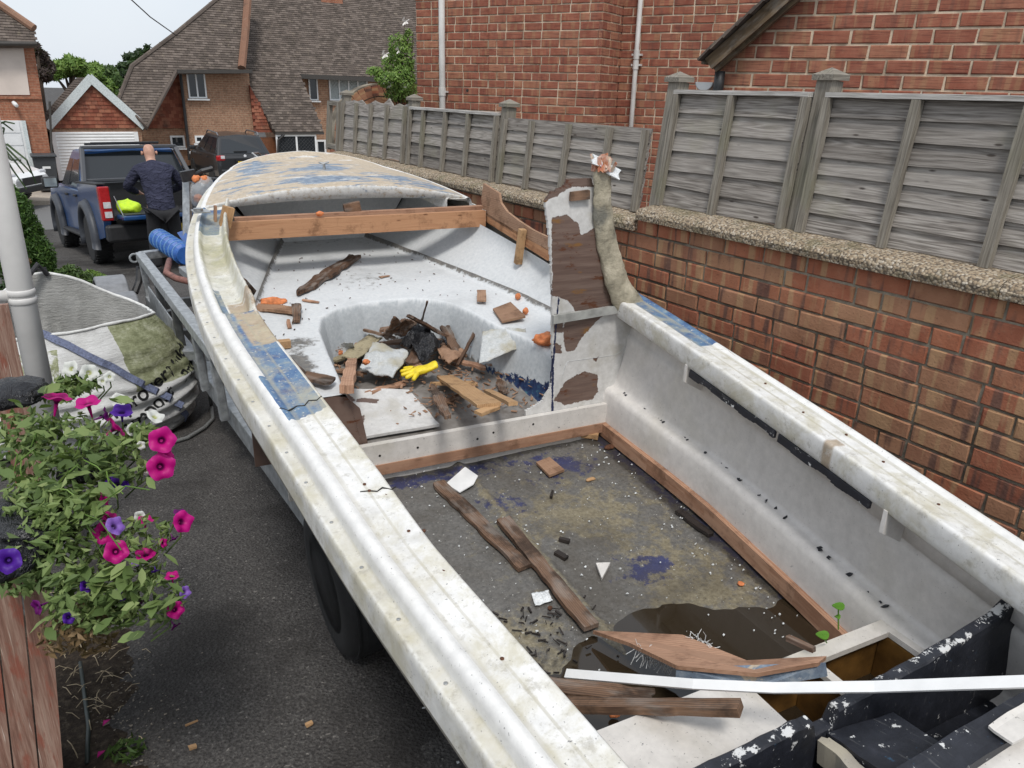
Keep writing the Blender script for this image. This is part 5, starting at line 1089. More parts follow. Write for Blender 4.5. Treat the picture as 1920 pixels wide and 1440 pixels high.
tree('background_tree', 'bright green tree beyond the garage roof', V(2.6, 40, -3), clumps_px([(118, 128, 26, 16), (142, 122, 22, 14), (170, 140, 26, 18), (195, 165, 22, 20), (100, 138, 18, 12), (130, 112, 10, 8), (178, 128, 14, 10)], 40), 5200, .35, 'leaf_light', 5, 'trees behind the far houses', 'tree', .2)
tree('background_tree', 'dull green tree line between garage and tiled roof', V(3.6, 48, -3), clumps_px([(205, 140, 22, 16), (222, 150, 20, 18), (190, 135, 16, 12), (232, 170, 20, 20), (214, 175, 22, 20)], 48), 3800, .4, 'leaf_mid', 6, 'trees behind the far houses', 'tree', .2)
tree('background_tree', 'purplish bare-looking tree beside the left house', V(1.2, 36, -3), clumps_px([(78, 108, 16, 18), (90, 125, 14, 16), (70, 90, 8, 12), (84, 140, 14, 14)], 36), 1500, .22, 'leaf_purple', 7, 'trees behind the far houses', 'tree', .14)
tree('background_tree', 'sparse dark tree against the sky left of the tiled roof', V(5.6, 37, -3), clumps_px([(248, 108, 18, 10), (232, 125, 14, 10), (266, 100, 14, 9), (276, 90, 6, 8), (240, 138, 16, 10), (255, 122, 18, 10)], 37), 900, .26, 'leaf_dark', 8, 'trees behind the far houses', 'tree', .12)
# climbing rose by the neighbour house
rose = tree('climbing_rose', 'tall rose bush with white blooms at the house corner', aty(735, 240, 8.6)-V(0, 0, 1.6), clumps_px([(745, 85, 18, 20), (760, 110, 16, 24), (735, 118, 20, 16), (705, 135, 18, 9), (728, 148, 24, 14), (755, 150, 22, 24), (765, 75, 10, 20), (748, 175, 26, 14), (770, 170, 12, 30), (768, 140, 10, 20)], 8.6, .5), 3000, .045, 'leaf_light', 9, None, 'rose bush', .014)
mb = MB()
for x0, y0, x1, y1 in ((745, 190, 758, 40), (735, 190, 700, 125), (760, 190, 775, 60)): mb.tube([aty(x0, y0, 8.6), aty((x0+x1)/2+4, (y0+y1)/2, 8.55), aty(x1, y1, 8.6)], [.012, .009, .004], 6)
mb.build('cane', MT['bark'], rose)
pet = plain('rose_white', (.75, .72, .68), .6)
for x, y in ((758, 40), (747, 93), (720, 102), (728, 158), (757, 162), (722, 150)):
    mb = MB(); c = aty(x, y, 8.5)
    for q in range(9):
        a = q*2.4; d = V(math.cos(a), -.5, math.sin(a))*.018*(1+q/9); mb.prism([c+d*.2, c+d+V(.012, 0, .01), c+d*1.6, c+d+V(-.012, .01, -.01)], (0, -1, .2), .002)
    mb.build('bloom', pet, rose)

# ================================================================== vehicles
def carpaint(name, col, rough=.25):
    n = NT(name); o = n.obj(); f = n.noise(o, 3, 3); q = n.noise(o, 40, 3); c = n.mix(n.math('MULTIPLY', n.step(f, .5, .8), .25), col, tuple(min(1, x*.6+.05) for x in col)); MT[name] = n.fin(c, n.math('ADD', n.math('MULTIPLY', q, .12), rough), None, .0, .4, Coat_Weight=.5, Coat_Roughness=.08)
carpaint('paint_blue', (.009, .052, .165)); carpaint('paint_black', (.016, .017, .019)); carpaint('paint_white', (.72, .72, .71)); carpaint('paint_grey', (.055, .058, .065), .35)
plain('lamp_red', (.35, .012, .015), .2, 0, .1, 30); plain('lamp_clear', (.55, .55, .56), .15, 0, .1, 30); plain('plate_yellow', (.72, .5, .03), .4, 0, .04, 10); plain('plate_ink', (.015, .015, .015), .5); plain('trim_black', (.012, .012, .013), .55, 0, .2, 30); plain('flare_grey', (.045, .05, .06), .5, 0, .1, 20); plain('alloy', (.3, .3, .31), .35, .8, .15, 30); plain('mirror_glass', (.4, .45, .46), .08, .6, .05)
def place(e, pos, head, pitch=0.0):
    e.rotation_mode = 'XYZ'; e.location = tuple(pos); e.rotation_euler = (pitch, 0, -head)
def lbox(nm, mat, par, c, size, bevel=0, R=None, jit=0):
    mb = MB(); mb.box(c, size, R, jit); return mb.build(nm, MT[mat], par, local=True, bevel=bevel)
def wheel(par, x, y, r, w, side, spokes=6):
    mb = MB(); h = w/2; mb.lathe((x, y, r), (1, 0, 0), [(-h, r*.62), (-h, r*.86), (-h*.85, r*.95), (-h*.5, r*.99), (0, r), (h*.5, r*.99), (h*.85, r*.95), (h, r*.86), (h, r*.62), (h*.6, r*.6), (-h*.6, r*.6)], 32); wh = mb.build('wheel', MT['rubber'], par, local=True, smooth=False)
    rm = MB(); o_ = side*h; rm.lathe((x, y, r), (side, 0, 0), [(h*.2, r*.6), (h*.85, r*.62), (h*.95, r*.59), (h*.5, r*.55), (h*.3, .05)], 28); rm.build('rim', MT['trim_black'], wh, local=True)
    for k in range(spokes):
        a = 2*PI*k/spokes; d = V(0, math.cos(a), math.sin(a)); c = V(x+side*h*.72, y, r); sp = MB(); sp.bar(c+d*.03, c+d*r*.58, .035, .03, up=(side, 0, 0), taper=(1.5, .7)); sp.build('spoke', MT['alloy'], wh, local=True)
    tr = MB()
    for k in range(36):
        a = 2*PI*k/36; d = V(0, math.cos(a), math.sin(a))
        for q in (-.3, .3): c = V(x+q*w+.02*(k % 2), y, r)+d*r*.993; tr.box(c, (w*.33, .035, .014), np.array([V(1, 0, 0), np.cross(d, V(1, 0, 0)), d]).T)
    props(tr.build('tread', MT['rubber'], wh, local=True), kind='stuff'); return wh
def arch_pts(yc, r, z0, n=12): return [(yc+r*math.cos(a), max(z0, .41+r*math.sin(a))) for a in np.linspace(PI, 0, n)]
# ---- blue pickup truck
rl = atg(184, 494); fl = atg(128, 474); hd = math.atan2(fl[0]*(rl[1]+3.2)/fl[1]-rl[0], 3.2)
truck = thing('pickup_truck', 'dark blue pickup truck parked with its tailgate down', 'pickup truck', (0, 0, 0)); cpos = rl+V(math.cos(hd), -math.sin(hd), 0)*.93; pz = math.atan((ground_z(cpos[1]+3.2)-ground_z(cpos[1]))/3.2)
place(truck, (cpos[0], cpos[1], ground_z(cpos[1])+.01), hd, pz)
for sx in (-1, 1):
    pr = [(-1.12, .5), (-1.2, .72), (-1.2, 1.22), (-1.1, 1.28), (.62, 1.28), (.62, .5), (.5, .42)]+[p for p in arch_pts(0, .52, .42)[::-1]]
    mb = MB(); mb.prism([V(sx*.94, y, z) for y, z in pr], (sx, 0, 0), .1); mb.build('bed_side', MT['paint_blue'], truck, local=True, bevel=.02)
    mb = MB(); mb.bar((sx*.89, -1.18, 1.285), (sx*.89, .6, 1.285), .13, .03); mb.build('bed_rail_cap', MT['trim_black'], truck, local=True, bevel=.008)
    for yc in (0, 3.22):
        mb = MB(); n_ = 16; P = []
        for i in range(n_+1):
            a = PI*1.08-PI*1.16*i/n_
            for rr, xx in ((.47, 1.02), (.50, 1.045), (.58, 1.03), (.62, .94), (.47, .9)): P.append((sx*xx, yc+rr*math.cos(a), .42+rr*math.sin(a)))
        k = 5; mb.add(P, [(i*k+j, i*k+(j+1) % k, (i+1)*k+(j+1) % k, (i+1)*k+j) for i in range(n_) for j in range(k)]+[tuple(range(k)), tuple(n_*k+j for j in range(k))]); mb.build('wheel_flare', MT['flare_grey'], truck, local=True, smooth=True)
        wheel(truck, sx*.86, yc, .41, .27, sx)
    pr = [(.64, .46), (.64, 1.16), (2.55, 1.2), (4.0, 1.12), (4.18, .95), (4.2, .55), (4.0, .42)]+arch_pts(3.22, .52, .42)[::-1]+[(2.6, .42)]
    mb = MB(); mb.prism([V(sx*.93, y, z) for y, z in pr], (sx, 0, 0), .5); mb.build('body_side', MT['paint_blue'], truck, local=True, bevel=.03)
    for y0, y1, nm in ((.78, 1.6, 'side_window'), (1.66, 2.45, 'side_window')):
        zf = lambda y, t: V(sx*(.925-.19*t), y+(.28*t if y < 1 else -.0*t) if y < 2.2 else y-.42*t, 1.2+.55*t); mb = MB(); mb.prism([zf(y0, .04), zf(y1, .04), zf(y1, .92), zf(y0, .92)], (sx, 0, .3), .02); mb.build(nm, MT['glass'], truck, local=True)
    lbox('door_handle', 'trim_black', truck, (sx*.95, .95, 1.06), (.04, .2, .04), .01); lbox('door_handle', 'trim_black', truck, (sx*.95, 1.85, 1.06), (.04, .2, .04), .01)
    lbox('side_step', 'trim_black', truck, (sx*.94, 1.6, .42), (.16, 1.9, .06), .02)
    mi = lbox('wing_mirror', 'trim_black', truck, (sx*1.12, 2.3, 1.26), (.26, .12, .2), .04); lbox('mirror_glass', 'mirror_glass', mi, (sx*1.12, 2.235, 1.26), (.2, .01, .15))
    tl = MB(); tl.box((sx*.87, -1.17, 1.0), (.16, .14, .5)); la = tl.build('tail_lamp', MT['lamp_red'], truck, local=True, bevel=.02)
    lbox('reverse_lens', 'lamp_clear', la, (sx*.86, -1.245, .98), (.1, .012, .09)); lbox('indicator_lens', 'lamp_clear', la, (sx*.86, -1.245, .84), (.1, .012, .09)); lbox('lamp_bezel', 'trim_black', la, (sx*.79, -1.235, 1.0), (.02, .02, .5))
gh = MB(); g = [(-.9, .64, 1.14), (.9, .64, 1.14), (.9, 2.75, 1.18), (-.9, 2.75, 1.18), (-.73, .9, 1.8), (.73, .9, 1.8), (.72, 1.95, 1.82), (-.72, 1.95, 1.82), (0, .95, 1.84), (0, 1.9, 1.86)]
gh.add(g, [(0, 1, 5, 8, 4), (1, 2, 6, 5), (2, 3, 7, 9, 6), (3, 0, 4, 7), (4, 8, 9, 7), (8, 5, 6, 9), (3, 2, 1, 0)]); cab = gh.build('cab', MT['paint_blue'], truck, local=True, bevel=.05)
rw = MB(); q = lambda x, t: V(x*(1-.17*t), .60+.30*t, 1.18+.6*t); rw.prism([q(-.86, .02), q(.86, .02), q(.86, .99), q(-.86, .99)], (0, -1, .4), .05); rw.build('rear_window', MT['glass'], truck, local=True)
sb = MB()
for sx in (-1, 1): sb.bar((sx*.86, .42, 1.26), (sx*.74, .82, 1.83), .07, .08, up=(0, 1, 0))
sb.bar((-.76, .8, 1.83), (.76, .8, 1.83), .08, .06); sb.bar((-.86, .5, 1.3), (.86, .5, 1.3), .06, .06); sb.build('sports_bar', MT['paint_grey'], truck, local=True, bevel=.015)
for y_ in (1.1, 1.7): lbox('roof_bar', 'trim_black', truck, (0, y_, 1.9), (1.1, .06, .04), .01)
lbox('bonnet', 'paint_blue', truck, (0, 3.3, 1.12), (1.6, 1.7, .14), .05); lbox('bed_floor', 'trim_black', truck, (0, -.3, .78), (1.7, 1.8, .06)); lbox('bed_front', 'trim_black', truck, (0, .6, 1.0), (1.7, .05, .5)); lbox('tailgate', 'paint_blue', truck, (0, -1.46, .8), (1.5, .5, .07), .02); lbox('tailgate_liner', 'trim_black', truck, (0, -1.46, .84), (1.4, .44, .02))
bp_ = lbox('rear_bumper', 'trim_black', truck, (0, -1.22, .56), (1.86, .26, .26), .04); pl = lbox('number_plate', 'plate_yellow', truck, (.22, -1.362, .6), (.52, .012, .11))
t_ = text_mesh('UM', .085, MT['plate_ink'], 'plate_lettering'); t_.parent = pl; t_.matrix_local = frame_mat((.28, -1.371, .6), (1, 0, 0), (0, -1, 0))
lbox('chassis', 'trim_black', truck, (0, 1.5, .5), (1.1, 5.2, .18)); lbox('axle', 'trim_black', truck, (0, 0, .41), (1.5, .1, .1))
mb = MB(); mb.tube([(0, -1.3, .42), (0, -1.5, .42), (0, -1.52, .5)], .025, 8); mb.lathe((0, -1.52, .48), (0, 0, 1), [(0, .01), (.015, .022), (.03, .025), (.045, .02), (.055, .008)], 10); mb.build('tow_ball', MT['steel'], truck, local=True)
cb = MB(); cb.tube([(-.74, -1.2, 1.1), (-.74, -1.66, .84)], .006, 6); cb.build('tailgate_cable', MT['steel'], truck, local=True)
TW = truck.matrix_basis
def tw(x, y, z): v = truck.matrix_basis @ Vector((x, y, z)); return V(*v)
# hi-vis jacket lying in the bed
def lump(name, label, cat, c, r, mat, n=220, amp=.35, seed=0, flat=.6, par=None):
    rg = np.random.default_rng(seed); bm = bmesh.new(); bmesh.ops.create_icosphere(bm, subdivisions=3, radius=1); mb = MB()
    P = [V(*v.co) for v in bm.verts]; Fc = [tuple(v.index for v in f.verts) for f in bm.faces]; bm.free()
    out = []
    for p in P:
        k = 1+amp*(float(fbm(p[0]*1.7+seed, p[1]*1.7, p[2]*1.7, 4))-.5)*2; out.append(np.asarray(c)+p*k*np.asarray(r))
    mb.add(out, Fc); o_ = mb.build(name, MT[mat], par, smooth=True)
    return props(o_, label, cat) if par is None else o_
plain('hivis', (.5, .75, .02), .6, 0, .1, 20); lump('safety_jacket', 'crumpled bright yellow jacket lying in the truck bed', 'jacket', tw(-.52, -.95, .92), (.17, .3, .12), 'hivis', seed=4, amp=.6)

# ---- generic estate/SUV body
def suv(name, label, paint, pos, head, plate=None):
    t = thing(name, label, 'car'); place(t, pos, head)
    st = [(0, .76, .38, .92), (.06, .85, .32, 1.0), (.4, .885, .27, 1.05), (1.2, .895, .24, 1.04), (2.3, .895, .24, 1.02), (3.1, .89, .24, 1.0), (3.75, .87, .26, .93), (4.15, .82, .3, .82), (4.32, .72, .38, .72)]
    rows = []
    for y, w, zb, zt in st:
        h = [(w*.86, zb), (w*.98, zb+.1), (w, zb+.28), (w*.99, zt-.2), (w*.965, zt-.04), (w*.9, zt)]; rows.append([(-x, y, z) for x, z in h]+[(x, y, z) for x, z in h[::-1]])
    A = np.array(rows); mb = MB(); mb.grid(A); n_ = len(rows); k = A.shape[1]; mb.add([A[0, i] for i in range(k)], [tuple(range(k))]); mb.add([A[-1, i] for i in range(k)], [tuple(range(k-1, -1, -1))]); mb.add([A[i, j] for i in range(n_) for j in (0, k-1)], [(2*i, 2*i+1, 2*i+3, 2*i+2) for i in range(n_-1)]); mb.build('body', MT[paint], t, local=True, smooth=False, bevel=.02)
    G = [(-.83, .1, .98), (.83, .1, .98), (.83, 3.2, 1.0), (-.83, 3.2, 1.0), (-.63, .5, 1.54), (.63, .5, 1.54), (.63, 2.15, 1.57), (-.63, 2.15, 1.57), (0, .48, 1.59), (0, 2.1, 1.62)]
    mb = MB(); mb.add(G, [(0, 1, 5, 8, 4), (1, 2, 6, 5), (2, 3, 7, 9, 6), (3, 0, 4, 7), (4, 8, 9, 7), (8, 5, 6, 9)]); mb.build('cabin', MT[paint], t, local=True, bevel=.05)
    lerp = lambda a, b, u: np.asarray(a)*(1-u)+np.asarray(b)*u
    def pane(c, nm, n, u0, u1, v0, v1):
        pt = lambda u, v: lerp(lerp(c[0], c[1], u), lerp(c[3], c[2], u), v)+np.asarray(n)*.012; mb = MB(); mb.prism([pt(u0, v0), pt(u1, v0), pt(u1, v1), pt(u0, v1)], n, .02); mb.build(nm, MT['glass'], t, local=True)
    pane([G[0], G[1], G[5], G[4]], 'rear_window', V(0, -.82, .57), .07, .93, .12, .86); pane([G[3], G[2], G[6], G[7]], 'windscreen', V(0, .5, .86), .06, .94, .06, .94)
    for sx, c in ((1, [G[1], G[2], G[6], G[5]]), (-1, [G[0], G[3], G[7], G[4]])):
        for a, b in ((.06, .28), (.31, .58), (.61, .93)): pane(c, 'side_window', V(sx*.95, 0, .32), a, b, .14, .88)
        la = lbox('tail_lamp', 'lamp_red', t, (sx*.74, .06, .93), (.26, .16, .16), .04); lbox('lamp_lens', 'lamp_clear', la, (sx*.69, -.03, .96), (.12, .02, .09), .01)
        hl_ = lbox('headlamp', 'lamp_clear', t, (sx*.66, 4.17, .78), (.3, .14, .12), .04)
        rb = MB(); rb.tube([(sx*.62, .6, 1.56), (sx*.62, .75, 1.64), (sx*.62, 1.9, 1.66), (sx*.62, 2.1, 1.58)], .02, 8); rb.build('roof_rail', MT['alloy'], t, local=True)
        mi = lbox('wing_mirror', paint, t, (sx*.98, 2.75, 1.08), (.2, .12, .14), .04)
        for y_ in (.78, 3.4): wheel(t, sx*.8, y_, .34, .22, sx, 5)
        for y_ in (1.15, 2.1): lbox('door_handle', paint, t, (sx*.905, y_, .9), (.03, .18, .03), .008)
    lbox('grille', 'trim_black', t, (0, 4.3, .62), (.9, .06, .2), .02); lbox('front_bumper', 'trim_black', t, (0, 4.28, .42), (1.5, .14, .16), .03); lbox('rear_bumper', paint, t, (0, .0, .5), (1.55, .16, .22), .05)
    wp = lbox('wiper', 'trim_black', t, (-.1, .15, 1.11), (.4, .02, .03)); 
    mb = MB(); mb.lathe((.0, .045, .985), (0, -1, .2), [(0, .045), (.012, .04)], 14); mb.build('badge', MT['lamp_clear'], t, local=True)
    if plate:
        p_ = lbox('number_plate', 'plate_yellow', t, (0, -.085, .78), (.52, .012, .115)); x_ = text_mesh(plate, .1, MT['plate_ink'], 'plate_lettering'); x_.parent = p_; x_.matrix_local = frame_mat((0, -.094, .78), (1, 0, 0), (0, -1, 0)); lbox('plate_recess', 'trim_black', t, (0, -.07, .79), (.62, .02, .18))
    return t
q = aty(461, 300, 25.4); suv('parked_car', 'black estate car with yellow rear plate beside the tiled house', 'paint_black', (q[0], 25.4, -3.05), math.radians(-1), 'DN13 PKV')
q = aty(20, 330, 23.6); suv('parked_car', 'white car nosing in at the left edge before a garage door', 'paint_white', (q[0]-3.2, 26.0, -3.05), math.radians(122))

# ---- wheelie bin
bp0 = aty(92, 352, 26.6); bn = thing('wheelie_bin', 'dark grey wheelie bin against the far brick house', 'bin', (bp0[0], 26.6, -3.05)); bx_, by_, bz_ = bp0[0], 26.6, -3.05
mb = MB(); mb.add([(bx_-.23, by_-.25, bz_+.05), (bx_+.23, by_-.25, bz_+.05), (bx_+.23, by_+.25, bz_+.05), (bx_-.23, by_+.25, bz_+.05), (bx_-.29, by_-.36, bz_+.98), (bx_+.29, by_-.36, bz_+.98), (bx_+.29, by_+.32, bz_+.98), (bx_-.29, by_+.32, bz_+.98)], [(3, 2, 1, 0), (0, 1, 5, 4), (1, 2, 6, 5), (2, 3, 7, 6), (3, 0, 4, 7), (4, 5, 6, 7)]); plain('bin_grey', (.045, .05, .055), .5); mb.build('body', MT['bin_grey'], bn, bevel=.02)
mb = MB(); mb.box((bx_, by_-.03, bz_+1.02), (.64, .78, .07)); mb.build('lid', MT['bin_grey'], bn, bevel=.02); mb = MB(); mb.box((bx_+.02, by_-.325, bz_+.72), (.2, .012, .1)); mb.build('label_sticker', MT['window_white'], bn)
for sx in (-1, 1):
    mb = MB(); mb.lathe((bx_+sx*.24, by_+.28, bz_+.1), (1, 0, 0), [(-.03, .1), (.03, .1)], 14); mb.build('wheel', MT['rubber'], bn)

# ---- man at the tailgate
plain('skin', (.5, .28, .2), .55, 0, .1, 20); plain('fleece_navy', (.04, .042, .075), .9, 0, .2, 60, .5); n = NT('fleece_folds'); o = n.obj(); w_ = n.noise(n.map(o, (5, 5, 9)), 1.6, 4, .6, 1.2); f = n.noise(o, 70, 3); MT['fleece_navy'] = n.fin(n.ramp(w_, [(.3, (.03, .032, .058)), (.7, (.055, .058, .095))]), .9, n.bump(n.math('ADD', w_, n.math('MULTIPLY', f, .05)), 1.0, .12), 0, .2); plain('trouser_black', (.013, .013, .015), .85, 0, .2, 60, .4)
def skinned(name, nodes, edges, mat, par, sub=2, root=0):
    me = bpy.data.meshes.new(name); me.from_pydata([n_[0] for n_ in nodes], edges, []); me.materials.append(MT[mat]); o_ = bpy.data.objects.new(name, me); COL.objects.link(o_); o_.parent = par
    sk = o_.modifiers.new('skin', 'SKIN'); sk.use_smooth_shade = True
    for i, n_ in enumerate(nodes):
        v = me.skin_vertices[0].data[i]; r_ = n_[1]; v.radius = r_ if isinstance(r_, tuple) else (r_, r_); v.use_root = (i == root)
    ss = o_.modifiers.new('sub', 'SUBSURF'); ss.levels = sub; ss.render_levels = sub; return o_
mp = tw(-.27, -1.9, 0); man = thing('person', 'bald person in dark navy fleece and black trousers leaning over the tailgate', 'person'); place(man, (mp[0], mp[1], ground_z(mp[1])), hd+math.radians(4)); man.scale = (1.1, 1.08, 1.03)
def chain(nodes, edges, start, L):
    prev = start
    for c, r_ in L: nodes.append((c, r_)); edges.append((prev, len(nodes)-1)); prev = len(nodes)-1
    return prev
N = [((0, 0, .95), (.15, .11))]; Ed = []
c_ = chain(N, Ed, 0, [((0, .1, 1.18), (.15, .1)), ((0, .24, 1.42), (.17, .1)), ((0, .33, 1.5), .06), ((0, .38, 1.57), .065), ((0, .41, 1.64), (.082, .095)), ((0, .42, 1.72), (.07, .085)), ((0, .42, 1.76), .04)])
for sx in (-1, 1):
    hnd = chain(N, Ed, 2, [((sx*.19, .26, 1.43), .07), ((sx*.33, .3, 1.2), .045), ((sx*.2, .52, 1.08), .036), ((sx*.17, .6, 1.06), (.045, .022))])
    for f_, (dx, l_) in enumerate(((-.03, .05), (-.012, .065), (.008, .07), (.027, .06))): chain(N, Ed, hnd, [((sx*(.17+dx), .6+l_*.6, 1.055), .009), ((sx*(.17+dx), .6+l_, 1.03), .008)])
    chain(N, Ed, hnd-1, [((sx*(.17-.05), .575, 1.05), .01), ((sx*(.17-.06), .61, 1.035), .009)])
    chain(N, Ed, 0, [((sx*.1, -.02, .86), .1), ((sx*.13, .03, .5), .065), ((sx*.15, -.03, .1), .042), ((sx*.16, .06, .04), (.045, .035)), ((sx*.17, .14, .03), (.04, .025))])
body = skinned('body', N, Ed, 'skin', man)
for sx in (-1, 1):
    mb = MB(); mb.lathe((sx*.086, .41, 1.64), (sx, 0, 0), [(-.01, .02), (.008, .03), (.014, .022)], 10); mb.build('ear', MT['skin'], man, local=True)
mb = MB(); mb.add([(-.018, .5, 1.62), (.018, .5, 1.62), (0, .535, 1.6), (0, .5, 1.66)], [(0, 1, 2), (1, 3, 2), (3, 0, 2)]); mb.build('nose', MT['skin'], man, local=True)
for sx in (-1, 1):
    mb = MB(); mb.lathe((sx*.032, .49, 1.655), (0, 1, 0), [(0, .012), (.008, .008)], 8); mb.build('eye', MT['window_white'], man, local=True)
mb = MB(); mb.box((0, .5, 1.585), (.05, .01, .008)); mb.build('mouth', MT['lamp_red'], man, local=True)
N = [((0, -.02, .84), (.19, .155)), ((0, -.01, .92), (.19, .155))]; Ed = [(0, 1)]; chain(N, Ed, 1, [((0, .04, 1.05), (.185, .145)), ((0, .13, 1.24), (.205, .145)), ((0, .235, 1.42), (.2, .125)), ((0, .31, 1.5), (.09, .08)), ((0, .335, 1.53), (.072, .07))])
for sx in (-1, 1): chain(N, Ed, 4, [((sx*.2, .25, 1.41), .088), ((sx*.3, .28, 1.27), .072), ((sx*.345, .31, 1.19), .066), ((sx*.27, .42, 1.13), .058), ((sx*.205, .51, 1.085), .05)])
skinned('fleece', N, Ed, 'fleece_navy', man)
N = [((0, -.01, .94), (.17, .14))]; Ed = []
for sx in (-1, 1): chain(N, Ed, 0, [((sx*.1, -.02, .84), (.115, .12)), ((sx*.125, .0, .66), (.095, .1)), ((sx*.14, .02, .48), (.08, .085)), ((sx*.15, -.01, .28), (.072, .075)), ((sx*.155, -.03, .08), (.07, .072))])
skinned('trousers', N, Ed, 'trouser_black', man)
for sx in (-1, 1):
    mb = MB(); mb.add([(sx*.16-.05, -.1, 0), (sx*.16+.05, -.1, 0), (sx*.17+.055, .12, 0), (sx*.17, .19, 0), (sx*.17-.055, .12, 0), (sx*.16-.045, -.09, .1), (sx*.16+.045, -.09, .1), (sx*.17+.045, .1, .07), (sx*.17, .16, .05), (sx*.17-.045, .1, .07)], [(4, 3, 2, 1, 0), (5, 6, 7, 8, 9), (0, 1, 6, 5), (1, 2, 7, 6), (2, 3, 8, 7), (3, 4, 9, 8), (4, 0, 5, 9)]); mb.build('shoe', MT['trim_black'], man, local=True, bevel=.015)

# ================================================================== galvanised trailer under the boat
tr_ = thing('boat_trailer', 'galvanised trailer frame sticking out ahead of the boat', 'trailer', (1.4, 5, -2.25))
def gbar(nm, p0, p1, w=.06, h=.06, mat='galv'): mb = MB(); mb.bar(p0, p1, w, h); return mb.build(nm, MT[mat], tr_, bevel=.006)
A0 = atz(263, 480, -1.4); A1 = atz(404, 665, -1.4)
R0 = V(2.05, A0[1]+.1, -1.42); gbar('top_rail', A0, A1, .07, .07); gbar('front_bar', A0, A0+V(1.2, .35, 0), .07, .07); gbar('top_rail', A0+V(1.25, .35, 0), V(2.1, 3.9, -1.5), .07, .07)
for t in (.02, .3, .55, .8, .98):
    p = A0*(1-t)+A1*t; gbar('upright', p+V(.0, 0, -.03), p+V(.02, 0, -.42), .05, .05, 'galv_dark' if t in (.3, .55) else 'galv')
L0, L1 = A0+V(.02, -.05, -.4), V(.95, 1.4, -1.92); gbar('chassis_beam', L0, L1, .07, .12); gbar('chassis_beam', V(2.1, 7.2, -1.9), V(1.75, 1.4, -1.92), .07, .12)
for y in (7.2, 6.2, 5.0, 3.4, 1.9): x = np.interp(y, [1.4, 7.2], [.95, .83]); gbar('cross_member', V(x, y, -1.83-.0*y), V(2.05, y, -1.83), .06, .08, 'galv_dark')
gbar('draw_bar', V(1.45, 7.2, -1.9), V(1.5, 9.6, -2.05), .08, .08); gbar('side_plate', A0+V(-.03, -.5, -.25), A0+V(-.02, -1.5, -.28), .01, .2)
gbar('keel_bunk', b2w(1.2, 0, -1.76), b2w(3.6, 0, -1.72), .1, .07, 'galv_dark'); gbar('outrigger', atz(300, 655, -1.75)-V(.1, 0, 0), atz(430, 665, -1.75), .12, .07)
wm = atz(337, 655, -1.62); 
for yy_, nm in ((7.35, 0), (6.68, 1)):
    c = V(.56, yy_, -1.93); mb = MB(); n_ = 14; P = []
    for i in range(n_+1):
        a = PI*1.02-PI*1.04*i/n_
        for xx, rr in ((-.13, .33), (-.12, .36), (.11, .36), (.12, .33)): P.append(c+V(xx, rr*math.cos(a), rr*math.sin(a)))
    mb.add(P, [(i*4+j, i*4+4+j, i*4+4+(j+1) % 4, i*4+(j+1) % 4) for i in range(n_) for j in range(4)]+[(0, 1, 2, 3), tuple(n_*4+j for j in (3, 2, 1, 0))]); mb.build('mudguard', MT['grey_plastic'], tr_, bevel=.01)
    mb = MB(); mb.lathe(c-V(0, 0, .08), (1, 0, 0), [(-.09, .15), (-.09, .26), (-.05, .29), (.05, .29), (.09, .26), (.09, .15)], 26); mb.build('wheel', MT['rubber'], tr_); mb = MB(); mb.bar(c-V(0, 0, .08), c+V(.5, 0, -.02), .06, .06); mb.build('axle_stub', MT['galv_dark'], tr_)
mb = MB(); rg = atz(252, 484, -1.41); 
a_ = np.linspace(0, 2*PI, 17); mb.tube([rg+V(math.cos(a)*.035, 0, math.sin(a)*.035) for a in a_], .009, 6, cap=False); mb.build('ring_eye', MT['galv'], tr_)
mb = MB(); p = atz(262, 500, -1.5); mb.tube([p, p+V(-.03, -.05, -.12), p+V(-.08, -.1, -.2)], .03, 8); mb.build('strap_buckle', MT['black_plastic'], tr_)
gbar('winch_post', aty(352, 470, 7.4), aty(351, 340, 7.5), .07, .05, 'galv'); mb = MB(); p = aty(340, 332, 7.4); mb.bar(p, p+V(.12, 0, .02), .07, .09); mb.tube([p+V(.1, 0, 0), p+V(.17, -.05, .05), p+V(.26, -.05, .07)], .022, 8); mb.build('winch', MT['black_plastic'], tr_)
mb = MB(); p = atz(405, 665, -1.62); mb.tube([p+V(math.cos(a)*.032, 0, math.sin(a)*.032) for a in a_], .007, 6, cap=False); mb.tube([p+V(-.032, 0, 0), p+V(.032, 0, 0)], .004, 5); mb.build('shackle_ring', MT['galv_dark'], tr_)
for x, y, z in ((420, 720, -1.9),):
    p = atz(x, y, z); mb = MB(); mb.bar(p, p+V(.02, .4, 0), .1, .1); mb.build('box_section', MT['galv'], tr_); mb = MB(); mb.bar(p+V(.05, -.1, -.05), p+V(.06, -.1, -.32), .05, .05); mb.build('prop_leg', MT['galv_dark'], tr_)
# blue ribbed tube, rust pipe, blue sheet
plain('blue_plastic', (.03, .11, .36), .4, 0, .15, 20); plain('blue_light', (.13, .28, .5), .4)
p0, p1 = atz(298, 447, -1.31), atz(350, 480, -1.31); bt = thing('ribbed_blue_tube', 'bright blue ribbed plastic tube lying on the trailer front', 'tube', p0); ax_ = (p1-p0)/np.linalg.norm(p1-p0); Lg = np.linalg.norm(p1-p0); mb = MB()
pf = []
for i in range(7):
    for h_, r_ in ((0, .078), (.35, .086), (.5, .066), (.9, .072)): pf.append((Lg*(i+h_)/7, r_))
mb.lathe(p0, ax_, pf, 22); mb.build('ribbed_wall', MT['blue_plastic'], bt)
for i in range(7):
    mb = MB(); mb.lathe(p0+ax_*Lg*(i+.2)/7, ax_, [(-.006, .086), (-.006, .09), (.006, .09), (.006, .086)], 22); mb.build('rib', MT['blue_light'], bt)
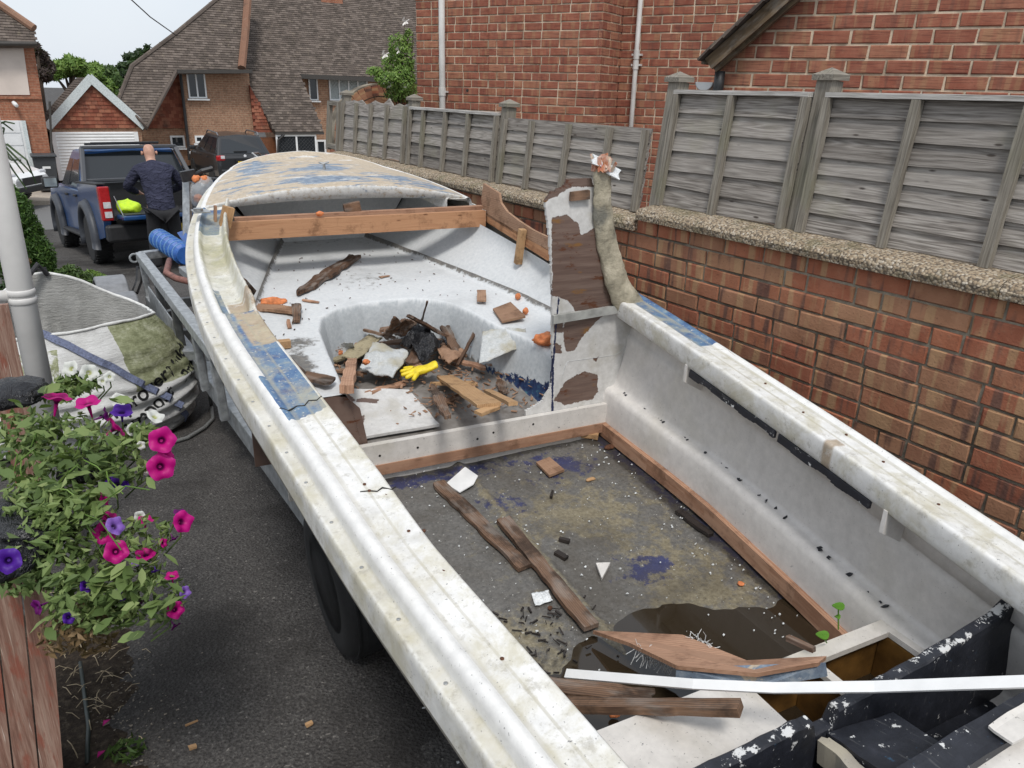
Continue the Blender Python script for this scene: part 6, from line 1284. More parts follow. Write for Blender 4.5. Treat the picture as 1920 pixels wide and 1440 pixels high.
plain('rust_pipe', (.2, .09, .07), .7, 0, .25, 25); mb = MB(); mb.tube([atz(318, 488, -1.36), atz(312, 512, -1.38), atz(330, 522, -1.38), atz(372, 532, -1.38)], .025, 10); props(mb.build('rusty_pipe', MT['rust_pipe'], None, smooth=True), 'bent rusty red pipe resting on the trailer frame', 'pipe')
mb = MB(); mb.prism([atz(332, 436, -1.3), atz(350, 462, -1.3), atz(362, 452, -1.25), atz(345, 432, -1.25)], (0, 0, 1), .006); props(mb.build('blue_board', MT['blue_plastic'], None), 'small blue board edge behind the boat bow on the trailer', 'board')
# clear bag with orange foam
n = NT('clear_bag'); n.fin((.5, .52, .52), .2, n.bump(n.noise(n.obj(), 20, 4), .6, .02), 0, .5, Alpha=.45); MT['clear_bag'] = n.m
lump('plastic_bag', 'clear plastic bag hanging by the trailer winch post', 'bag', aty(383, 362, 7.3), (.12, .1, .14), 'clear_bag', seed=8, amp=.35)
for i, (x, y, w) in enumerate(((369, 336, 'left of the two'), (384, 337, 'right of the two'), (373, 372, 'lowest of the three'))): lump('foam_lump', 'orange foam lump in the clear bag by the truck bed, '+w, 'foam', aty(x, y, 7.3), (.04, .04, .035), 'foam_orange', seed=20+i, amp=.5)['group'] = 'orange foam lumps in the clear bag'
# loose tyre under the hull
ty = thing('old_tyre', 'bare black tyre standing under the port side of the boat', 'tyre', (.83, 2.42, -2.05)); c = V(.83, 2.42, -1.745); ax_ = V(1, -.05, .06)
mb = MB(); r = .3; h = .095; mb.lathe(c, ax_, [(-h, r*.64), (-h*1.05, r*.75), (-h, r*.9), (-h*.8, r*.97), (-h*.3, r), (h*.3, r), (h*.8, r*.97), (h, r*.9), (h*1.05, r*.75), (h, r*.64), (h*.7, r*.7), (0, r*.85), (-h*.7, r*.7), (-h, r*.64)], 44); mb.build('carcass', MT['rubber'], ty, smooth=True)
for k in range(5):
    mb = MB(); mb.lathe(c+ax_/np.linalg.norm(ax_)*(-.06+.03*k), ax_, [(-.004, r*.985), (-.004, r*1.006), (.004, r*1.006), (.004, r*.985)], 44); mb.build('tread_rib', MT['rubber'], ty)

# ================================================================== left foreground
# ---- white downpipe of the near house
pc = atd(36, 530, 3.25); dpn = thing('downpipe', 'thick cream plastic downpipe at the left edge in front of the bulk bag', 'downpipe', (pc[0], pc[1], ground_z(pc[1])))
mb = MB(); mb.tube([V(pc[0], pc[1], ground_z(pc[1])), V(pc[0], pc[1], .9)], .05, 24); mb.build('pipe', MT['pvc_pipe'], dpn, smooth=True)
zc = float(atd(50, 566, 3.25)[2])
for dz, rr in ((.0, .0545), (.035, .054)):
    mb = MB(); mb.lathe((pc[0], pc[1], zc+dz), (0, 0, 1), [(-.014, rr-.004), (-.01, rr), (.01, rr), (.014, rr-.004)], 24); mb.build('collar', MT['pvc_pipe'], dpn, smooth=True)
mb = MB(); mb.tube([V(pc[0], pc[1], zc+.02), V(pc[0]-.5, pc[1]+.06, zc+.03)], .026, 12); mb.build('branch', MT['pvc_pipe'], dpn, smooth=True)
# ---- brown timber board further back
mb = MB(); q0 = atd(4, 600, 3.9); mb.bar(V(q0[0]-.03, q0[1], -2.15), V(q0[0]-.03, q0[1], q0[2]+.08), .03, .14, up=(1, 0, 0)); props(mb.build('timber_board', MT['brown_post'], None), 'upright orange-brown board behind the downpipe at the left edge', 'board')

# ---- bulk bag of compost
BC = V(.15, 5.72, ground_z(5.72)); bag = thing('bulk_bag', 'slumped white and green woven bulk bag beside the trailer', 'bag', BC)
def bagP(th, h):
    """th angle (0 = +X, going to -Y at -90), h 0..1"""
    R = np.interp(h, [0, .08, .3, .55, .8, 1.0], [.56, .67, .73, .7, .61, .49]); sq = (abs(math.cos(th))**4+abs(math.sin(th))**4)**-.25; sq = .6+.4*sq
    top = .62+.28*math.exp(-((th-2.0+2*PI*round((2.0-th)/(2*PI))*-1)/.5)**2)*0
    rim = .74+.2*max(0, math.cos(th-1.75))**4+.06*max(0, math.cos(th+.6))**4-.03*math.cos(2*th)
    w = .03*(float(fbm(math.cos(th)*2.2+5, math.sin(th)*2.2, h*5, 4))-.5)*2+.022*math.sin(h*52+3.2*math.sin(th*3)+5*float(vnoise(th*3.5, 1)))*math.exp(-((h-.3)/.28)**2)+.05*(float(fbm(math.cos(th)*4+2, math.sin(th)*4, h*4, 3))-.5)*(h > .5)
    r_ = R*sq+w
    return BC+V(math.cos(th)*r_*1.02, math.sin(th)*r_*.92, h*rim*1.02+.02*(float(vnoise(math.cos(th)*3, math.sin(th)*3, h*3))-.5))
nt, nh = 150, 70
A = np.array([[bagP(2*PI*i/nt, h) for h in np.linspace(0, 1, nh)] for i in range(nt+1)])
inner = np.array([[bagP(2*PI*i/nt, 1-.02*k)*V(1, 1, 1)+(V(BC[0], BC[1], 0)-bagP(2*PI*i/nt, 1)*V(1, 1, 0))*(.02+.035*k+.05*k*(float(fbm(i*.33, k*.35, 1, 3))-.5))-V(0, 0, .055*k) for k in range(9)] for i in range(nt+1)])
TH = np.repeat(np.linspace(0, 2*PI, nt+1)[:, None], nh, 1); HH = np.repeat(np.linspace(0, 1, nh)[None], nt+1, 0)
n = NT('bulk_bag_weave'); o = n.obj(); f = n.noise(o, 7, 5, .65); wv = n.noise(n.map(o, (160, 160, 160)), 1, 2); c = n.ramp(f, [(.3, (.5, .5, .48)), (.7, (.66, .66, .65))])
gm = n.math('ADD', n.att('green'), n.math('MULTIPLY', n.math('SUBTRACT', n.noise(o, 9, 5, .7), .5), .9)); c = n.mix(n.step(gm, .45, .55), c, n.ramp(n.noise(o, 16, 5, .7), [(.25, (.11, .12, .055)), (.5, (.25, .265, .15)), (.72, (.47, .48, .35))]))
dm = n.math('ADD', n.att('dirt'), n.math('MULTIPLY', n.math('SUBTRACT', n.noise(n.map(o, (4, 4, 14)), 3, 6, .7), .5), 1.1)); c = n.mix(n.math('MULTIPLY', n.step(dm, .3, .85), .95), c, (.025, .024, .024))
c = n.mix(n.math('MULTIPLY', n.att('ins'), .7), c, n.ramp(n.noise(o, 5, 5, .7), [(.3, (.16, .155, .14)), (.7, (.34, .335, .31))])); MT['bag'] = n.fin(c, .7, n.bump(n.math('ADD', n.math('MULTIPLY', wv, .2), n.noise(n.map(o, (6, 6, 26)), 3, 5, .7)), .6, .02), 0, .35)
mb = MB(); mb.grid(A[:, ::-1]); k0 = A.shape[0]*A.shape[1]; mb.grid(inner[:, ::-1]); gr_ = np.where((HH > .66) & (HH < .9), 1, 0)*np.where(np.sin(TH*2.0+.6) > -.3, .5, .05)+np.where((abs(((TH-5.6+PI) % (2*PI))-PI) < .5) & (HH > .5), .7, 0); dr_ = np.clip(.8-HH*2.4, 0, 1)+.05
full_ = lambda a, v: np.concatenate([a[:, ::-1].ravel(), np.full(inner.shape[0]*9, v)])
mb.att = dict(green=full_(gr_, .15), dirt=full_(dr_, .15), ins=full_(HH*0, 1.0)); fabric = mb.build('fabric', MT['bag'], bag, smooth=True)
plain('hem_white', (.6, .6, .58), .7); mb = MB(); mb.tube([bagP(2*PI*i/150, 1.0)+V(0, 0, .004) for i in range(151)], [.008+.006*float(vnoise(i*.3, 2)) for i in range(151)], 6, cap=False); mb.build('hem', MT['hem_white'], bag, smooth=True)
plain('strap_blue', (.12, .14, .22), .8, 0, .25, 90, .6); plain('strap_black', (.03, .03, .033), .8, 0, .25, 90, .6); plain('ink_black', (.02, .02, .02), .7)
def strap(path, w, mat, lift=.012):
    P = []
    t_ = np.linspace(0, len(path)-1, 46)
    for u in t_:
        th = np.interp(u, range(len(path)), [p[0] for p in path]); h = np.interp(u, range(len(path)), [p[1] for p in path]); P.append(bagP(th, h)+(bagP(th, h)-BC-V(0, 0, .3))/np.linalg.norm(bagP(th, h)-BC-V(0, 0, .3))*lift)
    mb = MB()
    for a, b in zip(P, P[1:]):
        n_ = (a+b)/2-BC-V(0, 0, .25); mb.bar(a, b, w, .006, up=n_, over=.003, rnd=.5)
    return mb.build('strap', MT[mat], bag)
strap([(-1.9, 1.02), (-1.65, .92), (-1.3, .72), (-.95, .4), (-.7, .12)], .045, 'strap_blue'); strap([(1.75, 1.02), (1.72, .93), (1.7, .8)], .06, 'strap_black', .02)
mb = MB(); 
for q in range(2):
    lp = [bagP(1.6+.1*q, 1.0)+V(.0, -.02, .0), bagP(1.75, 1.0)+V(-.02, -.06, .08), bagP(1.95, 1)+V(-.03, -.1, -.02), bagP(1.95, 1)+V(-.02, -.1, -.2)]
mb.tube(lp, .018, 8); mb.build('lifting_loop', MT['strap_black'], bag)
mb = MB(); mb.tube([bagP(3.3, 1.0), bagP(3.2, 1.0)+V(-.02, 0, .05), bagP(3.0, 1.0)], .016, 8); mb.build('lifting_loop', MT['strap_blue'], bag)
def bagtext(txt, th, h, size, tilt=.45):
    c = bagP(th, h); n_ = c-bagP(th, h)+V(math.cos(th), math.sin(th), .25); e = bagP(th+.06, h)-bagP(th-.06, h); x = e/np.linalg.norm(e); t_ = text_mesh(txt, size, MT['ink_black'], 'printed_text', .0008, .002)
    me = t_.data; m = frame_mat(c+n_*.012, x+V(0, 0, tilt), n_); bm = bmesh.new(); bm.from_mesh(me); bmesh.ops.triangulate(bm, faces=bm.faces); bmesh.ops.subdivide_edges(bm, edges=bm.edges, cuts=1); bm.to_mesh(me); bm.free(); t_.parent = bag; t_.matrix_local = Matrix.Translation(-Vector(bag.location)) @ m
    sw = t_.modifiers.new('wrap', 'SHRINKWRAP'); sw.target = fabric; sw.wrap_method = 'PROJECT'; sw.use_project_z = True; sw.use_negative_direction = True; sw.use_positive_direction = True; sw.offset = .004
bagtext('Mulch', -.62, .64, .13, .5); bagtext('Pro', -.58, .52, .13, .5); bagtext('improver', -1.2, .46, .13, .5); bagtext('compost', -1.15, .32, .13, .5); bagtext('44 75', -1.15, .17, .14, .5)

# ---- braided hose on the drive
plain('hose_grey', (.16, .165, .16), .5, 0, .3, 120, .4); mb = MB(); pts = [atg(325, 834), atg(352, 826), atg(385, 806), atg(400, 790), atg(397, 765)]; pts = [p+V(0, 0, .02) for p in pts]+[aty(386, 700, 5.1), aty(378, 650, 5.3), aty(376, 615, 5.5)]
tt = np.linspace(0, 7, 50); mb.tube([V(*[np.interp(u, range(8), [p[k] for p in pts]) for k in range(3)]) for u in tt], .013, 8); props(mb.build('braided_hose', MT['hose_grey'], None, smooth=True), 'grey braided hose looping from the trailer onto the drive', 'hose')

# ---- bed plants
g8 = lambda x, y: atg(x, y)
def bush(name, label, base_px, L, Y, count, size, mat, seed, shape=(1, .5), cat='bush', group=None):
    b = aty(*base_px, Y); b[2] = ground_z(Y); t = thing(name, label, cat, b, group); cl = clumps_px(L, Y, .6); leaf_cloud(cl, count, size, mat, 'crown', t, seed, shape, .7); mb = MB()
    for c in cl: mb.tube([b, (b+np.asarray(c[0]))/2+V(.02, 0, 0), c[0]], [.025, .015, .006], 6)
    mb.build('stem', MT['bark'], t); return t
bush('conifer_shrub', 'dense mossy green rounded shrub left of the pickup', (40, 540), [(45, 440, 40, 60), (70, 480, 36, 50), (30, 400, 30, 45), (15, 370, 26, 35), (60, 520, 46, 34), (85, 500, 22, 40), (20, 480, 40, 60), (40, 395, 24, 40)], 9.0, 16000, .05, 'leaf_conifer', 31, (1, .35), 'shrub')
bush('leafy_plant', 'low leafy plant in front of the pickup wheel', (140, 560), [(130, 515, 28, 22), (150, 530, 24, 18), (115, 545, 26, 22), (160, 522, 20, 14)], 8.6, 1500, .055, 'leaf_mid', 32, (1, .4), 'plant')
bush('leafy_plant', 'pale green low plant at the edge of the drive', (185, 540), [(182, 522, 20, 12), (170, 515, 16, 10), (190, 530, 14, 9)], 8.9, 900, .045, 'leaf_light', 33, (1, .4), 'plant')
bush('leafy_plant', 'dark green plant low behind the downpipe', (60, 610), [(60, 560, 34, 24), (35, 575, 30, 26), (85, 570, 26, 20), (20, 540, 24, 20)], 7.2, 1500, .05, 'leaf_dark', 34, (1, .45), 'plant')
bush('leafy_plant', 'bright green tuft behind the bulk bag', (105, 600), [(100, 588, 24, 14), (85, 598, 20, 12), (115, 580, 16, 10), (12, 600, 20, 16)], 6.8, 1100, .04, 'leaf_light', 35, (1, .4), 'plant')
bush('dry_plant', 'brownish dried flower heads beside the bulk bag', (90, 570), [(95, 525, 14, 8), (108, 540, 14, 8), (48, 490, 12, 8), (75, 545, 12, 8)], 7.6, 420, .04, 'leaf_dry', 36, (1, .5), 'plant')
# long strap-leaved plant at the far left
mb = MB(); b = aty(-20, 330, 12); t = thing('spiky_plant', 'long dark strap-leaved plant tips at the left edge', 'plant', b)
for i, (x1, y1, x2, y2) in enumerate(((5, 230, 25, 245), (10, 228, 28, 232), (8, 240, 6, 252), (45, 310, 62, 328), (30, 305, 45, 325), (50, 300, 68, 345), (20, 300, 40, 300), (25, 320, 50, 355))):
    P = [aty(-25, 300, 12), aty((x1-25)/2, (y1+300)/2-30, 11.9), aty(x1, y1, 11.8), aty(x2, y2, 11.8)]; mb = MB()
    for a, bb_, w in zip(P, P[1:], (.03, .028, .02)): mb.bar(a, bb_, w, .004, up=(0, -1, .3), taper=(.75, 1))
    mb.build('leaf', MT['leaf_dark'], t)

# ---- tapered timber planter with black liner, petunias
d_ = 1.95; pr_ = atd(92, 1085, d_); gb_ = ground_z(1.8)
pt_ = thing('timber_planter', 'tall red-brown weathered timber planter at the bottom left', 'planter', (pr_[0]-.2, pr_[1], gb_))
pb = V(*atd(108, 1440, 2.02)); ztop = float(pr_[2])+.02
for i in range(6):
    f0, f1 = i/6, (i+1)/6; mb = MB(); xr, yr = pr_[0], pr_[1]; xt = lambda f: xr-.36*f; xb = lambda f: (pb[0]-.02)-.34*f
    P = [V(xb(f0), yr, gb_), V(xb(f1)+.004, yr, gb_), V(xt(f1)+.004, yr, ztop), V(xt(f0), yr, ztop)]; mb.prism(P, (0, -1, 0), .03, gdir=(0, 0, 1)); mb.build('plank', MT['brown_post'], pt_)
    mb = MB(); P = [V(pb[0]-.02+.0, yr+.36*f0+.002, gb_), V(pb[0]-.02, yr+.36*f1-.004, gb_), V(xr, yr+.36*f1-.004, ztop), V(xr, yr+.36*f0+.002, ztop)]; mb.prism(P, (1, 0, 0), .03, gdir=(0, 0, 1)); mb.build('plank', MT['brown_post'], pt_)
for a_, b_ in ((V(pr_[0]-.36, pr_[1]+.01, 0), V(pr_[0]-.36, pr_[1]+.36, 0)),):
    mb = MB(); mb.prism([a_+V(0, 0, gb_), b_+V(0, 0, gb_), b_+V(0, 0, ztop), a_+V(0, 0, ztop)], np.cross(b_-a_, V(0, 0, 1)), .03, gdir=(0, 0, 1)); mb.build('side_panel', MT['brown_post'], pt_)
n = NT('black_liner'); MT['liner'] = n.fin((.012, .012, .014), .28, n.bump(n.noise(n.obj(), 14, 5, .7, 1.0), 1, .03), 0, .5)
for i, (x, y, rx, ry, d) in enumerate(((35, 985, 90, 42, 1.85), (150, 880, 40, 22, 2.0), (20, 735, 62, 22, 2.25), (20, 1040, 60, 40, 1.78))):
    m = d/F_PX; lump('liner_fold', None, None, atd(x, y, d), (rx*m, rx*m, ry*m), 'liner', seed=50+i, amp=.5, par=pt_)
mb = MB(); X, Y = np.meshgrid(np.linspace(-.35, -.01, 20), np.linspace(.01, .36, 20), indexing='ij'); mb.grid(np.stack([X+pr_[0], Y+pr_[1], ztop-.06+.04*fbm(X*20, Y*20)], -1)); mb.build('compost', MT['soil'], pt_, smooth=True)
def petals(name, col, edge, centre):
    n = NT(name); r = n.att('rad'); f = n.noise(n.obj(), 60, 3); c = n.ramp(r, [(0, centre), (.2, centre), (.34, col), (.8, col), (1, edge)]); c = n.mix(n.math('MULTIPLY', f, .3), c, tuple(x*.6 for x in col)); n.fin(c, .5, None, 0, .3); tr = n.N('ShaderNodeBsdfTranslucent'); n.L(c, tr.inputs['Color']); mx = n.N('ShaderNodeMixShader'); mx.inputs[0].default_value = .3; n.L(n.p.outputs[0], mx.inputs[1]); n.L(tr.outputs[0], mx.inputs[2]); n.L(mx.outputs[0], n.o.inputs[0]); MT[name] = n.m
petals('petal_magenta', (.52, .004, .2), (.55, .012, .25), (.04, 0, .03)); petals('petal_purple', (.075, .012, .28), (.1, .02, .36), (.015, .003, .05)); petals('petal_plum', (.13, .003, .12), (.16, .01, .16), (.02, 0, .03)); petals('petal_white', (.72, .73, .68), (.78, .78, .75), (.5, .52, .2)); petals('petal_lilac', (.25, .12, .5), (.3, .18, .55), (.05, .02, .1))
leafmat('leaf_petunia', [(0, (.05, .08, .022)), (.4, (.12, .18, .055)), (.75, (.22, .29, .1)), (1, (.34, .39, .17))], .6, .3)
def flower(par, px_, d, dia, mat, face, seed):
    r = random.Random(seed); c = atd(*px_, d); R = dia/2*d/F_PX; n_ = np.asarray(face, float); n_ = n_/np.linalg.norm(n_); a = np.cross(n_, V(0, 0, 1) if abs(n_[2]) < .9 else V(1, 0, 0)); a = a/np.linalg.norm(a); b = np.cross(n_, a); K = 40; rings = [0, .12, .22, .4, .7, 1.0]; P = []; rad = []; ph = r.uniform(0, 6)
    for q in rings:
        for k in range(K):
            t = 2*PI*k/K; lobe = 1-.13*abs(math.sin(2.5*t+ph))**1.5*q-.05*r.random()*(q == 1); z = -.9*R*(1-q)**3+.10*R*math.cos(5*t+2*ph)*q*q-.16*R*q**4+.1*R*math.sin(2*t+ph)*q*q; P.append(c+(a*math.cos(t)+b*math.sin(t))*R*q*lobe+n_*z); rad.append(q)
    mb = MB(); mb.add(P, [(i*K+k, i*K+(k+1) % K, (i+1)*K+(k+1) % K, (i+1)*K+k) for i in range(len(rings)-1) for k in range(K)]); mb.att = dict(rad=rad); o_ = mb.build('flower', MT[mat], par, smooth=True)
    mb = MB(); mb.tube([c-n_*R*.64, c-n_*R*1.0, c-n_*R*1.5], [R*.14, R*.11, R*.06], 8); mb.att = dict(rad=[.9]*len(mb.v)); mb.build('trumpet', MT[mat], o_); mb = MB(); e = c-n_*R*1.4; mb.tube([e, e-n_*R*.8+V(0, 0, -.03), e-n_*R*1.2+V(-.04, .03, -.08)], .0022, 5); mb.build('flower_stalk', MT['leaf_petunia'], o_); return o_
CAM = lambda x=0, y=0, z=0: V(-.05+x, -.75+y, .35+z)
pm = thing('petunia_plant', 'trailing petunia with bright magenta blooms spilling from the planter', 'petunia', atd(180, 1000, 2.0)); pp = thing('petunia_plant', 'petunia with violet blooms low in the planter mass', 'petunia', atd(110, 1090, 1.9)); pw = thing('petunia_plant', 'petunia with white trumpet blooms in front of the bulk bag', 'petunia', atd(200, 780, 2.35))
for i, (x, y, d, dia, m, f) in enumerate([(305, 825, 1.95, 54, 'petal_magenta', CAM(.1)), (303, 876, 1.96, 56, 'petal_magenta', CAM(.1, 0, -.1)), (312, 855, 2.0, 36, 'petal_magenta', CAM(.4)), (108, 740, 2.15, 56, 'petal_magenta', V(.3, .1, 1)), (163, 751, 2.12, 50, 'petal_magenta', V(-.1, -.12, 1)), (222, 798, 2.05, 48, 'petal_magenta', V(.9, .2, .5)), (203, 778, 2.08, 36, 'petal_plum', V(.8, -.1, .2)), (345, 978, 1.85, 46, 'petal_magenta', CAM(.5)), (338, 958, 1.88, 28, 'petal_plum', V(.2, .1, 1)), (198, 935, 1.92, 44, 'petal_magenta', V(.95, -.1, .3)), (195, 1000, 1.84, 46, 'petal_magenta', CAM(-.2)), (218, 1034, 1.82, 48, 'petal_magenta', CAM(.1, 0, .1)), (205, 968, 1.88, 30, 'petal_magenta', V(.3, -.3, .9)), (272, 973, 1.9, 32, 'petal_magenta', V(.1, -.1, 1)), (273, 1036, 1.85, 40, 'petal_magenta', V(0, -.25, 1)), (330, 1144, 1.82, 36, 'petal_magenta', CAM(.2)), (322, 1078, 1.85, 28, 'petal_magenta', V(0, -.1, 1)), (66, 1140, 1.7, 34, 'petal_plum', V(-.9, -.5, .1)), (308, 1018, 1.86, 20, 'petal_magenta', CAM(.8)), (240, 1107, 1.8, 18, 'petal_magenta', CAM(.7))]): flower(pm, (x, y), d, dia, m, f, i)
for i, (x, y, d, dia, m, f) in enumerate([(14, 1052, 1.65, 52, 'petal_purple', CAM()), (228, 768, 2.1, 42, 'petal_purple', V(.05, -.35, 1)), (220, 903, 1.95, 46, 'petal_purple', V(.1, -.5, .9)), (218, 985, 1.83, 40, 'petal_lilac', V(.5, -.6, .6)), (163, 1098, 1.75, 28, 'petal_purple', CAM(.4)), (135, 978, 1.85, 26, 'petal_purple', CAM(.2)), (108, 992, 1.85, 24, 'petal_purple', CAM(-.3)), (130, 1158, 1.72, 26, 'petal_purple', CAM(.3)), (348, 1110, 1.84, 26, 'petal_lilac', CAM(.5)), (330, 1176, 1.84, 22, 'petal_plum', V(.3, -.5, -.5)), (255, 1055, 1.84, 18, 'petal_lilac', CAM()), (230, 1118, 1.8, 20, 'petal_purple', CAM(.6)), (292, 1072, 1.84, 16, 'petal_purple', V(0, -.6, -.6)), (326, 1012, 1.86, 20, 'petal_plum', V(.2, -.5, -.6)), (268, 1130, 1.84, 16, 'petal_plum', V(.2, -.5, -.6))]): flower(pp, (x, y), d, dia, m, f, 40+i)
for i, (x, y, d, dia, m, f) in enumerate([(130, 690, 2.35, 34, 'petal_white', V(-.5, -.6, .5)), (168, 698, 2.35, 36, 'petal_white', CAM(.2)), (222, 750, 2.2, 30, 'petal_white', CAM(.2)), (292, 778, 2.05, 36, 'petal_white', V(.4, -.4, .8)), (250, 805, 2.05, 28, 'petal_white', CAM(.6)), (205, 706, 2.35, 22, 'petal_white', CAM()), (192, 714, 2.35, 20, 'petal_white', CAM()), (275, 882, 2.0, 20, 'petal_white', CAM(.5)), (262, 968, 1.92, 22, 'petal_white', CAM()), (265, 835, 2.02, 18, 'petal_white', CAM(.3))]): flower(pw, (x, y), d, dia, m, f, 80+i)
def cpx(L):
    out = []
    for x, y, rx, ry, d in L: m = d/F_PX; out.append((atd(x, y, d), rx*m, rx*m, ry*m))
    return out
def leafy(par, L, count, size, seed, mat='leaf_petunia'): return leaf_cloud(cpx(L), count, size, mat, 'foliage', par, seed, (1, .5), .8, .5)
leafy(pm, [(180, 850, 70, 55, 2.0), (110, 825, 80, 45, 2.08), (230, 870, 50, 45, 1.98), (45, 805, 60, 40, 2.12), (40, 860, 60, 60, 2.05), (140, 900, 80, 50, 1.95), (230, 1090, 80, 50, 1.84), (290, 1120, 60, 45, 1.84), (170, 1000, 60, 50, 1.88), (270, 1010, 50, 40, 1.88)], 1750, .030, 61)
leafy(pp, [(70, 1010, 60, 40, 1.8), (120, 960, 60, 40, 1.85), (140, 1120, 60, 50, 1.77), (200, 1150, 50, 30, 1.8), (60, 940, 60, 40, 1.85), (110, 1060, 50, 40, 1.8), (40, 1090, 40, 20, 1.75)], 1150, .032, 62)
leafy(pw, [(140, 722, 45, 18, 2.35), (165, 712, 26, 18, 2.4), (115, 738, 34, 16, 2.3), (265, 815, 26, 26, 2.05)], 300, .034, 63)
leafy(pp, [(150, 1165, 60, 24, 1.8), (120, 1195, 50, 22, 1.85), (175, 1200, 40, 20, 1.9)], 260, .028, 66, 'leaf_dry')
# larger single leaves and stems, each its own part
lm = MB(); lm.add([(-.5, 0, 0), (-.2, .2, .03), (.15, .22, .03), (.5, 0, -.06), (.15, -.22, .03), (-.2, -.2, .03), (0, 0, 0)], [(0, 6, 1), (1, 6, 2), (2, 6, 3), (3, 6, 4), (4, 6, 5), (5, 6, 0)]); lf0 = lm.build('leaf', MT['leaf_petunia'], pm, local=True, smooth=True); first = True
rg = random.Random(5)
for i in range(170):
    x, y = rg.choice([(rg.gauss(140, 75), rg.gauss(850, 50)), (rg.gauss(110, 55), rg.gauss(960, 40)), (rg.gauss(215, 60), rg.gauss(1100, 40))]); x = max(-10, min(330, x)); d = np.interp(y, [700, 850, 1000, 1200], [2.2, 1.95, 1.82, 1.75])-.03
    o_ = lf0 if first else link_copy(lf0, pm); first = False; c = atd(x, y, d)-wloc(pm); s_ = rg.uniform(.035, .065); o_.location = tuple(c); o_.scale = (s_, s_, s_); o_.rotation_euler = (rg.uniform(-.9, .9), rg.uniform(-.6, .9), rg.uniform(0, 6.28))
for i in range(16):
    x0, y0 = rg.uniform(10, 200), rg.uniform(820, 1000); x1, y1 = x0+rg.uniform(-60, 110), y0+rg.uniform(-40, 90); d = np.interp(y0, [700, 850, 1000, 1200], [2.2, 1.95, 1.82, 1.75])-.02; mb = MB(); P = [atd(x0, y0, d), atd((x0+x1)/2+rg.uniform(-15, 15), (y0+y1)/2-20, d-.03), atd(x1, y1, d-.02)]; tq = np.linspace(0, 2, 9); mb.tube([V(*[np.interp(u, range(3), [p[k] for p in P]) for k in range(3)]) for u in tq], .0018, 5); mb.build('stem', MT['leaf_light'], pm)

# ---- litter on the ground, bottom left
mb = MB(); P = [atg(152, 1250), atg(160, 1310), atg(168, 1370), atg(165, 1440)]; mb.tube([p+V(0, 0, .02) for p in P], .007, 8); plain('cable_green', (.03, .04, .035), .5); props(mb.build('irrigation_pipe', MT['cable_green'], None, smooth=True), 'thin dark irrigation pipe on the soil by the planter', 'pipe')
mb = MB(); r = random.Random(3)
for i in range(520):
    x, y = r.gauss(190, 60), r.gauss(1330, 80)
    if x < 110: continue
    p = atg(x, y)+V(0, 0, .012); s_ = r.uniform(.0012, .004); mb.box(p, (s_*r.uniform(1, 2.5), s_, s_*.7), None, s_*.3)
props(mb.build('gravel_crumbs', plain('crumbs', (.2, .175, .14), .9, 0, .3, 60), None), 'scatter of pale grit and crumbs on the soil', 'gravel', None, 'stuff')
mb = MB()
for i in range(60):
    x, y = r.gauss(170, 45), r.gauss(1290, 90)
    if x < 112: continue
    p = atg(x, y)+V(0, 0, .02); a = r.uniform(0, PI); L_ = r.uniform(.02, .08); q = p+V(math.cos(a)*L_, math.sin(a)*L_, r.uniform(0, .02)); mb.tube([p, (p+q)/2+V(0, 0, .012), q], .0014, 4)
props(mb.build('dry_stalks', plain('straw', (.42, .34, .22), .8), None), 'dry straw stalks scattered on the soil by the planter', 'straw', None, 'stuff')
for i, (x, y, w) in enumerate(((195, 1374, 'upper of the two'), (185, 1434, 'lower of the two'))):
    mb = MB(); p = atg(x, y)+V(0, 0, .03); mb.prism([p, p+V(.02, .005, .008), p+V(.025, .02, 0), p+V(.005, .018, .006)], (0, 0, 1), .002); mb.att = dict(rad=[.9]*len(mb.v)); props(mb.build('fallen_petal', MT['petal_magenta'], None), 'pink petal fallen on the soil, '+w, 'petal', 'fallen pink petals')
weed = thing('grass_weed', 'small green grass tuft on the soil at the bottom edge', 'weed', atg(240, 1420)); leaf_cloud([(atg(240, 1418)+V(0, 0, .03), .06, .06, .03)], 60, .05, 'leaf_mid', 'blades', weed, 71, (1, .14))
for i, (x, y, lab) in enumerate(((580, 1362, 'small tan pebble on the asphalt below the boat'), (362, 1405, 'pale wood chip on the asphalt near the bottom edge'), (360, 1360, 'thin twig lying on the open asphalt'))):
    mb = MB(); p = atg(x, y)+V(0, 0, .01); mb.box(p, (.025 if i < 2 else .04, .014 if i < 2 else .004, .01 if i < 2 else .004), None, .002); props(mb.build(('pebble', 'wood_chip', 'twig')[i], MT['tan_wood'], None), lab, ('pebble', 'wood chip', 'twig')[i])

# ================================================================== debris in the boat
def zb_(s, b):  # berth / well height
    w = float(np.clip((sdpoly(np.array([s]), np.array([b]), WELL)[0]+.012)/.065, 0, 1)); w = w*w*(3-2*w); return float(z_berth(s))*(1-w)+float(z_well(s))*w
def on_cabin(x, y):
    z = -1.0
    for _ in range(40):
        q = w2b(atz(x, y, z)); z = .5*z+.5*zb_(q[0], q[1])
    return atz(x, y, z)
def on_floor(x, y):
    z = -1.42
    for _ in range(40):
        q = w2b(atz(x, y, z)); z = float(z_floor(q[0]))
    return atz(x, y, z)
def piece(name, label, cat, p0, p1, w, h, mat, lift=.012, lift1=None, group=None, **k):
    mb = MB(); mb.plank(np.asarray(p0)+V(0, 0, lift), np.asarray(p1)+V(0, 0, lift if lift1 is None else lift1), w, h, **k); return props(mb.build(name, MT[mat], None), label, cat, group)
def flat(name, label, cat, pts, mat, th=.008, n=(0, 0, 1), sub=None, bend=0.0, gdir=None):
    mb = MB(); mb.prism(pts, n, th, gdir=gdir); return props(mb.build(name, MT[mat], None), label, cat)
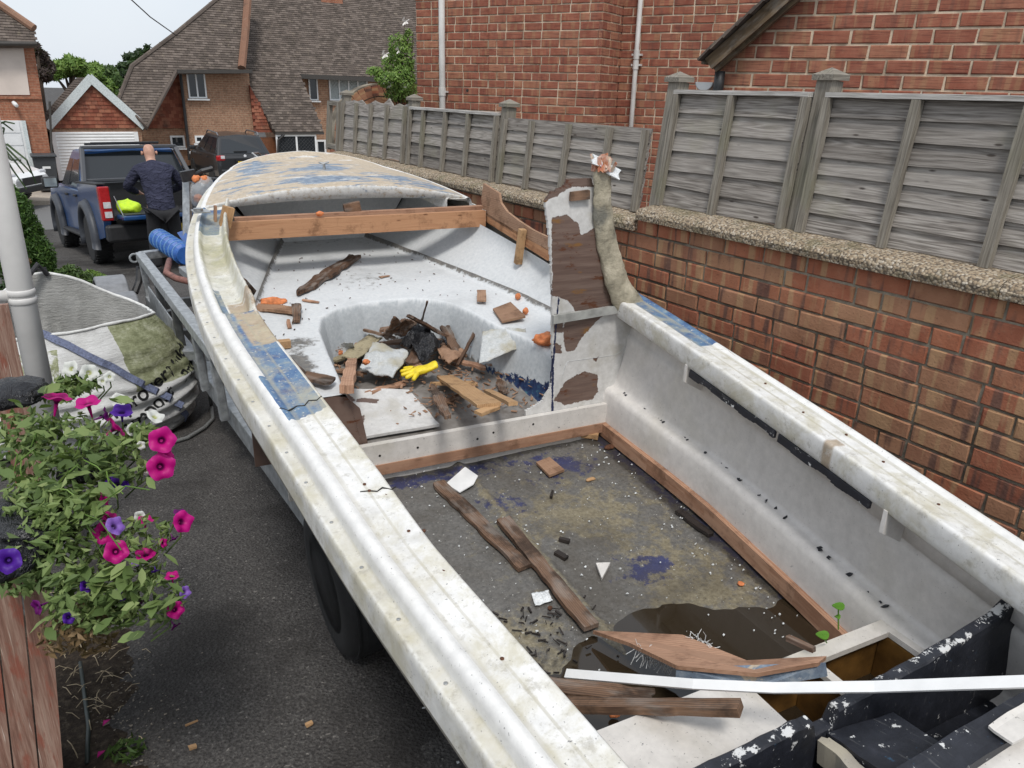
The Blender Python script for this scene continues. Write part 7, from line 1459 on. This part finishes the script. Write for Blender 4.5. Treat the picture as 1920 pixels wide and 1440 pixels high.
C, Fl = on_cabin, on_floor; r_heap = random.Random(77)
piece('rotten_plank', 'long dark rotten plank across the white berth', 'plank', C(560, 556), C(664, 488), .055, .02, 'rotten_wood', .02, .02, n=24, amp=.014, ragged=.03, wfun=lambda t: .55+.75*math.sin(min(1, t*1.3)*PI*.75))
flat('rotten_board', 'dark triangular rotten board leaning on the port cabin side', 'board', [atz(443, 512, -.80), atz(462, 524, -.82), atz(481, 545, -.88), atz(474, 558, -.93), atz(450, 535, -.90)], 'rotten_wood', .012, (.6, -.4, .7))
lump('foam_lump', 'long orange foam squiggle on the port berth', 'foam', C(512, 570)+V(0, 0, .012), (.055, .022, .018), 'foam_orange', seed=71, amp=.7)
piece('bark_strip', 'ragged brown wood strip lying along the port berth edge', 'wood strip', C(470, 580), C(552, 590), .055, .012, 'plywood', .015, .02, n=20, amp=.012, ragged=.02)
piece('wood_splinter', 'upright-grain brown splinter at the end of the bark strip', 'splinter', C(556, 584), C(556, 608), .04, .012, 'old_wood', .03, .015, n=10, amp=.01, ragged=.02)
piece('wood_splinter', 'small pink-brown splinter below the bark strip', 'splinter', C(541, 604), C(543, 618), .018, .008, 'pink_wood', .01, n=6, amp=.004)
piece('wood_splinter', 'thin orange-brown stick on the middle of the berth', 'splinter', C(568, 565), C(598, 570), .014, .006, 'pink_wood', .008, n=8, amp=.003)
piece('wood_chip', 'small flat chip on the berth right of the rotten plank', 'wood chip', C(712, 522), C(730, 519), .02, .004, 'plywood', .006, n=6, amp=.004)
piece('wood_block', 'short wooden block near the port gunwale crack', 'wood block', C(517, 655), C(545, 652), .035, .03, 'tan_wood', .02, n=6, amp=.003)
piece('plywood_shard', 'rusty brown plywood shard on the port berth edge', 'plywood', C(572, 718), C(618, 728), .07, .01, 'old_wood', .03, .03, n=10, amp=.006, ragged=.02)
piece('plywood_shard', 'narrow dark red splinter beside the blue gunwale patch', 'splinter', C(545, 690), C(572, 715), .02, .012, 'old_wood', .03, n=10, amp=.005, ragged=.02)
piece('plywood_scrap', 'small square plywood scrap on the starboard berth', 'plywood', C(903, 552), C(903, 572), .045, .008, 'plywood', .02, n=4, amp=.002)
flat('plywood_scrap', 'larger tilted plywood square below the orange foam beads', 'plywood', [C(924, 586)+V(0, 0, .02), C(957, 577)+V(0, 0, .03), C(985, 604)+V(0, 0, .03), C(941, 610)+V(0, 0, .02)], 'plywood', .01)
for i, (x, y, lab) in enumerate(((971, 563, 'leftmost of the upper pair'), (989, 554, 'right one of the upper pair'), (985, 591, 'lower one by the plywood square'), (1022, 536, 'small one high on the cabin side'))):
    o_ = lump('foam_bead', 'orange foam bead on the starboard berth, '+lab, 'foam', C(x, y)+V(0, 0, .02), (.014, .014, .016), 'foam_orange', seed=80+i, amp=.4); o_['group'] = 'orange foam beads on the starboard berth'
lump('foam_lump', 'orange foam cluster beside the bulkhead edge', 'foam', C(1021, 648)+V(0, 0, .03), (.05, .04, .028), 'foam_orange', seed=90, amp=.7)
# woven mat draped over the starboard berth corner
def drape(name, label, cat, quad, mat, lift, n_=26, amp=.02, seed=0, th=.003, fol=None):
    q = [np.asarray(p, float) for p in quad]; P = np.zeros((n_, n_, 3))
    for i in range(n_):
        for j in range(n_):
            u, v = i/(n_-1), j/(n_-1); e = (float(vnoise(u*9+seed, v*9))-.5)*.06; u2, v2 = u+e*(v in (0, 1)), v+e; p = (q[0]*(1-u2)+q[1]*u2)*(1-v2)+(q[3]*(1-u2)+q[2]*u2)*v2
            P[i, j] = p+V(0, 0, lift+amp*(float(fbm(u*4+seed, v*4, seed, 4))-.5)*2+.5*amp*math.sin(PI*u)*math.sin(PI*v))
    mb = MB(); mb.grid(P); return props(mb.build(name, MT[mat], None, smooth=True, solid=th), label, cat)
n = NT('glass_mat'); o = n.obj(); f = n.noise(o, 90, 5, .8, .8); q = n.noise(o, 8, 4); c = n.mix(n.step(q, .45, .7), n.ramp(f, [(.3, (.42, .44, .44)), (.7, (.66, .67, .66))]), (.42, .39, .3)); MT['glass_mat'] = n.fin(c, .8, n.bump(f, 1, .006), 0, .3)
drape('fibreglass_mat', 'pale fibreglass matting draped over the starboard berth corner', 'matting', [C(905, 628), C(985, 622), C(990, 655)+V(0, 0, .01), atz(898, 690, -1.12)], 'glass_mat', .018, amp=.014, seed=3)
drape('fibreglass_mat', 'white fleecy fibreglass sheet lying in the footwell debris', 'matting', [C(676, 722), C(700, 672), C(768, 690), C(738, 742)], 'glass_mat', .075, amp=.02, seed=5, th=.008)
drape('fibreglass_scrap', 'small grey-white scrap at the left of the footwell', 'matting', [C(632, 655), C(662, 652), C(668, 672), C(648, 678)], 'glass_mat', .03, amp=.01, seed=6)
drape('olive_board', 'curved olive-grey board scrap in the footwell', 'board', [C(640, 692), C(692, 652), C(716, 660), C(672, 700)], 'olive_ply', .06, amp=.012, seed=7, th=.008)
drape('black_bag', 'crumpled black plastic bag in the footwell', 'bag', [C(752, 672), C(790, 640), C(832, 668), C(800, 712)], 'liner', .085, 40, .05, 9)
drape('rotten_veneer', 'brown rotten veneer heap at the back of the footwell', 'veneer', [C(718, 668), C(740, 632), C(782, 646), C(748, 668)], 'rotten_wood', .1, amp=.03, seed=10, th=.01)
piece('rotten_board', 'orange-brown rotten board at the back of the footwell', 'board', C(722, 665), C(780, 650), .06, .014, 'old_wood', .12, .13, n=18, amp=.012, ragged=.03)
piece('rotten_board', 'thin dark red batten poking out of the debris', 'batten', C(684, 656), C(742, 672), .016, .012, 'old_wood', .1, .1, n=12, amp=.004)
piece('rotten_board', 'dark curved board behind the black bag', 'board', C(778, 636), C(842, 662), .045, .012, 'rotten_wood', .1, .08, n=18, amp=.014, ragged=.03)
piece('rotten_board', 'brown board leaning right of the black bag', 'board', C(835, 648), C(862, 692), .05, .012, 'old_wood', .09, .06, n=14, amp=.01, ragged=.02)
drape('curled_board', 'curled brown plywood flake right of the black bag', 'plywood', [C(818, 680), C(846, 668), C(876, 690), C(840, 708)], 'plywood', .06, amp=.02, seed=12, th=.008)
piece('thin_stick', 'thin dark stick rising from the footwell on the right', 'stick', C(858, 704), C(892, 660), .012, .01, 'rotten_wood', .05, .11, n=12, amp=.003)
piece('thin_stick', 'thin twig sticking up above the veneer heap', 'stick', C(790, 642), C(802, 612), .008, .008, 'rotten_wood', .1, .12, n=8, amp=.003)
piece('tan_board', 'broad light tan board in the footwell by the bulkhead', 'board', C(834, 718), C(918, 772), .085, .012, 'tan_wood', .03, .025, n=12, amp=.003, wfun=lambda t: .85+.2*t)
piece('tan_board', 'second tan strip poking out below the broad tan board', 'board', C(896, 782), C(930, 768), .04, .012, 'tan_wood', .014, n=8, amp=.003)
piece('tan_board', 'narrow tan offcut right of the broad tan board', 'offcut', C(914, 738), C(962, 764), .035, .014, 'tan_wood', .014, n=8, amp=.003)
piece('flaking_strip', 'rust and white flaking strip standing in the footwell', 'strip', C(812, 744), C(838, 792), .032, .012, 'old_wood', .05, .02, n=16, amp=.008, ragged=.015, wfun=lambda t: .7+.5*math.sin(PI*t))
piece('wood_post', 'short pinkish wood stub beside the fleecy sheet', 'wood stub', C(662, 702), C(652, 748), .045, .03, 'pink_wood', .06, .04, n=14, amp=.006, ragged=.02)
for s_, b_, a_, L_, w_, h_, lf_, m_, lab in (
    (3.25, -.22, .3, .2, .05, .01, .03, 'olive_ply', 'olive-grey scrap against the left front wall of the footwell'), (3.3, .02, 2.6, .16, .04, .012, .04, 'old_wood', 'brown scrap right against the front wall of the footwell'), (3.22, .2, 1.2, .18, .045, .01, .05, 'rotten_wood', 'dark scrap in the right front corner of the footwell'),
    (3.05, -.28, 1.9, .14, .035, .01, .03, 'plywood', 'plywood scrap by the left wall of the footwell'), (2.98, .22, 2.2, .2, .03, .012, .04, 'pink_wood', 'long pinkish stick by the right wall of the footwell'), (3.1, .05, .9, .22, .05, .01, .07, 'rotten_wood', 'dark board lying on top of the footwell heap'),
    (2.85, -.18, .5, .2, .03, .01, .03, 'pink_wood', 'pinkish stick in front of the fleecy sheet'), (2.8, .1, 2.9, .16, .04, .01, .03, 'tan_wood', 'tan scrap between the glove and the broad tan board'), (2.95, .0, 1.4, .12, .05, .012, .05, 'plywood', 'plywood flake in the middle of the footwell heap'), (2.72, .3, 1.1, .14, .03, .01, .02, 'old_wood', 'brown stick right of the narrow tan offcut'),
    (2.68, .05, .2, .12, .03, .008, .02, 'rotten_wood', 'dark scrap just behind the riser board'), (3.18, -.08, 2.1, .18, .04, .012, .06, 'plywood', 'pale brown board end left of the black bag')):
    c_ = b2w(s_, b_, zb_(s_, b_)+lf_); dv = V(math.cos(a_), math.sin(a_), .12*math.sin(9*a_))*L_/2; piece('wood_scrap', lab, 'wood scrap', c_-dv, c_+dv, w_, h_, m_, 0, None, 'wood scraps heaped in the footwell', n=14, amp=.012, ragged=.03)
# rubber glove
plain('glove_yellow', (.72, .55, .02), .5, 0, .15, 40, .3); gl = thing('rubber_glove', 'dirty yellow rubber glove in the footwell debris', 'glove', C(780, 722)); N = []; Ed = []
P = lambda x, y, h: tuple(C(x, y)+V(0, 0, h)-wloc(gl)); N.append((P(786, 722, .07), (.03, .014))); chain(N, Ed, 0, [(P(802, 722, .075), (.03, .014)), (P(814, 718, .085), (.036, .016)), (P(822, 718, .09), (.04, .016))])
for dx, dy, l_ in ((-26, 10, 1), (-34, 4, 1), (-36, -3, 1), (-30, -9, 1), (-12, 14, 1)): chain(N, Ed, 0, [(P(786+dx*.5, 722+dy*.7, .065), .011), (P(786+dx, 722+dy, .055), .009)])
skinned('glove_shell', N, Ed, 'glove_yellow', gl)
# collapsed port bulkhead sheet
n1_, n2_g = 90, 70; q = [b2w(2.475, -.66, -1.222), b2w(2.475, -.09, -1.222), b2w(2.80, -.10, -1.19), b2w(2.86, -.66, -1.12)]; Pg = np.zeros((n1_, n2_g, 3)); pt = np.zeros((n1_, n2_g))
for i in range(n1_):
    for j in range(n2_g):
        u, v = i/(n1_-1), j/(n2_g-1); Pg[i, j] = (q[0]*(1-u)+q[1]*u)*(1-v)+(q[3]*(1-u)+q[2]*u)*v+V(0, 0, .006*(float(vnoise(u*6, v*6))-.5))
U, Vv = np.meshgrid(np.linspace(0, 1, n1_), np.linspace(0, 1, n2_g), indexing='ij'); mk = np.maximum(sdpoly(U, Vv, [(0, .4), (.2, .28), (.42, .5), (.55, .75), (.5, 1.05), (0, 1.05)]), sdpoly(U, Vv, [(.45, .3), (.56, .42), (.5, .15), (.44, .2)])); mk = np.maximum(mk, sdpoly(U, Vv, [(.55, .7), (.7, .62), (.72, .72), (.6, .8)]))
mb = MB(); mb.grid(Pg); mb.att = dict(paint=np.clip(.5-mk/.08*.5, 0, 1), blue=U*0); props(mb.build('bulkhead_sheet', MT['bulkhead'], None, solid=.012), 'collapsed grey-painted plywood sheet with peeled brown patches in the cabin', 'plywood sheet')
mb = MB(); r = random.Random(9)
for i in range(560):
    s_, b_ = r.uniform(2.5, 3.35), r.uniform(-.4, .45)
    if sdpoly(np.array([s_]), np.array([b_]), WELL)[0] < .03: continue
    p = b2w(s_, b_, zb_(s_, b_)+.006+.03*r.random()*(abs(b_) < .25)); a = r.uniform(0, PI); L_ = r.uniform(.006, .035); mb.bar(p, p+V(math.cos(a)*L_, math.sin(a)*L_, r.uniform(-.003, .01)), r.uniform(.003, .012), .003, jit=.001)
props(mb.build('wood_crumbs', MT['plywood'], None), 'brown splinters and crumbs littering the cabin footwell', 'debris', None, 'stuff')
mb = MB()
for i in range(130):
    x, y = r.uniform(480, 960), r.uniform(470, 640); p = C(x, y); b = w2b(p)
    if sdpoly(np.array([b[0]]), np.array([b[1]]), WELL)[0] > -.02 or abs(b[1]) > float(seam(b[0])): continue
    a = r.uniform(0, PI); L_ = r.uniform(.003, .012); mb.bar(p+V(0, 0, .005), p+V(math.cos(a)*L_, math.sin(a)*L_, .006), r.uniform(.0015, .005), .003)
props(mb.build('berth_crumbs', MT['rotten_wood'], None), 'dark crumbs scattered on the white berth', 'debris', None, 'stuff')
lump('foam_lump', 'orange foam bit on the cross beam', 'foam', ats(600, 408, 3.9)+V(0, 0, .02), (.02, .015, .013), 'foam_orange', seed=95, amp=.5)
lump('foam_lump', 'orange foam bit at the left edge of the footwell', 'foam', C(638, 670)+V(0, 0, .02), (.018, .015, .015), 'foam_orange', seed=96, amp=.6)
lump('foam_lump', 'pink foam bit on the fleecy sheet', 'foam', C(688, 728)+V(0, 0, .12), (.016, .014, .012), 'foam_orange', seed=97, amp=.6)
# cockpit floor items
piece('floor_plank', 'shorter brown plank on the cockpit floor, port side', 'plank', Fl(822, 912), Fl(985, 1072), .05, .014, 'old_wood', .016, n=24, amp=.004)
piece('floor_plank', 'longer brown plank running into the bilge water', 'plank', Fl(943, 982), Fl(1108, 1186), .05, .016, 'old_wood', .018, n=26, amp=.004)
flat('plastic_scrap', 'white curved plastic scrap by the riser board', 'plastic scrap', [Fl(836, 912)+V(0, 0, .012), Fl(872, 888)+V(0, 0, .03), Fl(896, 905)+V(0, 0, .03), Fl(888, 916)+V(0, 0, .02), Fl(862, 928)+V(0, 0, .012)], 'white_plastic', .004)
flat('plywood_scrap', 'square brown plywood scrap on the cockpit floor', 'plywood', [Fl(1005, 872)+V(0, 0, .014), Fl(1030, 863)+V(0, 0, .016), Fl(1058, 886)+V(0, 0, .014), Fl(1030, 897)+V(0, 0, .014)], 'plywood', .01)
flat('foam_wedge', 'small pale triangular foam wedge on the cockpit floor', 'foam wedge', [Fl(1117, 1061)+V(0, 0, .012), Fl(1144, 1060)+V(0, 0, .012), Fl(1128, 1090)+V(0, 0, .012)], 'gel_box', .01)
drape('torn_paper', 'torn white paper scrap beside the longer plank', 'paper', [Fl(996, 1118), Fl(1028, 1110), Fl(1036, 1132), Fl(1004, 1140)], 'white_fibre', .008, 14, .008, 14, .002)
piece('black_stick', 'black wet stick beside the starboard batten', 'stick', Fl(1272, 962), Fl(1332, 1008), .028, .012, 'dark_stick', .01, n=12, amp=.004)
piece('black_stick', 'short black plastic bit near the floor ridge', 'plastic bit', Fl(1048, 1015), Fl(1068, 1020), .016, .012, 'dark_stick', .01, n=4, amp=.001)
piece('black_stick', 'second black plastic bit below the first', 'plastic bit', Fl(1042, 1040), Fl(1062, 1052), .02, .012, 'dark_stick', .01, n=4, amp=.001)
piece('black_stick', 'tiny black peg on the sandy floor paint', 'peg', Fl(1033, 936), Fl(1036, 924), .01, .01, 'dark_stick', .008, n=4, amp=.001)
lump('dry_leaf', 'dry tan leaf on the floor near the riser board', 'leaf', Fl(1107, 902)+V(0, 0, .008), (.02, .01, .006), 'tan_wood', seed=101, amp=.5); lump('dry_leaf', 'small rust-coloured leaf near the starboard batten', 'leaf', Fl(1388, 1098)+V(0, 0, .008), (.012, .01, .005), 'foam_orange', seed=102, amp=.6)
lump('brown_nut', 'small red-brown lump beside the torn paper', 'lump', Fl(1031, 1144)+V(0, 0, .008), (.008, .007, .007), 'rust', seed=103, amp=.3)
piece('plywood_scrap', 'split wood scraps in the corner under the riser board', 'wood scrap', Fl(1090, 822), Fl(1118, 826), .035, .02, 'tan_wood', .02, n=6, amp=.004, ragged=.01)
lump('brown_leaf', 'curled brown leaf in the starboard floor corner', 'leaf', Fl(1142, 842)+V(0, 0, .01), (.022, .016, .01), 'rust', seed=104, amp=.6)
mb = MB()
for i in range(330):
    s_, b_ = r.uniform(1.15, 2.42), r.gauss(0, .4) if r.random() < .4 else r.choice((-1, 1))*r.uniform(.45, .62)
    if abs(b_) > .62*float(kb(s_)): continue
    p = b2w(s_, b_, float(z_floor(s_))+.008); L_ = r.uniform(.0015, .007); mb.box(p, (L_, L_*r.uniform(.3, .9), .003), None, L_*.25)
props(mb.build('paint_flakes', MT['white_fibre'], None), 'white paint flakes scattered over the cockpit floor', 'paint flakes', None, 'stuff')
mb = MB()
for i in range(90):
    s_, b_ = r.gauss(1.42, .1), r.gauss(-.25, .12)
    if abs(b_) > .6*float(kb(s_)): continue
    p = b2w(s_, b_, float(z_floor(s_))+.008); a = r.uniform(0, PI); L_ = r.uniform(.004, .03); mb.bar(p, p+V(math.cos(a)*L_, math.sin(a)*L_, .003), r.uniform(.0015, .006), .004, jit=.001)
props(mb.build('black_crumbs', MT['dark_stick'], None), 'black rotten crumbs beside the planks on the floor', 'debris', None, 'stuff')
# broken seat plywood over the bilge, white trim, loose timbers
ZQ = -1.36
bz = lambda x, y, z: atz(x, y, z)
flat('seat_board', 'split brown plywood seat board with torn fibreglass over the bilge', 'seat board', [bz(1112, 1182, -1.43), bz(1280, 1190, -1.36), bz(1340, 1215, -1.34), bz(1400, 1238, -1.30), bz(1550, 1230, -1.22), bz(1535, 1242, -1.22), bz(1420, 1262, -1.25), bz(1270, 1248, -1.30), bz(1180, 1205, -1.38)], 'pink_wood', .012, gdir=ray(1500, 1240)-ray(1120, 1190))
mb = MB(); P = [bz(1268, 1252, -1.31), bz(1420, 1268, -1.26), bz(1548, 1242, -1.225), bz(1552, 1268, -1.26), bz(1420, 1292, -1.3), bz(1266, 1285, -1.36)]; mb.prism(P, ray(1400, 1260)*-1, .012); mb.att = dict(blue=[.55]*len(mb.v), rim=[.3]*len(mb.v)); props(mb.build('painted_panel', MT['foredeck'], None), 'torn panel edge with flaking blue and white paint under the seat board', 'panel')
mb = MB()
for i in range(170):
    x, y = (r.uniform(1190, 1290), 0) if r.random() < .65 else (r.uniform(1290, 1345), 0); y = np.interp(x, [1190, 1290, 1300, 1345], [1215, 1250, 1190, 1218]); z = np.interp(x, [1190, 1345], [-1.38, -1.33]); p = bz(x, y, z); q_ = p+V(r.uniform(-.02, .02), r.uniform(-.02, .02), r.uniform(-.05, .02)); mb.tube([p, (p+q_)/2+V(r.uniform(-.008, .008), 0, 0), q_], .0008, 3)
props(mb.build('glass_strands', MT['white_fibre'], None), 'white torn glass strands fringing the seat board', 'fibres', None, 'stuff')
mb = MB(); P = [bz(1062, 1263, -1.33), bz(1300, 1283, -1.2), bz(1450, 1290, -1.15), bz(1640, 1288, -1.08), bz(1960, 1277, -.95)]
for a, b in zip(P, P[1:]): mb.bar(a, b, .022, .007, up=(-.4, -.3, .9), over=.001)
props(mb.build('trim_strip', MT['white_plastic'], None), 'long white plastic trim strip lying across the stern', 'trim strip')
piece('loose_timber', 'upper dark brown timber lying in the bilge water', 'timber', bz(1030, 1288, -1.45), bz(1215, 1310, -1.47), .05, .025, 'old_wood', 0, n=16, amp=.006, ragged=.02)
piece('loose_timber', 'lower brown timber crossing from gunwale to the stern box', 'timber', bz(1055, 1322, -1.38), bz(1388, 1328, -1.2), .035, .022, 'old_wood', 0, n=16, amp=.003)
piece('wood_splinter', 'red-brown splinter on the rim of the stern locker', 'splinter', bz(1475, 1202, -1.24), bz(1525, 1225, -1.22), .012, .012, 'old_wood', .01, n=8, amp=.003)
lump('foam_lump', 'orange foam bit floating by the lower timber', 'foam', bz(1152, 1338, -1.45), (.014, .012, .01), 'foam_orange', seed=110, amp=.5)
# seedlings
leafmat('leaf_seedling', [(0, (.12, .3, .03)), (1, (.2, .42, .06))], .5, .4)
for i, (x, y, x0, y0, lab) in enumerate(((1572, 1136, 1572, 1180, 'taller green seedling growing by the stern box corner'), (1542, 1190, 1550, 1205, 'lower green seedling leaf on the stern box edge'))):
    t = thing('seedling', lab, 'seedling', bz(x0, y0, -1.3)); s0 = bz(x0, y0, -1.3); s1 = bz(x, y, -1.22); mb = MB(); mb.tube([s0, (s0+s1)/2, s1], .002, 5); mb.build('stem', MT['leaf_seedling'], t)
    for k, (ox, oz, rr) in enumerate(((0, 0, .018), (.006, -.035, .009))[:2 if i == 0 else 1]):
        mb = MB(); c = s1+V(ox, 0, oz); mb.prism([c+V(math.cos(a)*rr, math.sin(a)*rr*.8, .003*math.cos(2*a)) for a in np.linspace(0, 2*PI, 13)[:-1]], (0, 0, 1), .0015); mb.build('leaf', MT['leaf_seedling'], t)
print('objects', len(bpy.data.objects), 'tris', sum(len(o.data.polygons)*2 for o in bpy.data.objects if o.type == 'MESH'))
